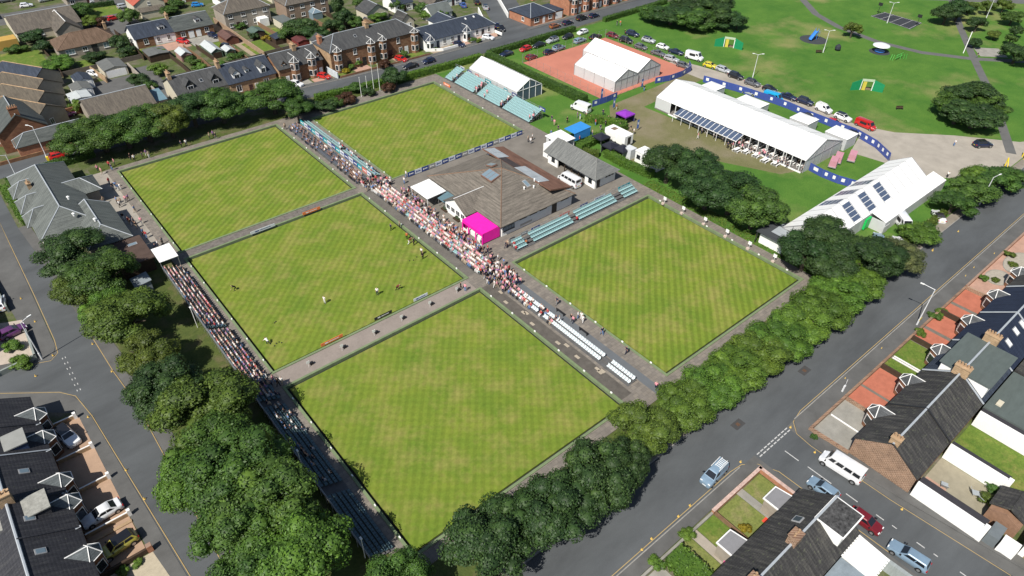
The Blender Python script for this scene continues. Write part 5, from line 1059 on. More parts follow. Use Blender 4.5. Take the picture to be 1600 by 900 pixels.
# ---- left terrace by the drives
lt_ = T('left_slate_terrace', 'dark slate terrace with five faceted bay roofs at the lower left', 'terrace', (-34, 33, 0)); MB().box(-39, -28.9, 6, 51, 0, 3.4).build('wall', DARKWOOD if False else STONE, lt_)
ys_ = [6, 15.8, 25.5, 31.5, 39.5, 45, 51.2]
for a, b in zip(ys_[:-1], ys_[1:]): roof(lt_, -39, -28.7, a+.12, b-.12, 3.4, 6.4, 'y', (0, 0), SLATE_DY, .12, capr=.16); 
for b in ys_[1:-1]: MB().slab([(-39, b-.14, 3.55), (-28.5, b-.14, 3.62), (-28.5, b+.14, 3.62), (-39, b+.14, 3.55)], .05).build('party_gutter', LEAD, lt_); MB().add([(-33.85, b-.1, 6.62), (-28.5, b-.1, 3.55), (-28.5, b+.1, 3.55), (-33.85, b+.1, 6.62)], [(0, 1, 2, 3)]).build('skew', LEAD if b in (39.5,) else SLATE_DY, lt_)
for y in (47.2, 42.3, 33.9, 30.0, 21.5, 12): bay(lt_, (-28.9, y, 0), '+x', 2.7, 1.2, 0, 3.3, STONE, 1.3, slatemat('bay_lead', (.10, .115, .12), 'y', (.17, .19, .2)), 1.9, capr=.06)
for (x, y) in ((-31.6, 36.3), (-32.4, 28.4), (-32.4, 23.2)): skylight(lt_, (x, y, 3.4+3.0*(-28.7-x)/5.15), 0, .58, .8, 1.1)
for (y0, y1, mt) in ((40.4, 43.0, M('pale_felt', (.26, .265, .25), .15, .7)), (28.6, 31.4, M('mottled_felt', (.3, .3, .27), .35, 2.5))):
    d_ = MB().box(-35, -30.4, y0, y1, 3.6, 5.6).build('flat_dormer', flat('navy_cladding', (.03, .05, .11), .5) if y0 > 35 else SLATE_DY, lt_); MB().box(-35.2, -30.2, y0-.15, y1+.15, 5.6, 5.75).build('dormer_roof', mt, d_)
chimney(lt_, -33.8, 31.6, 6, 7.6, 1.4, .9, TAN, 3)
MB().box(-46, -39.2, 6, 38, 0, 3.0).build('rear_extension', M('rear_felt', (.26, .26, .24), .2, .5), lt_)
for y in (45.2, 36.5, 27.2, 18.5): door(lt_, (-28.9, y, .1), '+x')
DRV = M('drive_paving', (.36, .245, .17), .15, .5, .9, fine=5)
for i, (y0, y1) in enumerate(((40.2, 46.9), (33.8, 40.0), (26.6, 33.6), (20.4, 26.4))): sheet('driveway', [(-28.9, y0), (-23.9-(y0-20)*.028, y0), (-23.9-(y1-20)*.028, y1), (-28.9, y1)], .06, DRV, 'tan paved drive number'.replace(' number', '') + (' of the corner house', ' with plant pot shadow', ' under the white saloon', ' under the olive car')[i])
sheet('yard', [(-28.9, 6), (-21.8, 6), (-23.4, 19.8), (-28.9, 19.8)], .058, M('beige_gravel', (.40, .35, .26), .15, 1.5), 'beige gravel corner at the bottom left')
for i, (y, xe) in enumerate(((47.0, -25.0), (40.1, -24.6), (33.7, -24.3), (26.5, -23.9))): r_ = boxwall('white topped low wall ' + ('at the top', 'second from the top', 'third from the top', 'lowest of those') + '' if False else ('uppermost', 'second', 'third', 'lowest')[i] + ' white coped wall between the left drives', [(-28.7, y), (xe, y)], .7, .22, TAN, cope=WPAINT); MB().box(xe-.2, xe+.2, y-.2, y+.2, 0, 1.1).build('pier', WPAINT, r_)
r_ = boxwall('dark fence wall beside the olive car drive', [(-28.7, 20.1), (-23.6, 20.1)], .8, .3, DARKWOOD); MB().box(-23.8, -23.2, 19.8, 20.4, 0, 1.2).build('pier', BRICK, r_)
boxwall('rear low wall of the white saloon drive planter', [(-28.4, 25.5), (-24.2, 25.5)], .2, .4, TAN)
# corner garden beyond the left junction
sheet('yard', [(-26.6, 63.4), (-26.4, 74.4), (-40, 80), (-40, 68.4)], .058, M('pink_gravel', (.42, .36, .30), .15, 1.2), 'pale pink gravel corner garden')
boxwall('low corner garden wall at the left junction', [(-40, 68.2), (-31.6, 62.6), (-26.6, 63.2), (-26.4, 70.4)], .9, .3, M('grey_green_wall', (.24, .27, .25)))
h = H('left_corner_house', 'corner house at the left edge beyond the junction', -42, -31.5, 68, 92, 4, 7, 'y', (0, 0), STONE, SLATE_DY)
boxwall('pale green wall at the left edge by the street', [(-27.6, 78), (-27.9, 84), (-28.4, 92)], 1.2, .3, M('grey_green_wall', (.24, .27, .25)))
# ---- right terrace
rt_ = T('right_slate_terrace', 'dark slate terrace with white framed bay roofs along the right street', 'terrace', (80, -29, 0))
units = ((53.5, 62.4, SLATE_D, 0), (62.5, 72.6, SLATE_D, .12), (72.7, 82.6, SLATE_B, .1), (82.7, 92.6, slatemat('navy_slate', (.018, .026, .05), 'x', (.03, .04, .07)), .2), (92.7, 103, MC['navy_slate'], .2), (103.1, 113, SLATE_D, .1), (113.1, 124, SLATE_D, .15), (124.1, 135, SLATE_D, .1))
MB().box(53.6, 135, -33, -24.8, 0, 3.1).build('wall', STONE, rt_); walls(rt_, 53.55, 54.2, -33, -24.8, 3.1, 6.0, 'x', (1, 0), RUBBLE, name='gable_wall')
for a, b, mt, dz in units:
    roof(rt_, a, b, -33.1, -24.7, 3.15+dz, 6.05+dz, 'x', (0, 0), mt, .08, capr=.15); MB().bar((b+.05, -24.6, 3.3+dz), (b+.05, -28.9, 6.25+dz), .22, .12).build('skew', BLACK if a < 60 else LEAD, rt_); MB().bar((b+.05, -28.9, 6.25+dz), (b+.05, -33.2, 3.3+dz), .22, .12).build('skew', BLACK if a < 60 else LEAD, rt_)
for i, x in enumerate((60.2, 69.4, 79.2, 89.8, 99.8, 109.6, 120)): bay(rt_, (x, -24.7, 0), '+y', 2.8, 1.3, 0, 3.1, STONE, 1.2, slatemat('bay_slate', (.07, .075, .08), 'x', (.13, .135, .14)), 2.2, capr=.055)
for x in (56.5, 65.8, 75.6, 86, 96): door(rt_, (x, -24.8, .1), '+y')
for x in (72.7, 82.8, 103): chimney(rt_, x, -28.9, 5.8, 7.3, .9, 2.0, TAN, 5)
chimney(rt_, 54.0, -28.9, 5.6, 6.7, .9, 1.2, TAN, 3)
d_ = MB().box(73.3, 82.2, -32.6, -26.2, 3.4, 5.9).build('flat_dormer', WHITE, rt_); MB().box(73.0, 82.4, -32.9, -25.9, 5.9, 6.05).build('dormer_roof', M('grey_green_dormer', (.085, .105, .10), .15, .5, streak=(1, 3, 1)), d_)
for (x, y) in ((89.5, -30.3), (92.0, -30.3), (86.2, -30.6)): skylight(rt_, (x, y, 6.25-.72*(-28.9-y)), -90, .7, 1.1, 1.3, WPAINT)
# front gardens of the right terrace
SPC = [(53.2, 57.6, CONC), (57.9, 62.0, CONC), (62.2, 66.4, REDCH), (66.9, 72.2, REDCH), (72.6, 75.6, GLAWN), (76.4, 82, GLAWN), (82.6, 86.6, REDCH), (87.4, 92.2, REDCH), (92.6, 96.4, REDCH), (97.2, 102.4, REDCH)]
for i, (a, b, mt) in enumerate(SPC): sheet('front_garden', R4(a, b, -24.5, -19.6), .03+(i % 2)*.003, mt, ('pale concrete', 'red chipping', 'small lawn')[0 if mt is CONC else 1 if mt is REDCH else 2] + ' front garden bed')
sheet('front_garden', R4(102.8, 135, -24.5, -19.6), .03, PINKISH, 'paved front garden with oval beds')
sheet('front_garden', R4(53.0, 102.7, -24.6, -19.5), .012, M('garden_path', (.17, .15, .125), .25, .8), 'worn concrete paths between the terrace beds')
for i, (px, py, rx, ry) in enumerate(((1559, 434, 2.6, 1.9), (1590, 411, 4.2, 2.0))):
    p = G(px, py); r_ = T('oval_bed', ('smaller', 'larger')[i] + ' oval gravel bed with a low shrub in the paved garden', 'garden bed', (p.x, p.y, .03)); m = MB(); n = 28
    m.add([(rx*math.cos(2*math.pi*k/n), ry*math.sin(2*math.pi*k/n), .02) for k in range(n)], [tuple(range(n))]); m.build('gravel', M('oval_gravel', (.34, .31, .26), .2, 2), r_, world=False)
    m = MB()
    for k in range(n): m.bar((rx*math.cos(2*math.pi*k/n), ry*math.sin(2*math.pi*k/n), .04), (rx*math.cos(2*math.pi*(k+1)/n), ry*math.sin(2*math.pi*(k+1)/n), .04), .14, .1)
    m.build('edging', CONC, r_, world=False)
gw = boxwall('rubble front wall of the right terrace gardens', [(52.9, -19.4), (102.5, -19.5)], .55, .35, RUBBLE)
for i, (x, mt, hh) in enumerate(((62.1, RUBBLE, .6), (72.4, DARKWOOD, .9), (82.3, DARKWOOD, .9), (92.4, DARKWOOD, .9), (102.6, RUBBLE, .7))): boxwall(('first', 'second', 'third', 'fourth', 'fifth')[i] + ' dividing wall of the terrace gardens from the near end', [(x, -19.8), (x, -24.4)], hh, .3, mt)
boxwall('rubble side wall of the end terrace garden', [(52.9, -19.6), (53.2, -24.8)], .6, .3, RUBBLE); boxwall('brick front wall of the paved oval garden', [(103, -19.5), (135, -19.5)], .6, .35, BRICK)
for a, b in ((57.65, 57.8), (75.7, 75.85), (76.2, 76.35)): one(MB().box(a, b, -24.3, -19.8, .03, .2), 'path_edging', WPAINT, 'white path edging at x'.replace(' at x', '') + (' in the concrete garden', ' on the near side of the lawn path', ' on the far side of the lawn path')[0 if a < 60 else 1 if a < 76 else 2], 'edging', (a, -22, .03))
# rear yards
def outhouse(label, x0, x1, y0, y1, rf):
    r_ = T('white_outhouse', label, 'outhouse', ((x0+x1)/2, (y0+y1)/2, 0)); MB().box(x0, x1, y0, y1, 0, 2.2).build('wall', WHITE, r_); MB().box(x0, x0+.35, y0-.25, y1, 2.2, 2.75).build('parapet', WHITE, r_); MB().slab([(x0+.36, y0, 2.6), (x1+.1, y0, 2.3), (x1+.1, y1, 2.3), (x0+.36, y1, 2.6)], .12).build('roof', rf, r_); MB().box(x0-.05, x0+.5, y0-.4, y0+.15, 0, 2.95).build('pier', WHITE, r_); return r_
DKR = M('dark_slate_lean', (.045, .043, .05), .2, 1.2)
outhouse('long white outhouse with dark roof along the lower right side street', 53.4, 55.2, -41.4, -33.3, DKR); outhouse('white outhouse with dark roof between the gravel yard and lawn', 62.6, 64.0, -40.6, -33.3, DKR); outhouse('white outhouse beyond the rear lawn', 71.6, 73.2, -44, -33.4, DKR)
one(MB().box(73.4, 84, -39, -33.3, 0, 2.5), 'rear_extension', M('grey_green_dormer', (.085, .105, .10)), 'grey green flat roofed rear extension', 'extension', (78, -36, 0)); one(MB().box(75, 76.2, -34.9, -34.2, 2.5, 2.75), 'roof_box', CREAM, 'cream rooflight box on the flat extension', 'rooflight', (75.6, -34.5, 2.5)); one(MB().box(84.2, 92, -40, -33.3, 0, 2.7), 'rear_extension', SLATE_D, 'dark flat rear extension farther along', 'extension', (88, -36, 0))
sheet('yard', R4(55.3, 62.5, -41, -33.3), .02, M('beige_yard', (.27, .245, .18), .15, 1.0), 'beige gravel yard between the outhouses'); sheet('yard', R4(55.4, 58.0, -36, -33.4), .026, PINKISH, 'pink slab corner of the gravel yard'); sheet('lawn', R4(64.1, 71.5, -44, -33.3), .02, GLAWN, 'small rear lawn behind the terrace')
r_ = T('timber_shed', 'brown open shed with dark tiled roof at the right edge', 'shed', (59, -42, 0)); walls(r_, 57.0, 61.8, -44.2, -40.6, 2.0, 3.0, 'x', (1, 1), M('orange_brown_boards', (.24, .14, .09), .25, 2)); roof(r_, 58.2, 62, -44.4, -40.4, 2.05, 3.05, 'x', (0, 0), SLATE_D, .1, cap=SLATE_D, capr=.05)
r_ = T('corner_garage', 'garage with dark roof and tan door at the lower right edge', 'garage', (60, -48, 0)); walls(r_, 55.4, 64, -50, -45.4, 2.4, 3.6, 'x', (1, 1), WHITE); roof(r_, 55.4, 64, -50, -45.4, 2.4, 3.6, 'x', (0, 0), SLATE_D, .2); MB().box(55.33, 55.39, -49.4, -46, .05, 2.1).build('garage_door', M('tan_door', (.36, .28, .12)), r_)
one(MB().box(53.9, 56.4, -43.2, -41.9, 0, 1.7), 'glass_lean_to', M('grey_glass', (.14, .16, .17), .15, 1, .3), 'grey glazed gate beside the white outhouse', 'gate', (55, -42.5, 0)); one(MB().box(53.9, 55.3, -45.2, -43.4, 0, 1.8), 'white_gate_wall', WHITE, 'short white wall block by the corner garage', 'wall', (54.6, -44.3, 0))
for i, (px, py) in enumerate(((1523, 773), (1535, 783), (1474, 760))):
    p = G(px, py); r_ = T('garden_chair', ('left', 'right', 'lone')[i] + ' grey garden chair in the gravel yard', 'chair', (p.x, p.y, .02), rad(30+i*40)); MB().box(-.4, .4, -.4, .4, .35, .42).build('seat', flat('chair_grey', (.3, .33, .35), .6), r_, world=False); MB().slab([(-.4, .4, .4), (.4, .4, .4), (.4, .7, 1.0), (-.4, .7, 1.0)], .05).build('backrest', MC['chair_grey'], r_, world=False)
    for x in (-.35, .35):
        for y in (-.35, .35): MB().box(x-.03, x+.03, y-.03, y+.03, 0, .35).build('leg', STEEL, r_, world=False)
# ---- lower right house
bh = T('lower_right_house', 'dark slate house row at the bottom with two flat grey porches', 'house', (20, -28, 0)); MB().box(-6, 40.9, -32.2, -24.6, 0, 3.1).build('wall', HARL, bh); walls(bh, 40.4, 40.95, -32.2, -24.6, 3.1, 5.9, 'x', (0, 1), HARL, name='gable_wall')
for a, b, mt in ((-6, 20, SLATE_D), (20.05, 31.9, SLATE_D), (31.95, 40.8, SLATE_D)): roof(bh, a, b, -32.3, -24.5, 3.15, 6.0, 'x', (0, 0), mt, .06, capr=.15)
chimney(bh, 31.9, -28.3, 5.7, 7.1, 1.4, 1.1, RUBBLE, 2); chimney(bh, 24, -28.2, 5.7, 7.0, 1.3, .9, RUBBLE, 3)
for xx in (37.9, 28.6): o_ = MB().prism([(xx-1.3, -24.5), (xx-1.3, -22.4), (xx+1.1, -22.4), (xx+1.4, -24.5)], 0, 2.5).build('porch', HARL, bh); MB().prism([(xx-1.5, -24.5), (xx-1.5, -22.2), (xx+1.2, -22.2), (xx+1.7, -24.9), (xx+.2, -25.3)], 2.5, 2.68).build('porch_roof', WPAINT, o_); MB().prism([(xx-1.35, -24.5), (xx-1.35, -22.35), (xx+1.05, -22.35), (xx+1.5, -24.85), (xx+.2, -25.1)], 2.68, 2.70).build('porch_felt', M('grey_porch_felt', (.20, .20, .21), .1, 1.5), o_)
d_ = MB().box(36.5, 40.6, -31.6, -28.4, 4, 5.85).build('flat_dormer', WHITE, bh); MB().box(36.3, 40.85, -31.8, -28.2, 5.85, 6.0).build('dormer_rim', WPAINT, d_); MB().box(36.45, 40.7, -31.65, -28.35, 6.0, 6.02).build('dormer_roof', M('mottled_black_felt', (.07, .07, .07), .9, 2.2, fine=5), d_)
skylight(bh, (35.3, -27.0, 5.05), 90, .73, 1.0, 1.1, PANE)
cv = MB().box(37.2, 41.0, -36, -32.4, 0, 2.3).build('conservatory', WHITE, bh)
for k in range(9): MB().slab([(36.9+k*.47, -36.2, 2.3), (37.2+k*.47, -36.2, 2.3), (37.2+k*.47, -32.2, 2.7), (36.9+k*.47, -32.2, 2.7)], .08).build('roof_strip', WPAINT, cv)
one(MB().box(31.5, 36.9, -36, -32.4, 0, 2.4), 'rear_lean_to', M('blue_grey_felt', (.20, .24, .27), .25, .8), 'blue grey flat lean-to behind the lower right house', 'lean-to', (34, -34, 0)); boxwall('corrugated grey fence behind the lower right house', [(41.2, -36.2), (41.6, -46)], 1.8, .5, M('corrugated_fence', (.28, .31, .31), .2, .5, streak=(1, 6, 1)))
for x in (34.6, 25, 18): window(bh, (x, -24.6, .9), '+y', 1.6, 1.4)
LB = grassmat('front_lawn', (.12, .15, .04), (.19, .21, .06), (.24, .21, .10), .5, .4)
sheet('lawn', R4(37.6, 41.2, -24.2, -19.2), .02, LB, 'square front lawn inside the brick corner wall'); sheet('lawn', R4(31.9, 36.3, -24.3, -19.2), .02, LB, 'front lawn left of the corner path'); sheet('path', R4(36.35, 37.55, -24.3, -18.8), .024, CONC, 'concrete path to the first porch'); sheet('lawn', R4(28.4, 31.6, -24.3, -18.9), .02, GLAWN, 'rough front garden of the middle house'); sheet('path', R4(27.0, 28.3, -24.3, -18.8), .024, M('pale_slab_path', (.33, .29, .24), .15, 1), 'pale slab path to the second porch'); sheet('lawn', R4(24.8, 26.9, -24.3, -18.9), .02, LB, 'narrow lawn beside the thick hedge'); sheet('yard', R4(18.6, 21.4, -24.3, -19.2), .02, CONC, 'pale concrete square at the bottom'); sheet('yard', R4(15.6, 18.4, -24.3, -19.2), .02, PINKISH, 'pink slab front yard at the bottom edge')
BW = boxwall('red brick corner wall with white coping round the front lawn', [(31.7, -18.9), (41.55, -18.9), (41.55, -24.4)], .75, .35, BRICK, cope=M('pink_white_coping', (.50, .36, .31), .35, 3))
boxwall('thin timber fence between the front gardens', [(31.75, -19.2), (31.75, -24.3)], .7, .12, WOOD); boxwall('low grey wall before the rough garden', [(15, -18.9), (31.4, -18.9)], .4, .3, CONC)
one(MB().box(35.5, 36.35, -24.2, -23.4, .03, .08), 'door_mat', flat('red_step', (.62, .06, .03), .6), 'bright red step beside the first porch', 'step', (36, -23.8, .03)); one(MB().lathe([(.3, 0), (.35, .5), (.1, .7)], 8, (27.4, -24.0, .03)), 'flower_tub', flat('pink_flowers', (.75, .12, .32), .7), 'pink flower tub beside the second porch', 'flower tub', (27.4, -24, .03))

# back garden fences
for i, (x, y0, y1, mt) in enumerate(((30.8, 150, 179, DARKWOOD), (36.6, 150, 178, WOOD), (39.6, 150, 176, DARKWOOD), (47.2, 150, 178, WOOD), (57.8, 147, 172, DARKWOOD), (62.4, 147, 184, WOOD), (70.8, 146, 172, DARKWOOD), (78, 146, 176, WOOD), (84.5, 146, 180, DARKWOOD), (91, 144, 166, WOOD), (24.6, 176, 204, DARKWOOD), (3.6, 176, 206, DARKWOOD))):
    boxwall(W_F[i] + ' timber fence from the left between the back gardens', [(x, y0), (x+.4, (y0+y1)/2), (x, y1)], 1.5, .1, mt, 'garden_fence')
for i, (x0, x1, y) in enumerate(((3, 25, 177.5), (25, 52, 157), (53, 78, 158.4), (78, 104, 147), (4, 24, 206), (54, 84, 198))): boxwall(W_F[i] + ' cross fence from the left behind the far houses', [(x0, y), (x1, y+.6)], 1.3, .12, M('grey_fence', (.14, .12, .10), .3, 2), 'garden_fence')
# ================================================================ VEGETATION
ICO_V, ICO_F = None, None
def ico():
    global ICO_V, ICO_F
    if ICO_V is None:
        bm = bmesh.new(); bmesh.ops.create_icosphere(bm, subdivisions=1, radius=1); ICO_V = np.array([v.co[:] for v in bm.verts]); ICO_F = np.array([[v.index for v in f.verts] for f in bm.faces]); bm.free()
    return ICO_V, ICO_F
def leafmesh(name, P, Nn, size, rng, cores=(), mat=None):
    """quads (leaves) at P facing roughly Nn, plus lumpy inner cores (centre, radius)"""
    n = len(P); R_ = rng.normal(size=(n, 3)); Nn = Nn+R_*.55; Nn /= np.linalg.norm(Nn, axis=1, keepdims=True)
    t = np.cross(Nn, rng.normal(size=(n, 3))); t /= np.linalg.norm(t, axis=1, keepdims=True)+1e-9; b = np.cross(Nn, t)
    s = (size*(.6+.8*rng.random(n)))[:, None]; a = s*.62
    V = np.stack([P-t*s*.5, P-b*a*.5+Nn*s*.08, P+t*s*.5, P+b*a*.5+Nn*s*.08], 1).reshape(-1, 3)
    loops = np.arange(4*n); tot = [4]*n
    iv, if_ = ico(); vs = [V]; ls = [loops]; k = 4*n; tt = [np.full(n, 4)]
    for c, r in cores:
        j = 1+.18*rng.normal(size=(len(iv), 1)).clip(-1.2, 1.2); vs.append(iv*j*np.asarray(r)+np.asarray(c)); ls.append((if_+k).ravel()); tt.append(np.full(len(if_), 3)); k += len(iv)
    V = np.concatenate(vs).astype(np.float32); L = np.concatenate(ls).astype(np.int32); tt = np.concatenate(tt).astype(np.int32); st = np.concatenate([[0], np.cumsum(tt)[:-1]]).astype(np.int32)
    me = bpy.data.meshes.new(name); me.vertices.add(len(V)); me.vertices.foreach_set('co', V.ravel()); me.loops.add(len(L)); me.loops.foreach_set('vertex_index', L)
    me.polygons.add(len(tt)); me.polygons.foreach_set('loop_start', st); me.polygons.foreach_set('loop_total', tt); me.materials.append(mat or LEAF); me.update(calc_edges=True); return me
def crown(name, seed, r=1.0, rz=.8, ncl=34, nleaf=9000, leaf=.06, flat_bottom=-.45, cl=(.24, .38), conif=False):
    """unit crown centred at the origin; scaled per tree"""
    rng = np.random.default_rng(seed); C = []; Rr = []
    while len(C) < ncl:
        d = rng.normal(size=3); d /= np.linalg.norm(d)
        if d[2] < flat_bottom: continue
        f = .62+.26*rng.random() if len(C) > ncl*.2 else rng.random()*.5
        c = d*f*np.array([r, r, rz]); 
        if conif: c[:2] *= .9-.55*max(0, c[2]/rz)
        C.append(c); Rr.append(r*(cl[0]+(cl[1]-cl[0])*rng.random()))
    C = np.array(C); Rr = np.array(Rr); w_ = Rr**2/np.sum(Rr**2); idx = rng.choice(ncl, size=int(nleaf*2.0), p=w_)
    d = rng.normal(size=(len(idx), 3)); d /= np.linalg.norm(d, axis=1, keepdims=True)
    P = C[idx]+d*(Rr[idx]*(.84+.24*rng.random(len(idx))))[:, None]*np.array([1, 1, .9])
    D = np.linalg.norm(P[:, None, :]-C[None], axis=2)/Rr[None]; keep = D.min(1) > .72
    P = P[keep][:nleaf]; d = d[keep][:nleaf]; d = d*.8+P/np.linalg.norm(P, axis=1, keepdims=True)*.4+np.array([0, 0, .25])
    return leafmesh(name, P, d, leaf, rng, [(c, q*.82) for c, q in zip(C, Rr)])
random.seed(11)
BIG = [crown('crown', 20+i, 1, .82, 44, 12500, .056, cl=(.2, .34)) for i in range(5)]
MID = [crown('crown', 40+i, 1, .85, 26, 4200, .085) for i in range(4)]
SML = [crown('crown', 60+i, 1, .8, 14, 1200, .15, cl=(.3, .48)) for i in range(4)]
CON = [crown('crown', 70+i, 1, 1.2, 30, 3600, .09, cl=(.18, .3), conif=True) for i in range(2)]
def trunkmesh(seed, H, r0, cr, hc):
    rng = random.Random(seed); m = MB(); z1 = hc*.55; m.tube((0, 0, 0), (rng.uniform(-.15, .15), rng.uniform(-.15, .15), z1), r0, 8, r0*.75)
    for k in range(5):
        a = k*1.26+rng.random(); e = (cr*.55*math.cos(a), cr*.55*math.sin(a), hc+rng.uniform(-.1, .25)*cr); md = (e[0]*.4, e[1]*.4, z1+(e[2]-z1)*.55); m.tube((0, 0, z1*.9), md, r0*.55, 6, r0*.38); m.tube(md, e, r0*.38, 5, r0*.12)
    return m.mesh('trunk', BARK)
TINT = {'dark': (.036, .078, .028), 'mid': (.060, .124, .030), 'light': (.092, .158, .030), 'olive': (.086, .132, .028), 'bright': (.085, .170, .032), 'grey': (.085, .11, .055), 'copper': (.07, .035, .025), 'yellow': (.22, .19, .02), 'lime': (.10, .17, .03)}
def tree(label, px, py, rp, tint, H=9.0, kind='big', rz=None, group=None, name='broadleaf_tree', hc=None, xy=None, r=None):
    hc = hc if hc is not None else H*.58
    p = G(px, py, hc) if xy is None else Vector((xy[0], xy[1], hc)); dist = (p-Vector(CP)).length
    r = r or rp*dist/FPX
    root = T(name, label, 'tree' if 'tree' in name or 'conifer' in name else 'shrub', (p.x, p.y, 0), 0, group)
    src = {'big': BIG, 'mid': MID, 'small': SML, 'con': CON}[kind]; me = src[random.randrange(len(src))]
    c = link('crown', me, root, (0, 0, hc), random.random()*6.28); vz = (H-hc)/(.98 if kind != 'con' else 1.25); c.scale = (r*1.02, r*1.02, max(vz, .45*r)); k = random.uniform(.88, 1.12); t = TINT[tint]; c.color = (t[0]*k*random.uniform(.92, 1.1), t[1]*k, t[2]*k, 1)
    if kind in ('big', 'mid', 'con'): link('trunk', trunkmesh(random.randrange(999), H, .09*r if r > 3 else .07*r+.06, r, hc), root)
    else: link('stem', MB().tube((0, 0, 0), (0, 0, hc), .06, 5, .03).mesh('stem', BARK), root)
    return root
W_ = ['first', 'second', 'third', 'fourth', 'fifth', 'sixth', 'seventh', 'eighth', 'ninth', 'tenth', 'eleventh', 'twelfth', 'thirteenth', 'fourteenth', 'fifteenth', 'sixteenth']
tn = {'dark': 'dark green', 'mid': 'mid green', 'light': 'light green', 'olive': 'olive green', 'bright': 'bright green', 'grey': 'grey green', 'copper': 'copper', 'yellow': 'yellow', 'lime': 'lime green'}
ROW = [(118, 398, 46, 'dark', 8.5), (162, 428, 44, 'mid', 8.5), (128, 448, 34, 'olive', 7), (200, 492, 52, 'olive', 9), (165, 478, 32, 'bright', 6.5), (232, 552, 40, 'olive', 7.5), (258, 606, 50, 'dark', 9.5), (318, 640, 68, 'olive', 10.5), (330, 700, 60, 'mid', 9.5), (370, 730, 72, 'mid', 11), (305, 745, 50, 'bright', 8), (420, 788, 74, 'mid', 11.4), (370, 835, 58, 'mid', 10), (462, 860, 72, 'bright', 11.4), (395, 900, 55, 'mid', 9)]
for i, (x, y, rp, t, H_) in enumerate(ROW): tree(W_[i] + ' tree, ' + tn[t] + ', counting down the left street row from the pavilion', x, y, rp, t, H_, group='left street trees')
for i, (x, y, rp, t, H_) in enumerate(((622, 905, 48, 'mid', 7.5), (765, 838, 66, 'dark', 9), (868, 795, 62, 'dark', 9), (930, 740, 58, 'dark', 9.5), (975, 722, 38, 'dark', 8), (1003, 668, 50, 'olive', 7))): tree(('round mid green tree at the bottom beside the left stand', 'broad dark tree at the bottom edge left of the road', 'middle dark tree of the bottom trio by the road', 'upper dark tree of the bottom trio by the road', 'narrow dark tree beside the olive tree at the hedge end', 'rounded olive tree at the near end of the clipped hedge row')[i], x, y, rp, t, H_, group='bottom trees')
for i, (x, y, rp) in enumerate(((1075, 630, 43), (1112, 602, 42), (1148, 576, 42), (1183, 551, 41), (1217, 527, 40), (1250, 503, 40), (1282, 480, 39), (1312, 457, 38), (1340, 437, 36))): tree(W_[i] + ' tree from the near end in the clipped row along the right street', x, y, rp*1.07, 'bright' if i % 3 else 'light', 5.2, group='clipped roadside tree row', hc=2.7)
for i, (x, y, rp, t) in enumerate(((1046, 252, 38, 'dark'), (1085, 262, 42, 'dark'), (1108, 292, 42, 'dark'), (1145, 300, 46, 'dark'), (1182, 322, 42, 'mid'))): tree(W_[i] + ' dark tree from the cabin in the clump beside the right green', x, y, rp, t, 9, group='trees beside the right green')
for i, (x, y, rp, t, H_) in enumerate(((1262, 392, 38, 'dark', 7.5), (1300, 374, 44, 'dark', 8.5), (1335, 398, 44, 'dark', 8), (1378, 400, 36, 'dark', 7), (1405, 398, 34, 'grey', 5.5), (1300, 412, 34, 'dark', 7))): tree(('darkest tree hiding the shelter corner', 'tallest dark tree in front of the see-through marquee', 'broad dark tree left of the parked cars', 'dark tree at the kerb before the parked cars', 'grey green willow at the kerb', 'low dark tree above the clipped row end')[i], x, y, rp, t, H_, kind='big', group='corner trees')
for i, (x, y, rp, t, H_) in enumerate(((1438, 362, 26, 'bright', 3.6), (1490, 318, 28, 'mid', 4.2), (1518, 296, 32, 'mid', 4.5), (1550, 282, 30, 'mid', 4), (1578, 278, 24, 'mid', 3.6), (1528, 275, 20, 'bright', 4.5))): tree(('round bush beside the white truck', 'left bush of the right street thicket', 'broad bush with lamp post in the thicket', 'right bush of the street thicket', 'last bush at the right edge', 'upper bush of the street thicket')[i], x, y, rp, t, H_, 'mid', name='bush', group='right street bushes')
FARR = [(122, 214, 34, 'mid'), (155, 206, 36, 'mid'), (192, 200, 38, 'mid'), (225, 190, 38, 'mid'), (262, 184, 32, 'olive'), (298, 168, 34, 'dark'), (343, 162, 36, 'mid'), (424, 148, 38, 'mid'), (463, 168, 22, 'mid')]
for i, (x, y, rp, t) in enumerate(FARR): tree(W_[i] + ' tree from the left in the row along the far street', x, y, rp, t, 8.5 if i < 8 else 6, group='far street trees')
tree('rounded dark tree beside the white flag poles', 618, 119, 21, 'dark', 5, 'mid', hc=2.6); tree('small bush left of the flag poles', 558, 136, 13, 'mid', 2.6, 'mid', name='bush', hc=1.4)
for i, (x, y, rp, t) in enumerate(((483, 166, 17, 'dark'), (512, 166, 16, 'dark'), (540, 154, 16, 'copper'), (525, 160, 12, 'mid'), (606, 137, 12, 'copper'), (575, 143, 10, 'dark'))): tree(('dark bush at the end of the far tree row', 'dark low bush behind the far green', 'copper bush behind the far green', 'green bush between dark and copper bushes', 'copper bush below the rounded dark tree', 'dark bush among the flag poles')[i], x, y, rp, t, 2.6, 'mid', name='bush', hc=1.2, group='far green shrubs')
PK = [(1022, 20, 22, 'mid', 4.5), (1050, 22, 30, 'dark', 6), (1085, 28, 32, 'mid', 6), (1112, 22, 32, 'dark', 7), (1138, 30, 26, 'dark', 5), (1153, 34, 12, 'dark', 4), (1075, 10, 26, 'dark', 7), (1120, 6, 26, 'dark', 8)]
for i, (x, y, rp, t, H_) in enumerate(PK): tree(W_[i] + ' bush from the left in the dark clump at the top of the park', x, y, rp, t, H_, 'mid', name='conifer_bush', group='top park clump')
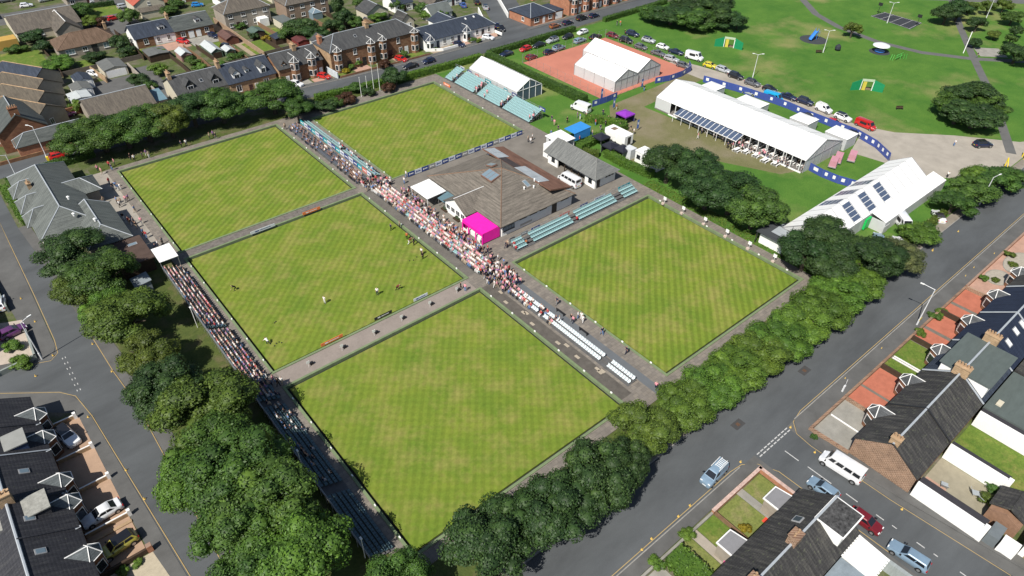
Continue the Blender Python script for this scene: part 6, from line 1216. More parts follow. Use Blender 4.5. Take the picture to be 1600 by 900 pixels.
for i, (x, y, rp, t, H_) in enumerate(((1500, 150, 30, 'dark', 7), (1528, 148, 34, 'dark', 7.5), (1545, 165, 26, 'mid', 6), (1498, 175, 28, 'dark', 5.5), (1525, 180, 30, 'dark', 6), (1490, 160, 24, 'mid', 6), (1548, 183, 20, 'dark', 5))): tree(('upper left', 'upper right tallest', 'right', 'lower left', 'lower middle', 'left edge', 'lower right')[i] + ' conifer in the dark clump near the right park path', x, y, rp, t, H_, 'con' if i < 4 else 'mid', name='conifer_tree', group='right park clump')
for i, (x, y, rp, t, H_) in enumerate(((1480, 22, 18, 'dark', 6), (1500, 14, 18, 'dark', 7), (1333, 45, 12, 'olive', 5), (1516, 10, 10, 'olive', 5), (1528, 36, 12, 'dark', 5), (1545, 10, 9, 'olive', 5), (1570, 7, 10, 'olive', 5), (1583, 26, 13, 'mid', 5), (1588, 48, 8, 'dark', 4), (1556, 54, 9, 'olive', 3), (1524, 66, 8, 'dark', 3), (1590, 82, 20, 'dark', 6), (1580, 60, 7, 'mid', 3.5))): tree(('left of the dense pair at the far right', 'right of the dense pair at the far right', 'lone rounded tree by the curving path', 'slim tree beyond the dense pair', 'dark little tree above the seating area', 'pale little tree at the top edge', 'second pale little tree at the top edge', 'spreading little tree at the top right', 'tiny dark tree at the right edge', 'low olive tree above the planters', 'tiny dark shrub beside the leaning post', 'large dark tree at the right edge by the path', 'small green tree at the right edge')[i] + ('' if 'park' in '' else ' of the park'), x, y, rp, t, H_, 'mid', group='scattered park trees')
# garden trees and shrubs behind the far street
SHN = {}
GD = [(122, 16, 18, 'mid', 4), (140, 33, 14, 'lime', 3.5), (158, 33, 9, 'copper', 3), (200, 26, 15, 'mid', 5), (185, 65, 13, 'dark', 4), (52, 56, 14, 'dark', 4), (68, 72, 12, 'dark', 3.5), (92, 98, 18, 'bright', 3.5), (30, 75, 10, 'mid', 2), (18, 78, 9, 'mid', 2), (148, 88, 14, 'dark', 3), (198, 80, 13, 'dark', 3), (245, 108, 12, 'lime', 3), (216, 126, 16, 'dark', 3.5), (232, 135, 11, 'mid', 2.5), (250, 82, 9, 'bright', 2.5), (300, 95, 11, 'mid', 2.5), (312, 105, 10, 'bright', 2.5), (368, 88, 12, 'mid', 2.5), (470, 42, 26, 'dark', 6), (490, 52, 20, 'dark', 5), (455, 52, 18, 'mid', 4.5), (528, 12, 11, 'dark', 8), (535, 28, 16, 'dark', 6), (520, 42, 16, 'dark', 5), (555, 35, 14, 'mid', 4), (416, 60, 7, 'yellow', 2), (396, 56, 7, 'dark', 2.2), (662, 14, 11, 'mid', 5), (668, 24, 11, 'bright', 3.5), (690, 22, 11, 'mid', 3.5), (700, 20, 8, 'lime', 3), (622, 30, 12, 'olive', 3), (590, 25, 14, 'bright', 3), (620, 8, 10, 'mid', 4), (540, 110, 6, 'yellow', 1.3), (548, 104, 6, 'lime', 1.6), (558, 98, 6, 'bright', 2.2), (600, 100, 10, 'copper', 2.4), (740, 62, 6, 'mid', 1.4), (748, 63, 5, 'lime', 1.3), (732, 60, 5, 'copper', 1.3), (630, 84, 7, 'mid', 2.2), (680, 76, 4, 'olive', 1.0), (118, 165, 9, 'lime', 3.5), (110, 60, 8, 'mid', 2.5), (455, 8, 12, 'mid', 4), (375, 40, 8, 'mid', 2), (275, 5, 10, 'mid', 3), (262, 15, 12, 'mid', 3), (126, 149, 6, 'yellow', 1.2), (610, 85, 7, 'copper', 1.6), (345, 100, 8, 'bright', 2), (560, 4, 9, 'mid', 3.5)]
for i, (x, y, rp, t, H_) in enumerate(GD):
    w1 = ('large' if rp >= 18 else 'mid sized' if rp >= 11 else 'small'); near = ('at the upper left bungalows' if x < 180 and y < 70 else 'by the lock-up garages' if x < 180 else 'behind the slate cottages' if x < 330 else 'near the back lawns' if x < 440 else 'behind the sandstone terrace' if y < 60 and x < 600 else 'in the terrace front gardens' if y > 56 else 'behind the white cottage row')
    kk = f'{w1} {tn[t]} garden shrub {near}'; SHN[kk] = SHN.get(kk, -1)+1
    tree(W_[SHN[kk]] + ' ' + kk, x, y, rp, t, H_, 'mid' if rp > 13 else 'small', name='garden_shrub', hc=H_*.52, group='garden shrubs ' + near)
for i, (x, y, rp, t, H_) in enumerate(((20, 540, 11, 'bright', 1.6), (33, 566, 14, 'bright', 1.6), (1461, 494, 9, 'mid', .7), (1472, 487, 8, 'lime', .7), (1438, 519, 8, 'lime', .7), (1537, 434, 6, 'bright', .9), (1556, 437, 5, 'olive', .6), (1583, 413, 6, 'olive', .6), (1578, 397, 7, 'olive', 1.0), (1165, 826, 9, 'yellow', 1.1), (1075, 835, 12, 'lime', .9), (1025, 880, 12, 'bright', .9), (1553, 760, 10, 'mid', 1.2), (1543, 780, 10, 'olive', 1.2), (192, 892, 8, 'bright', .8), (215, 880, 7, 'bright', .6), (1272, 682, 5, 'mid', .6))):
    tree(('upper bush in the corner gravel garden', 'lower bush in the corner gravel garden', 'flowering bed in the first red gravel garden', 'leafy bed end in the red gravel garden', 'white flowered bush by the terrace wall', 'green shrub at the oval garden corner', 'low shrub in the smaller oval bed', 'low shrub in the larger oval bed', 'olive shrub behind the oval beds', 'yellow shrub by the timber fence', 'lime ferns beside the slab path', 'ferns at the bottom garden wall', 'upper shrub in the gravel yard bed', 'lower shrub in the gravel yard bed', 'left weed clump by the dark fence wall', 'right weed clump by the dark fence wall', 'tiny shrub at the terrace end wall')[i], x, y, rp, t, H_, 'small', name='garden_shrub', hc=H_*.5, group='front garden shrubs')
# hedges: clipped box of leaves
def hedge(label, line, wd, h, tint, z=0, rag=.12):
    rng = np.random.default_rng(len(label)*7); Ps = []; Ns = []; cores = MB()
    o0 = Vector((line[0][0], line[0][1], 0))
    for a, b in zip(line[:-1], line[1:]):
        a = Vector((*a, 0)); b = Vector((*b, 0)); L = (b-a).length; d = np.array((b-a).normalized()); n = np.array([-d[1], d[0], 0]); A = np.array(a-o0)
        cnt = int(L*(wd+2*h)*26); u = rng.random(cnt)*L; side = rng.random(cnt)*(wd+2*h); P = A+u[:, None]*d; Nn = np.zeros((cnt, 3))
        s1 = side < h; s2 = (side >= h)&(side < h+wd); s3 = side >= h+wd
        P[s1] += -n*wd/2; P[s1, 2] = side[s1]; Nn[s1] = -n; P[s2] += (side[s2]-h-wd/2)[:, None]*n; P[s2, 2] = h; Nn[s2] = (0, 0, 1); P[s3] += n*wd/2; P[s3, 2] = side[s3]-h-wd; Nn[s3] = n
        P += Nn*(rng.normal(size=cnt)*rag)[:, None]; Ps.append(P); Ns.append(Nn)
        k = wd/2*.86; q = [A-n*k, A+d*L-n*k, A+d*L+n*k, A+n*k]; cores.prism([(v[0], v[1]) for v in q], 0, h*.94)
    me = leafmesh('hedge', np.concatenate(Ps), np.concatenate(Ns), .30, rng); root = T('hedge', label, 'hedge', (o0.x, o0.y, z))
    c = link('foliage', me, root); c.color = (*TINT[tint], 1); b_ = cores.build('inner_growth', LEAF, root, world=False); b_.color = (*[v*.9 for v in TINT[tint]], 1)
hedge('long clipped hedge between far street and far green', [(50, 121.2), (60, 120.0), (75, 118.7), (92, 117.8), (101.5, 117.6)], 1.6, 1.7, 'bright'); hedge('tall clipped hedge between the white tent and red court', [(103.4, 117.2), (103.6, 96), (104.0, 77)], 2.2, 1.9, 'mid'); hedge('clipped hedge beside the far street car park', [(104.5, 118.2), (125, 118.4), (140, 118.4)], 1.6, 1.6, 'mid'); hedge('hedge beyond the bollards on the far street', [(154, 118.8), (186, 119.2)], 1.6, 1.4, 'mid')
hedge('clipped hedge wrapping the food court', [(84.6, 59.4), (92, 60.4), (101.6, 60.6), (99.6, 66.2), (96.4, 69.6)], 2.0, 1.6, 'bright'); hedge('clipped hedge between the storage building and the big trees', [(87.8, 54.0), (87.6, 47), (88.6, 40.6)], 1.8, 1.6, 'bright'); hedge('hedge along the far street beside the left pavilion', [(-19.4, 122.3), (-11, 124.8), (-2, 125.2)], 1.8, 1.5, 'mid'); hedge('hedge along the left street beside the pavilion', [(-20.4, 121), (-20.0, 112), (-19.6, 104)], 1.4, 1.4, 'bright')
hedge('thick bright hedge in the lower right front garden', [(23.2, -19.4), (23.2, -24.4)], 3.0, 1.5, 'bright'); hedge('scrubby hedge along the right street fence', [(97, -6.2), (110, -6.3), (124, -6.3)], 1.4, 1.0, 'olive'); hedge('brown edged low hedge behind the storage building', [(84, 57.6), (86.4, 54.6)], 1.6, 1.4, 'olive')
hedge('back garden hedge behind the white cottage row', [(86, 160), (104, 158)], 1.4, 1.5, 'mid'); hedge('bungalow hedge at the top left', [(18, 236), (33, 234)], 1.4, 1.4, 'dark')
# long grass and weeds under the trees beside the right green
rng = np.random.default_rng(4); n_ = 5200; P = np.stack([rng.uniform(84.8, 88, n_), rng.uniform(-2, 40, n_), rng.uniform(.02, .12, n_)], 1); g_ = link('long_grass', leafmesh('long_grass', P, np.tile((0, 0, 1.), (n_, 1)), .22, rng)); g_.color = (.10, .15, .03, 1); tag(g_, 'rough yellow green grass strip below the dark tree clump', 'grass', kind='stuff')
# ================================================================ VEHICLES
CGLASS = glassmat('car_glass', (.012, .014, .018), .05); TYRE = flat('tyre', (.018, .018, .018), .8, .2); RIM = flat('alloy_rim', (.45, .46, .47), .3, .5, .7); HLAMP = flat('headlamp', (.75, .77, .78), .15); TLAMP = flat('tail_lamp', (.35, .01, .01), .25)
def paint(c, name):
    return flat('paint_'+name, c, .28, .5, .15, .8)
PT = {k: paint(v, k) for k, v in {'white': (.78, .79, .80), 'black': (.012, .012, .014), 'navy': (.012, .018, .05), 'silver': (.42, .44, .46), 'grey': (.12, .125, .135), 'red': (.50, .018, .015), 'darkred': (.16, .012, .018), 'yellow': (.62, .52, .03), 'olive': (.42, .38, .07), 'blue': (.04, .10, .32), 'skyblue': (.02, .38, .70), 'steelblue': (.20, .29, .38), 'orange': (.22, .08, .03), 'purple': (.13, .04, .14), 'brightblue': (.01, .20, .55)}.items()}
def loft(st, zb):
    """st: stations (x, half width, top z); rounded box section"""
    m = MB(); n = 10
    for x, w_, zt in st:
        s = min(.14, (zt-zb)*.25)
        m.v += [(x, -w_*.88, zb), (x, -w_, zb+.16), (x, -w_*1.0, zb+(zt-zb)*.55), (x, -w_*.965, zt-s), (x, -w_*.86, zt-.015), (x, w_*.86, zt-.015), (x, w_*.965, zt-s), (x, w_, zb+(zt-zb)*.55), (x, w_, zb+.16), (x, w_*.88, zb)]
    for i in range(len(st)-1):
        for k in range(n): a = i*n+k; b = i*n+(k+1) % n; m.f.append((a, b, b+n, a+n)); m.m.append(0)
    m.f += [tuple(range(n))[::-1], tuple(range((len(st)-1)*n, len(st)*n))]; m.m += [0, 0]
    return m
def vehicle(kind):
    P = {'hatch': dict(L=4.0, W=1.76, H=1.47, zb=.2, hood=.92, belt=.95, c0=.98, c1=.22, c2=-1.45, c3=-1.88), 'saloon': dict(L=4.6, W=1.84, H=1.44, zb=.18, hood=.9, belt=.95, c0=.95, c1=.15, c2=-.95, c3=-1.75), 'suv': dict(L=4.4, W=1.86, H=1.64, zb=.26, hood=1.04, belt=1.08, c0=1.0, c1=.35, c2=-1.7, c3=-2.05), 'estate': dict(L=4.6, W=1.8, H=1.5, zb=.2, hood=.92, belt=.96, c0=.95, c1=.2, c2=-1.95, c3=-2.2),
         'van': dict(L=5.4, W=2.0, H=2.4, zb=.3, hood=1.2, belt=1.3, c0=2.0, c1=1.35, c2=-2.6, c3=-2.66), 'smallvan': dict(L=4.4, W=1.82, H=1.84, zb=.25, hood=1.08, belt=1.12, c0=1.3, c1=.6, c2=-2.08, c3=-2.15), 'minibus': dict(L=5.6, W=2.0, H=2.35, zb=.3, hood=1.15, belt=1.25, c0=2.1, c1=1.5, c2=-2.7, c3=-2.76), 'convertible': dict(L=4.3, W=1.8, H=1.3, zb=.18, hood=.86, belt=.92, c0=.7, c1=.2, c2=-.9, c3=-1.3)}[kind]
    L, W, H_, zb, hd, bt = P['L'], P['W']/2, P['H'], P['zb'], P['hood'], P['belt']; f = L/2
    root = T('parked_car', kind, 'car'); c0, c1, c2, c3 = P['c0'], P['c1'], P['c2'], P['c3']
    tail = bt+.02
    st = [(f, W*.72, hd-.32), (f-.06, W*.84, hd-.2), (f-.3, W*.95, hd-.1), (c0+.25, W*.99, hd-.02), (c0-.1, W, bt), (0, W, bt+.01), (min(c3+.3, -f+.5), W*.99, tail), (-f+.14, W*.93, tail-.05), (-f, W*.84, tail-.25)]
    b = loft(st[::-1], zb)
    wb, wt = W*.9, W*(.72 if H_ < 2 else .86); zr = H_-.07
    # cabin shell
    rng_ = [(c3, -wb), (c0, -wb*.92), (c0, wb*.92), (c3, wb)]; top = [(c2, -wt), (c1, -wt*.95), (c1, wt*.95), (c2, wt)]; tp2 = [(c2+.12, -wt*.85), (c1-.12, -wt*.8), (c1-.12, wt*.8), (c2+.12, wt*.85)]
    vs = [(x, y, bt-.04) for x, y in rng_]+[(x, y, zr) for x, y in top]+[(x, y, H_) for x, y in tp2]
    b.add(vs, [(i, (i+1) % 4, 4+(i+1) % 4, 4+i) for i in range(4)]+[(4+i, 4+(i+1) % 4, 8+(i+1) % 4, 8+i) for i in range(4)]+[(8, 9, 10, 11)], 1 if kind == 'convertible' else 0)
    me = b.mesh('body', [PT['grey'], BLACK], smooth=True); me.set_sharp_from_angle(angle=rad(35)); link('body', me, root)
    def pane(name, q4, i0, i1, j0, j1):
        q = [Vector(p) for p in q4]
        def at(s, t): return (q[0].lerp(q[1], s)).lerp(q[3].lerp(q[2], s), t)
        qq = [at(i0, j0), at(i1, j0), at(i1, j1), at(i0, j1)]; n_ = (qq[1]-qq[0]).cross(qq[2]-qq[0]).normalized(); link(name, MB().slab([p+n_*.012 for p in qq], .02).mesh(name, CGLASS), root)
    A = [Vector(v) for v in vs]
    if kind != 'convertible':
        pane('windscreen', (A[1], A[2], A[6], A[5]), .05, .95, .12, .92)
        if kind not in ('smallvan',): pane('rear_window', (A[3], A[0], A[4], A[7]), .1, .9, .3 if H_ > 2 else .15, .85)
        for nm, q in (('side_window', (A[0], A[1], A[5], A[4])), ('side_window', (A[2], A[3], A[7], A[6]))):
            inv = q[0] is A[2]
            secs = {'van': [(.80, .93)], 'smallvan': [(.68, .92)], 'minibus': [(.05, .25), (.29, .5), (.54, .74), (.79, .94)]}.get(kind, [(.10, .46), (.5, .90)])
            for a, c in secs:
                if inv: a, c = 1-c, 1-a
                pane(nm, q, a, c, .2 if H_ < 2 else .25, .88 if H_ < 2 else .8)
    else: pane('windscreen', (A[1], A[2], A[6], A[5]), .03, .97, .05, .98)
    r = .32 if H_ < 1.6 else .36; xw = (f-.78, -f+.8)
    wm = MB().tube((0, -.11, 0), (0, .11, 0), r, 14).mesh('wheel', TYRE); rm = MB().tube((0, -.122, 0), (0, .122, 0), r*.62, 10).mesh('rim', RIM); am = MB().tube((0, -.02, 0), (0, .02, 0), r*1.17, 14).mesh('wheel_arch', BLACK)
    for x in xw:
        for s in (-1, 1): wo = link('wheel', wm, root, (x, s*(W-.095), r)); link('rim', rm, wo); link('wheel_arch', am, root, (x, s*(W-.012), r+.03))
    for s in (-1, 1):
        link('headlight', MB().box(f-.28, f-.055, s*W*.62-.16, s*W*.62+.16, hd-.31, hd-.17).mesh('headlight', HLAMP), root); link('tail_light', MB().box(-f-.004, -f+.16, s*W*.76-.13, s*W*.76+.13, tail-.36, tail-.16).mesh('tail_light', TLAMP), root)
        link('mirror', MB().box(c0-.28, c0-.12, s*(W+.08)-.1, s*(W+.08)+.1, bt, bt+.15).mesh('mirror', BLACK), root)
    link('number_plate', MB().box(f-.01, f+.012, -.26, .26, zb+.12, zb+.24).mesh('number_plate', WPAINT), root); link('number_plate', MB().box(-f-.012, -f+.02, -.26, .26, zb+.3, zb+.42).mesh('number_plate', flat('yellow_plate', (.6, .45, .03), .5)), root)
    return root
PROTO = {}
VN = {'hatch': ('parked_car', 'hatchback', 'car'), 'saloon': ('parked_car', 'saloon car', 'car'), 'suv': ('parked_car', 'sport utility car', 'car'), 'estate': ('parked_car', 'estate car', 'car'), 'van': ('parked_van', 'panel van', 'van'), 'smallvan': ('parked_van', 'small van', 'van'), 'minibus': ('minibus', 'minibus', 'minibus'), 'convertible': ('parked_car', 'convertible', 'car')}
USED = {}
def car(kind, px, py, head, color, where, h=0.02, sub=None, group=None, roofblack=False):
    p = G(px, py, h)
    if kind not in PROTO: PROTO[kind] = vehicle(kind); o = PROTO[kind]
    else: o = dup(PROTO[kind])
    nm, kn, cat = VN[kind]; o.name = nm; o.location = (p.x, p.y, h); o.rotation_euler = (0, 0, rad(head)); cn = {'darkred': 'dark red', 'skyblue': 'bright cyan', 'steelblue': 'blue grey', 'brightblue': 'bright blue', 'orange': 'rusty orange'}.get(color, color)
    o['label'] = f'{cn} {kn} {where}'; o['category'] = cat
    if group: o['group'] = group
    elif 'group' in o: del o['group']
    for c in o.children:
        if c.name.startswith('body'):
            s = c.material_slots[0]; s.link = 'OBJECT'; s.material = PT[color]
    return o
# near streets
car('saloon', 162, 806, 185, 'white', 'on the lower left drive', .065); o = car('suv', 187, 857, 188, 'olive', 'with black roof on the lowest left drive', .065); MB().box(-1.68, .34, -.66, .66, 1.60, 1.67).build('roof_panel', PT['black'], o, world=False)
car('suv', 108, 686, -76, 'white', 'parked across the upper left drive', .065); car('hatch', 22, 522, 10, 'purple', 'on the corner garden drive', .065); car('hatch', 2, 478, 80, 'white', 'at the left edge behind the green wall', .065)
pk_ = car('smallvan', 1114, 745, 184, 'steelblue', 'with ladder rack on the right street', .02)
for y in (-.6, .6): MB().bar((-1.9, y, 1.95), (.2, y, 1.95), .06, .06).build('roof_rail', WPAINT, pk_, world=False)
for k in range(6): MB().bar((-1.8+k*.28, -.3, 2.0), (-1.8+k*.28, .45, 2.0), .06, .05).build('ladder_rung', WPAINT, pk_, world=False)
for y in (-.3, .45): MB().bar((-2.0, y, 2.0), (-.2, y, 2.0), .06, .06).build('ladder_rail', WPAINT, pk_, world=False)
car('minibus', 1312, 735, 94, 'white', 'in the lower right side street'); car('hatch', 1284, 768, 91, 'steelblue', 'half hidden behind the lower right house'); car('hatch', 1350, 818, -88, 'darkred', 'parked beside the lower right house'); car('estate', 1417, 872, 95, 'steelblue', 'at the bottom of the lower right side street')
# club and right lawn
mb_ = car('minibus', 889, 287, 91, 'white', 'in the clubhouse yard', .13); cv_ = car('van', 907, 173, 100, 'white', 'serving food by the tall hedge'); MB().box(-1.2, .6, -1.03, -.99, 1.3, 2.0).build('serving_hatch', BLACK, cv_, world=False); car('suv', 1534, 229, -34, 'navy', 'alone on the gravel lane'); car('convertible', 1465, 341, 42, 'white', 'with dark hood on the grass by the right street'); car('van', 1408, 354, 228, 'white', 'backed against the white annexe'); car('hatch', 1372, 377, 40, 'steelblue', 'half hidden under the corner trees'); car('hatch', 1402, 383, 40, 'white', 'half hidden beside the grey willow')
ROWA = [(988, 56, 'suv', 'navy'), (1013, 66, 'suv', 'silver'), (1035, 76, 'hatch', 'white'), (1056, 84, 'saloon', 'navy'), (1084, 93, 'van', 'white'), (1109, 105, 'hatch', 'yellow'), (1130, 112, 'estate', 'silver'), (1149, 122, 'suv', 'black'), (1175, 133, 'suv', 'grey'), (1202, 142, 'hatch', 'black'), (1231, 154, 'saloon', 'navy'), (1257, 162, 'suv', 'navy'), (1286, 174, 'smallvan', 'white'), (1316, 187, 'suv', 'white'), (1351, 199, 'van', 'red')]
for i, (x, y, k, c) in enumerate(ROWA):
    o = car(k, x, y, -86+(8 if i < 6 else 0)-(8 if i > 11 else 0), c, W_[i]+' from the left in the long line along the park lane', group='cars along the park lane')
    if k == 'van' and c == 'red': o.scale = (.95, .95, .8)
for i, (x, y, k, c, hd, wh) in enumerate(((1170, 147, 'estate', 'silver', -84, 'behind the hoarding nearest the court'), (1207, 158, 'van', 'skyblue', -84, 'behind the hoarding amid the service tents'), (1266, 184, 'saloon', 'navy', -84, 'behind the tall boxy service tent'), (1302, 195, 'hatch', 'red', -84, 'behind the end of the hoarding'), (1336, 212, 'hatch', 'navy', -80, 'beside the nearest service tent'))): car(k, x, y, hd, c, wh)
for i, (x, y, k, c) in enumerate(((957, 58, 'hatch', 'darkred'), (978, 66, 'suv', 'black'), (1001, 76, 'hatch', 'grey'), (1028, 86, 'saloon', 'grey'), (1049, 95, 'estate', 'silver'), (1067, 105, 'hatch', 'grey'))): car(k, x, y, -82, c, W_[i]+' from the left beside the right court fence', group='cars beside the court')
for i, (x, y, k, c) in enumerate(((930, 60, 'saloon', 'black'), (906, 66, 'estate', 'steelblue'), (873, 78, 'suv', 'steelblue'), (858, 84, 'hatch', 'navy'), (830, 92, 'hatch', 'darkred'))): car(k, x, y, 4, c, W_[i]+' from the right beside the far court fence', group='cars beside the court')
for i, (x, y, k, c) in enumerate(((910, 53, 'hatch', 'white'), (887, 60, 'hatch', 'black'), (863, 66, 'suv', 'silver'), (842, 73, 'saloon', 'black'), (821, 79, 'hatch', 'red'), (791, 87, 'saloon', 'navy'))): car(k, x, y, 182, c, W_[i]+' from the right along the far car park hedge', group='cars along the hedge')
for x, y, k, c, hd, wh in ((867, 43, 'hatch', 'orange', 0, 'before the brick bungalow'), (887, 38, 'hatch', 'navy', 0, 'beside the brick garage on the far street'), (909, 31, 'suv', 'black', 0, 'before the nearest brick villa'), (928, 27, 'hatch', 'navy', 0, 'last on the far street'), (763, 61, 'hatch', 'white', -70, 'on the end drive of the cottage row'), (718, 72, 'hatch', 'navy', -80, 'on the middle drive of the cottage row'), (670, 98, 'hatch', 'navy', 182, 'on the far street near the cottage wall'), (642, 106, 'saloon', 'black', 182, 'on the far street before the terrace'), (627, 95, 'hatch', 'red', -75, 'on the terrace drive'), (507, 122, 'hatch', 'red', -65, 'beside the sandstone house'), (464, 134, 'hatch', 'white', -65, 'before the sandstone house'), (452, 138, 'hatch', 'silver', -65, 'behind the far street tree'), (784, 47, 'hatch', 'black', 240, 'at the side street corner'), (776, 42, 'saloon', 'navy', 60, 'beside the end of the cottage row'), (723, 10, 'saloon', 'blue', 70, 'behind the cottage row'), (745, 6, 'suv', 'black', 62, 'far up the side street'), (758, 14, 'suv', 'silver', 62, 'in the middle of the side street'),
        (94, 246, 'hatch', 'red', 0, 'on the far street at the left'), (42, 11, 'hatch', 'white', -10, 'in the upper left cul-de-sac'), (10, 3, 'suv', 'grey', 0, 'at the top left corner'), (150, 3, 'estate', 'white', 10, 'by the top left hedge'), (72, 2, 'suv', 'silver', 5, 'behind the gabled bungalow'), (195, 12, 'estate', 'silver', 0, 'beside the cream house'), (309, 10, 'hatch', 'brightblue', -20, 'behind the semi cottages'), (287, 67, 'hatch', 'red', -60, 'in front of the semi cottages'), (334, 58, 'hatch', 'navy', -75, 'at the end of the semi cottages'), (356, 77, 'suv', 'black', -60, 'beside the rust brown hut'), (148, 118, 'hatch', 'white', -60, 'beside the dark roofed garage'), (106, 182, 'hatch', 'purple', 10, 'beside the far street trees'), (178, 31, 'hatch', 'red', 10, 'in the shrubs behind the brown bungalow'), (576, 32, 'hatch', 'grey', 20, 'behind the sandstone terrace')): car(k, x, y, hd, c, wh)
# ================================================================ PEOPLE
SKIN = M('skin', (.42, .25, .18), .1, 2); HAIRM = [flat('hair_dark', (.03, .02, .015), .7), flat('hair_grey', (.4, .39, .37), .7), flat('hair_fair', (.26, .17, .08), .7), flat('white_hat', (.75, .75, .72), .7)]
CL = {k: flat('cloth_'+k, v, .85, .15) for k, v in {'white': (.74, .73, .71), 'pink': (.70, .30, .36), 'navy': (.022, .028, .06), 'black': (.015, .015, .017), 'blue': (.12, .22, .42), 'red': (.42, .04, .05), 'grey': (.22, .22, .23), 'teal': (.03, .22, .24), 'lilac': (.30, .16, .36), 'orange': (.50, .14, .04), 'beige': (.45, .36, .26), 'maroon': (.14, .025, .03)}.items()}
def body_mesh(pose):
    """one continuous skinned figure, feet (or seat) at the origin, looking along +x"""
    J = {}; E_ = []
    def j(n, x, y, z, r, par=None, seg=2):
        J[n] = (x, y, z, r, seg)
        if par: E_.append((par, n))
    if pose == 'sit':
        j('pel', 0, 0, .52, .155, None, 3); j('wai', -.02, 0, .72, .14, 'pel'); j('che', -.02, 0, .98, .155, 'wai'); j('nek', .0, 0, 1.15, .06, 'che', 0); j('hd1', .02, 0, 1.24, .085, 'nek', 0); j('hd2', .02, 0, 1.36, .085, 'hd1', 1)
        for s, n in ((-1, 'l'), (1, 'r')):
            j('hip'+n, .05, s*.1, .50, .10, 'pel', 3); j('kne'+n, .45, s*.12, .50, .072, 'hip'+n, 3); j('ank'+n, .47, s*.12, .09, .05, 'kne'+n, 3); j('toe'+n, .62, s*.13, .04, .04, 'ank'+n, 4)
            j('sho'+n, -.02, s*.2, 1.04, .07, 'che'); j('elb'+n, .05, s*.25, .78, .05, 'sho'+n); j('wri'+n, .28, s*.14, .66, .038, 'elb'+n, 0); j('han'+n, .36, s*.11, .63, .04, 'wri'+n, 0)
    else:
        st_ = {'stand': (0, 0), 'walk': (.22, .18), 'bend': (.28, .1)}[pose]; lean = .55 if pose == 'bend' else 0.02; dz = -.22 if pose == 'bend' else 0
        j('pel', 0, 0, .93+dz, .15, None, 3); j('wai', lean*.3, 0, 1.1+dz, .135, 'pel'); j('che', lean*.75, 0, 1.34+dz-lean*.12, .155, 'wai'); j('nek', lean*1.05, 0, 1.5+dz-lean*.25, .058, 'che', 0); j('hd1', lean*1.15+.02, 0, 1.58+dz-lean*.25, .085, 'nek', 0); j('hd2', lean*1.2+.02, 0, 1.7+dz-lean*.22, .088, 'hd1', 1)
        for s, n in ((-1, 'l'), (1, 'r')):
            st2 = st_[0]*s; j('hip'+n, 0, s*.1, .88+dz, .105, 'pel', 3); j('kne'+n, st2*.5+(.16 if pose == 'bend' else .03), s*.11, .48+dz*.4, .07, 'hip'+n, 3); j('ank'+n, st2, s*.12, .09, .048, 'kne'+n, 3); j('toe'+n, st2+.16, s*.13, .035, .04, 'ank'+n, 4)
            sx = lean*.8; zz = 1.41+dz-lean*.15; j('sho'+n, sx, s*.2, zz, .068, 'che'); ax = (.5 if s > 0 else -.1) if pose == 'bend' else -st2*.35; j('elb'+n, sx+ax*.5, s*.26, zz-.28, .048, 'sho'+n); j('wri'+n, sx+ax+.06, s*.25, zz-.52, .036, 'elb'+n, 0); j('han'+n, sx+ax+.09, s*.24, zz-.61, .042, 'wri'+n, 0)
    names = list(J); ix = {n: i for i, n in enumerate(names)}; me = bpy.data.meshes.new('figure'); me.from_pydata([J[n][:3] for n in names], [(ix[a], ix[b]) for a, b in E_], [])
    ob = bpy.data.objects.new('figure', me); col.objects.link(ob); md = ob.modifiers.new('s', 'SKIN'); sk = me.skin_vertices[0].data
    for n in names: sk[ix[n]].radius = (J[n][3], J[n][3]*(1.15 if n in ('wai', 'che', 'pel') else 1)); 
    sk[0].use_root = True; md.use_smooth_shade = True; ob.modifiers.new('u', 'SUBSURF').levels = 1
    dg = bpy.context.evaluated_depsgraph_get(); out = bpy.data.meshes.new_from_object(ob.evaluated_get(dg)); bpy.data.objects.remove(ob); out.name = 'person'
    segs = [(Vector(J[a][:3]), Vector(J[b][:3]), b) for a, b in E_]; out.materials.clear()
    for mt in (SKIN, HAIRM[0], CL['white'], CL['navy'], BLACK): out.materials.append(mt)
    hz = J['hd2'][2]; hx = J['hd2'][0]
    for f in out.polygons:
        c = f.center; bd, bn = 9, None
        for a, b, n in segs:
            d = b-a; t = max(0, min(1, (c-a).dot(d)/d.length_squared)); q = (c-(a+d*t)).length
            if q < bd: bd, bn = q, n
        k = bn[:3]; mi = 2
        if k == 'hd2' or k == 'hd1' or k == 'nek': mi = 1 if (c.z > hz+.02 or (c.x < hx-.035 and c.z > hz-.1)) else 0
        elif k in ('wri', 'han'): mi = 0
        elif k in ('hip', 'kne', 'ank'): mi = 3
        elif k == 'toe': mi = 4
        f.material_index = mi; f.use_smooth = True
    return out
POSE = {k: body_mesh(k) for k in ('stand', 'walk', 'sit', 'bend')}
PPL = []          # (x, y, z, heading, pose, top, trousers, hair, zone)
rp = random.Random(21)
def person(x, y, z, hd, pose, top, tr, zone, hair=None): PPL.append((x, y, z, hd, pose, top, tr, rp.choice([0, 0, 1, 1, 2, 3]) if hair is None else hair, zone))
MIX = ['navy', 'navy', 'black', 'white', 'white', 'blue', 'red', 'grey', 'white', 'pink', 'navy', 'lilac', 'beige']
PNK = ['white', 'white', 'pink', 'pink', 'white', 'pink', 'navy', 'white', 'black', 'blue', 'red', 'lilac']
TRS = ['navy', 'black', 'grey', 'white', 'navy', 'black', 'blue', 'beige']
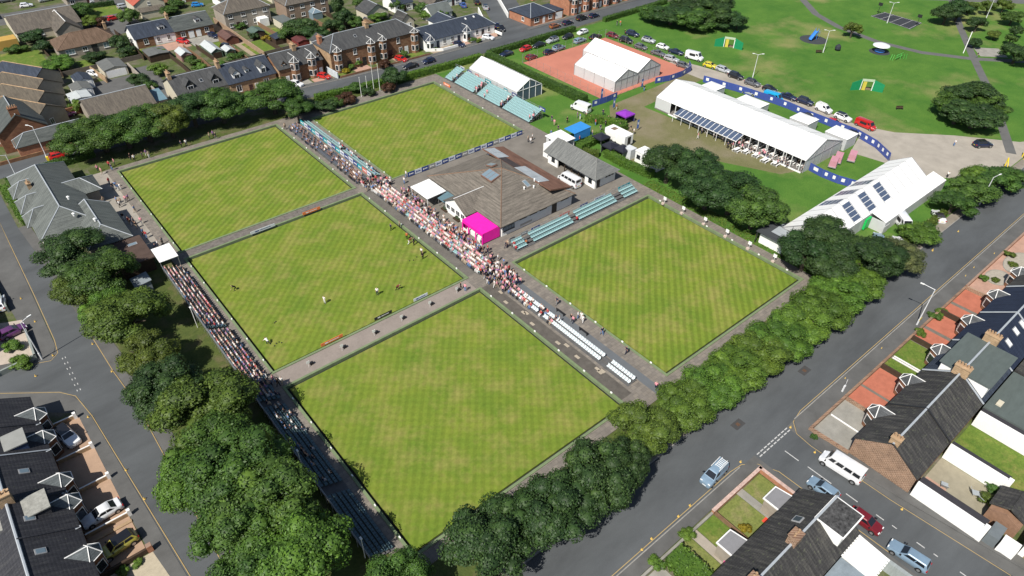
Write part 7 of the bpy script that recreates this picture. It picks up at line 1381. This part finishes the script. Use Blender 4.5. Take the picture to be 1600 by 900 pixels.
for r in range(5):                                     # left stand
    y = 33.0
    while y < 71:
        if not (50.2 < y < 51.8) and rp.random() < (.9 if y > 38 else .45): person(-1.80-.62*r, y, .12+.26*(r+.3)-.08, rp.uniform(-12, 12), 'sit', rp.choice(MIX), rp.choice(TRS), 'row '+('one', 'two', 'three', 'four', 'five')[r]+' of the shaded left stand')
        y += .52
for k in range(26): person(-1.80-.62*rp.randrange(5), rp.uniform(15, 32), .2+.0, rp.uniform(-12, 12), 'sit', rp.choice(['navy', 'blue', 'white', 'black']), rp.choice(TRS), 'in the emptier near part of left stand')
for i, q in enumerate(PPL):
    if 'emptier' in q[8]: r = round((-1.80-q[0])/.62); PPL[i] = (q[0], q[1], .12+.26*(r+.3)-.08)+q[3:]
for r in range(4):                                     # central stand
    y = 37.2
    while y < 73:
        if rp.random() < .93: person(38.75+.72*r, y, .12+.22*(r+.3)-.08, 180+rp.uniform(-15, 15), 'sit', rp.choice(PNK), rp.choice(TRS), 'row '+('one', 'two', 'three', 'four')[r]+' of the crowded central stand')
        y += .55
for k in range(120): person(rp.uniform(41.5, 43.4), rp.triangular(36, 73, 48), .13, 180+rp.uniform(-60, 60), rp.choice(['stand', 'stand', 'walk']), rp.choice(MIX), rp.choice(TRS), 'standing behind the central stand')
for k in range(62): person(rp.uniform(38.0, 42.6), rp.uniform(30.5, 37), .13, rp.uniform(0, 360), rp.choice(['stand', 'walk']), rp.choice(PNK), rp.choice(TRS), 'standing at the lower end of the central crowd')
for k in range(34): person(rp.uniform(37.2, 43.2), rp.uniform(73, 77.5), .13, rp.uniform(0, 360), rp.choice(['stand', 'walk']), rp.choice(MIX), rp.choice(TRS), 'standing at the crossing above the central crowd')
for r in range(2):                                     # lower white seats
    y = 19.5
    while y < 30:
        if rp.random() < (.75 if y > 26 else .35): person(39.62+.95*r, y, .12+.12*(r+.3)-.08, 180+rp.uniform(-10, 10), 'sit', rp.choice(['pink', 'white', 'lilac', 'red', 'navy', 'white']), rp.choice(TRS), 'seated on the white walkway seats')
        y += .52
for r in range(3):
    y = 78.0
    while y < 110:
        if rp.random() < (.62 if y < 90 else .35): person(37.75+.75*r, y, .12+.18*(r+.3)-.08, 180+rp.uniform(-12, 12), 'sit', rp.choice(['black', 'navy', 'black', 'grey', 'white', 'blue']), rp.choice(['black', 'navy']), 'on grey seats facing the far left green')
        y += .56
for k in range(24): person(42.55-.75*rp.randrange(2), rp.uniform(78, 100), .2, rp.uniform(-10, 10), 'sit', rp.choice(['blue', 'navy', 'red', 'white']), rp.choice(TRS), 'seated on the teal rows beside the banners')
for y, n in ((99.1, 7), (88.1, 6), (108.7, 3), (77.5, 3), (95, 2)):
    for k in range(n): r = rp.randrange(6); person(84.9+.62*r, y+rp.uniform(-.5, .5), .3*(r+.3), 180+rp.uniform(-40, 40), 'stand', rp.choice(['black', 'navy', 'white', 'pink']), rp.choice(TRS), 'on the steps of the tall teal stand')
def scat(pts, zone, z=.02, tops=MIX, pose=('stand', 'walk')):
    for q in pts:
        p = G(q[0], q[1], z); person(p.x, p.y, z, rp.uniform(0, 360), rp.choice(pose), rp.choice(tops), rp.choice(TRS), zone)
scat(((172, 288), (178, 296), (182, 294), (186, 298), (189, 297), (184, 318), (188, 324), (190, 320), (198, 316), (202, 314), (212, 332), (164, 318), (194, 344), (203, 350), (206, 353), (210, 351), (214, 357), (222, 350), (225, 368), (230, 372), (248, 386), (255, 382), (245, 392)), 'on the concrete apron beside the far left green')
scat(((154, 268), (160, 272), (172, 262), (176, 266), (180, 258), (205, 250), (211, 252), (224, 248), (230, 244), (234, 247), (284, 230), (292, 228), (328, 217), (334, 214), (338, 217), (452, 186), (446, 202)), 'on the shady path above the far left green', .13)
scat(((632, 287), (640, 300), (646, 308), (652, 318), (660, 322), (664, 326), (655, 330), (762, 393), (790, 388), (793, 386), (778, 408), (787, 415), (795, 425), (802, 432), (760, 410), (770, 425), (783, 436), (748, 420), (757, 436), (825, 222), (832, 219), (829, 225), (635, 277)), 'standing on the clubhouse forecourt', .13)
scat(((803, 388), (822, 383), (901, 346), (806, 392)), 'in red beside the right green stand', .13, ['red', 'red', 'orange'], ('sit', 'stand'))
scat(((870, 476), (874, 505), (892, 502), (895, 505), (903, 498), (908, 500), (910, 504), (940, 523), (978, 553), (1024, 608), (1033, 632), (727, 455), (720, 452), (428, 598), (436, 604), (441, 601)), 'strolling on the paths by the near greens', .13, ['white', 'navy', 'black', 'pink'])
scat([(400+rp.uniform(-8, 18), 590+rp.uniform(-6, 30)) for k in range(16)], 'gathered at the near left path corner', .13, ['navy', 'blue', 'white', 'black', 'teal'])
scat(((862, 190), (866, 196), (872, 205), (886, 192), (902, 184), (906, 187), (916, 186), (922, 190), (930, 196), (936, 190), (941, 193), (946, 197), (950, 190), (938, 204), (925, 212), (915, 216), (905, 222), (955, 204), (962, 198), (968, 202), (985, 205), (990, 210), (861, 213), (918, 208), (942, 180)), 'at the food court tables', .02, MIX)
scat([(1078+k*4.6+rp.uniform(-3, 3), 196+k*1.95+rp.uniform(-1, 6)) for k in range(34)]+[(1090, 217), (1136, 232), (1141, 234), (1144, 232), (1160, 228), (1253, 268), (1258, 262)], 'before the open front of the long marquee', .02, ['black', 'navy', 'white', 'grey', 'pink'])
for k in range(34): person(116.9+rp.random()*5, rp.uniform(22.5, 58), .18, rp.uniform(0, 360), 'sit', rp.choice(['black', 'navy', 'white', 'grey']), rp.choice(TRS), 'dining inside the long marquee')
scat(((1490, 228), (1533, 293), (1479, 278), (1506, 273), (976, 54), (964, 40), (969, 40), (1526, 90), (1006, 142), (963, 172)), 'walking alone in the park or lanes', .02, ['orange', 'navy', 'white', 'black'])
BWL = [(369, 453, 'bend', 'black', 'black', 'stooping at the left of the middle green'), (508, 474, 'stand', 'white', 'white', 'in white in the middle of the middle green'), (590, 461, 'stand', 'white', 'navy', 'in white top and dark trousers on the middle green'), (620, 453, 'bend', 'maroon', 'black', 'bending in dark red on the middle green'), (420, 538, 'bend', 'white', 'navy', 'stooping in white at the near left of the middle green'), (659, 398, 'stand', 'white', 'black', 'upper of the close pair at the right of the middle green'), (661, 405, 'stand', 'black', 'black', 'lower of the close pair at the right of the middle green'), (611, 360, 'walk', 'navy', 'black', 'in navy near the far edge of the middle green'), (625, 356, 'stand', 'beige', 'black', 'at the bank near the far edge of the middle green'), (636, 374, 'stand', 'orange', 'black', 'in orange at the far right of the middle green'), (639, 381, 'bend', 'maroon', 'white', 'crouching beside the bowler in orange'), (647, 383, 'stand', 'navy', 'black', 'in navy beside the bowler in orange')]
for x, y, ps, tp, tr, wh in BWL:
    p = G(x, y, -.04); person(p.x, p.y, -.04, rp.uniform(0, 360), ps, tp, tr, 'bowler '+wh, 0)
cp_ = Vector(CP); bowlers = [q for q in PPL if q[8].startswith('bowler')]; rest = sorted((q for q in PPL if not q[8].startswith('bowler')), key=lambda q: (Vector(q[:3])-cp_).length)
SOLO, MASS = bowlers+rest[:288], rest[288:]
for (x, y, z, hd, pose, tp, tr, hr, zone) in SOLO:
    o = link('person', POSE[pose], None, (x, y, z), rad(hd)); s_ = rp.uniform(.94, 1.05); o.scale = (s_, s_, s_)
    for k, mt in ((1, HAIRM[hr]), (2, CL[tp]), (3, CL[tr])): o.material_slots[k].link = 'OBJECT'; o.material_slots[k].material = mt
    hn = ('dark haired', 'grey haired', 'fair haired', 'white hatted')[hr]
    if zone.startswith('bowler'): tag(o, zone, 'person', 'bowlers on the middle green')
    else: tag(o, f'{hn} person, {tp} top, {tr} trousers, {zone}', 'person', 'people ' + zone.split(' of ')[-1])
# everyone farther off: one crowd
MATS = [SKIN, BLACK]+HAIRM+list(CL.values()); MI = {m.name: i for i, m in enumerate(MATS)}; CK = list(CL)
vs, ls, tt, mi_ = [], [], [], []; k = 0; cache = {}
for pz, me in POSE.items():
    V = np.empty(len(me.vertices)*3, np.float32); me.vertices.foreach_get('co', V); F = [tuple(p.vertices) for p in me.polygons]; cache[pz] = (V.reshape(-1, 3), np.array([v for f in F for v in f]), np.array([len(f) for f in F]), np.array([p.material_index for p in me.polygons]))
for (x, y, z, hd, pose, tp, tr, hr, zone) in MASS:
    V, Lp, Tt, Mi = cache[pose]; c, s = math.cos(rad(hd)), math.sin(rad(hd)); Rm = np.array([[c, s, 0], [-s, c, 0], [0, 0, 1]]); vs.append(V@Rm+np.array([x, y, z])); ls.append(Lp+k); tt.append(Tt); k += len(V)
    lut = np.array([0, 2+hr, 6+CK.index(tp), 6+CK.index(tr), 1]); mi_.append(lut[Mi])
me = bpy.data.meshes.new('crowd'); V = np.concatenate(vs).astype(np.float32); L = np.concatenate(ls).astype(np.int32); tt = np.concatenate(tt).astype(np.int32); st = np.concatenate([[0], np.cumsum(tt)[:-1]]).astype(np.int32)
me.vertices.add(len(V)); me.vertices.foreach_set('co', V.ravel()); me.loops.add(len(L)); me.loops.foreach_set('vertex_index', L); me.polygons.add(len(tt)); me.polygons.foreach_set('loop_start', st); me.polygons.foreach_set('loop_total', tt)
for m in MATS: me.materials.append(m)
me.polygons.foreach_set('material_index', np.concatenate(mi_).astype(np.int32)); me.polygons.foreach_set('use_smooth', np.ones(len(tt), bool)); me.update(calc_edges=True)
tag(link('crowd', me), 'distant spectators in the stands, yard and tents', 'crowd', kind='stuff')
print('people', len(PPL), 'solo', len(SOLO), 'crowd verts', len(V), 'person verts', len(POSE['sit'].vertices))
bm_ = MB().lathe([(.01, 0), (.055, .02), (.065, .06), (.055, .1), (.01, .12)], 8).mesh('bowl', BLACK)
for i, (x, y) in enumerate(((429, 541), (432, 537), (436, 535), (440, 536), (431, 503), (429, 505), (646, 407), (640, 408), (651, 402))):
    p = G(x, y, -.04); o = link('lawn_bowl', bm_, None, (p.x, p.y, -.04)); o.scale = (1.5, 1.5, 1.5); tag(o, 'dark bowl lying by the near left bowler' if i < 4 else 'dark bowl alone on the left of the middle green' if i < 6 else 'dark bowl near the close pair of bowlers', 'bowl', ('bowls by the near left bowler', 'bowls alone', 'bowls near the pair')[0 if i < 4 else 1 if i < 6 else 2])

# traffic cones standing along the kerbs
cm = MB().lathe([(.18, 0), (.18, .04), (.11, .05), (.03, .45), (.02, .46)], 10).mesh('cone', flat('cone_amber', (.62, .42, .10), .7))
for i, (x, y) in enumerate(((33, 467), (55, 503), (83, 556), (56, 588), (145, 538), (175, 581), (195, 611), (138, 652), (197, 735), (226, 780), (1003, 859), (1018, 842), (1060, 807), (1078, 790), (1157, 722), (1235, 668), (1273, 707), (1409, 796), (1377, 545), (1320, 592), (1508, 432), (1521, 419), (1553, 397), (1457, 391), (1497, 362), (1457, 392), (1563, 305), (1580, 300))):
    p = G(x, y, .02); o = link('traffic_cone', cm, None, (p.x, p.y, .02 if p.x > 0 else .065)); o.scale = (.85,)*3; tag(o, W_[i if i < 10 else i-10] + (' amber traffic cone from the top along the left street' if i < 10 else ' amber traffic cone from the left along the right street' if i < 24 else ' amber traffic cone from the near end by the right street bushes') if i < 24 else W_[i-24] + ' amber traffic cone by the right street bushes', 'traffic cone', 'traffic cones along the kerbs')
print('objects', len(bpy.data.objects))
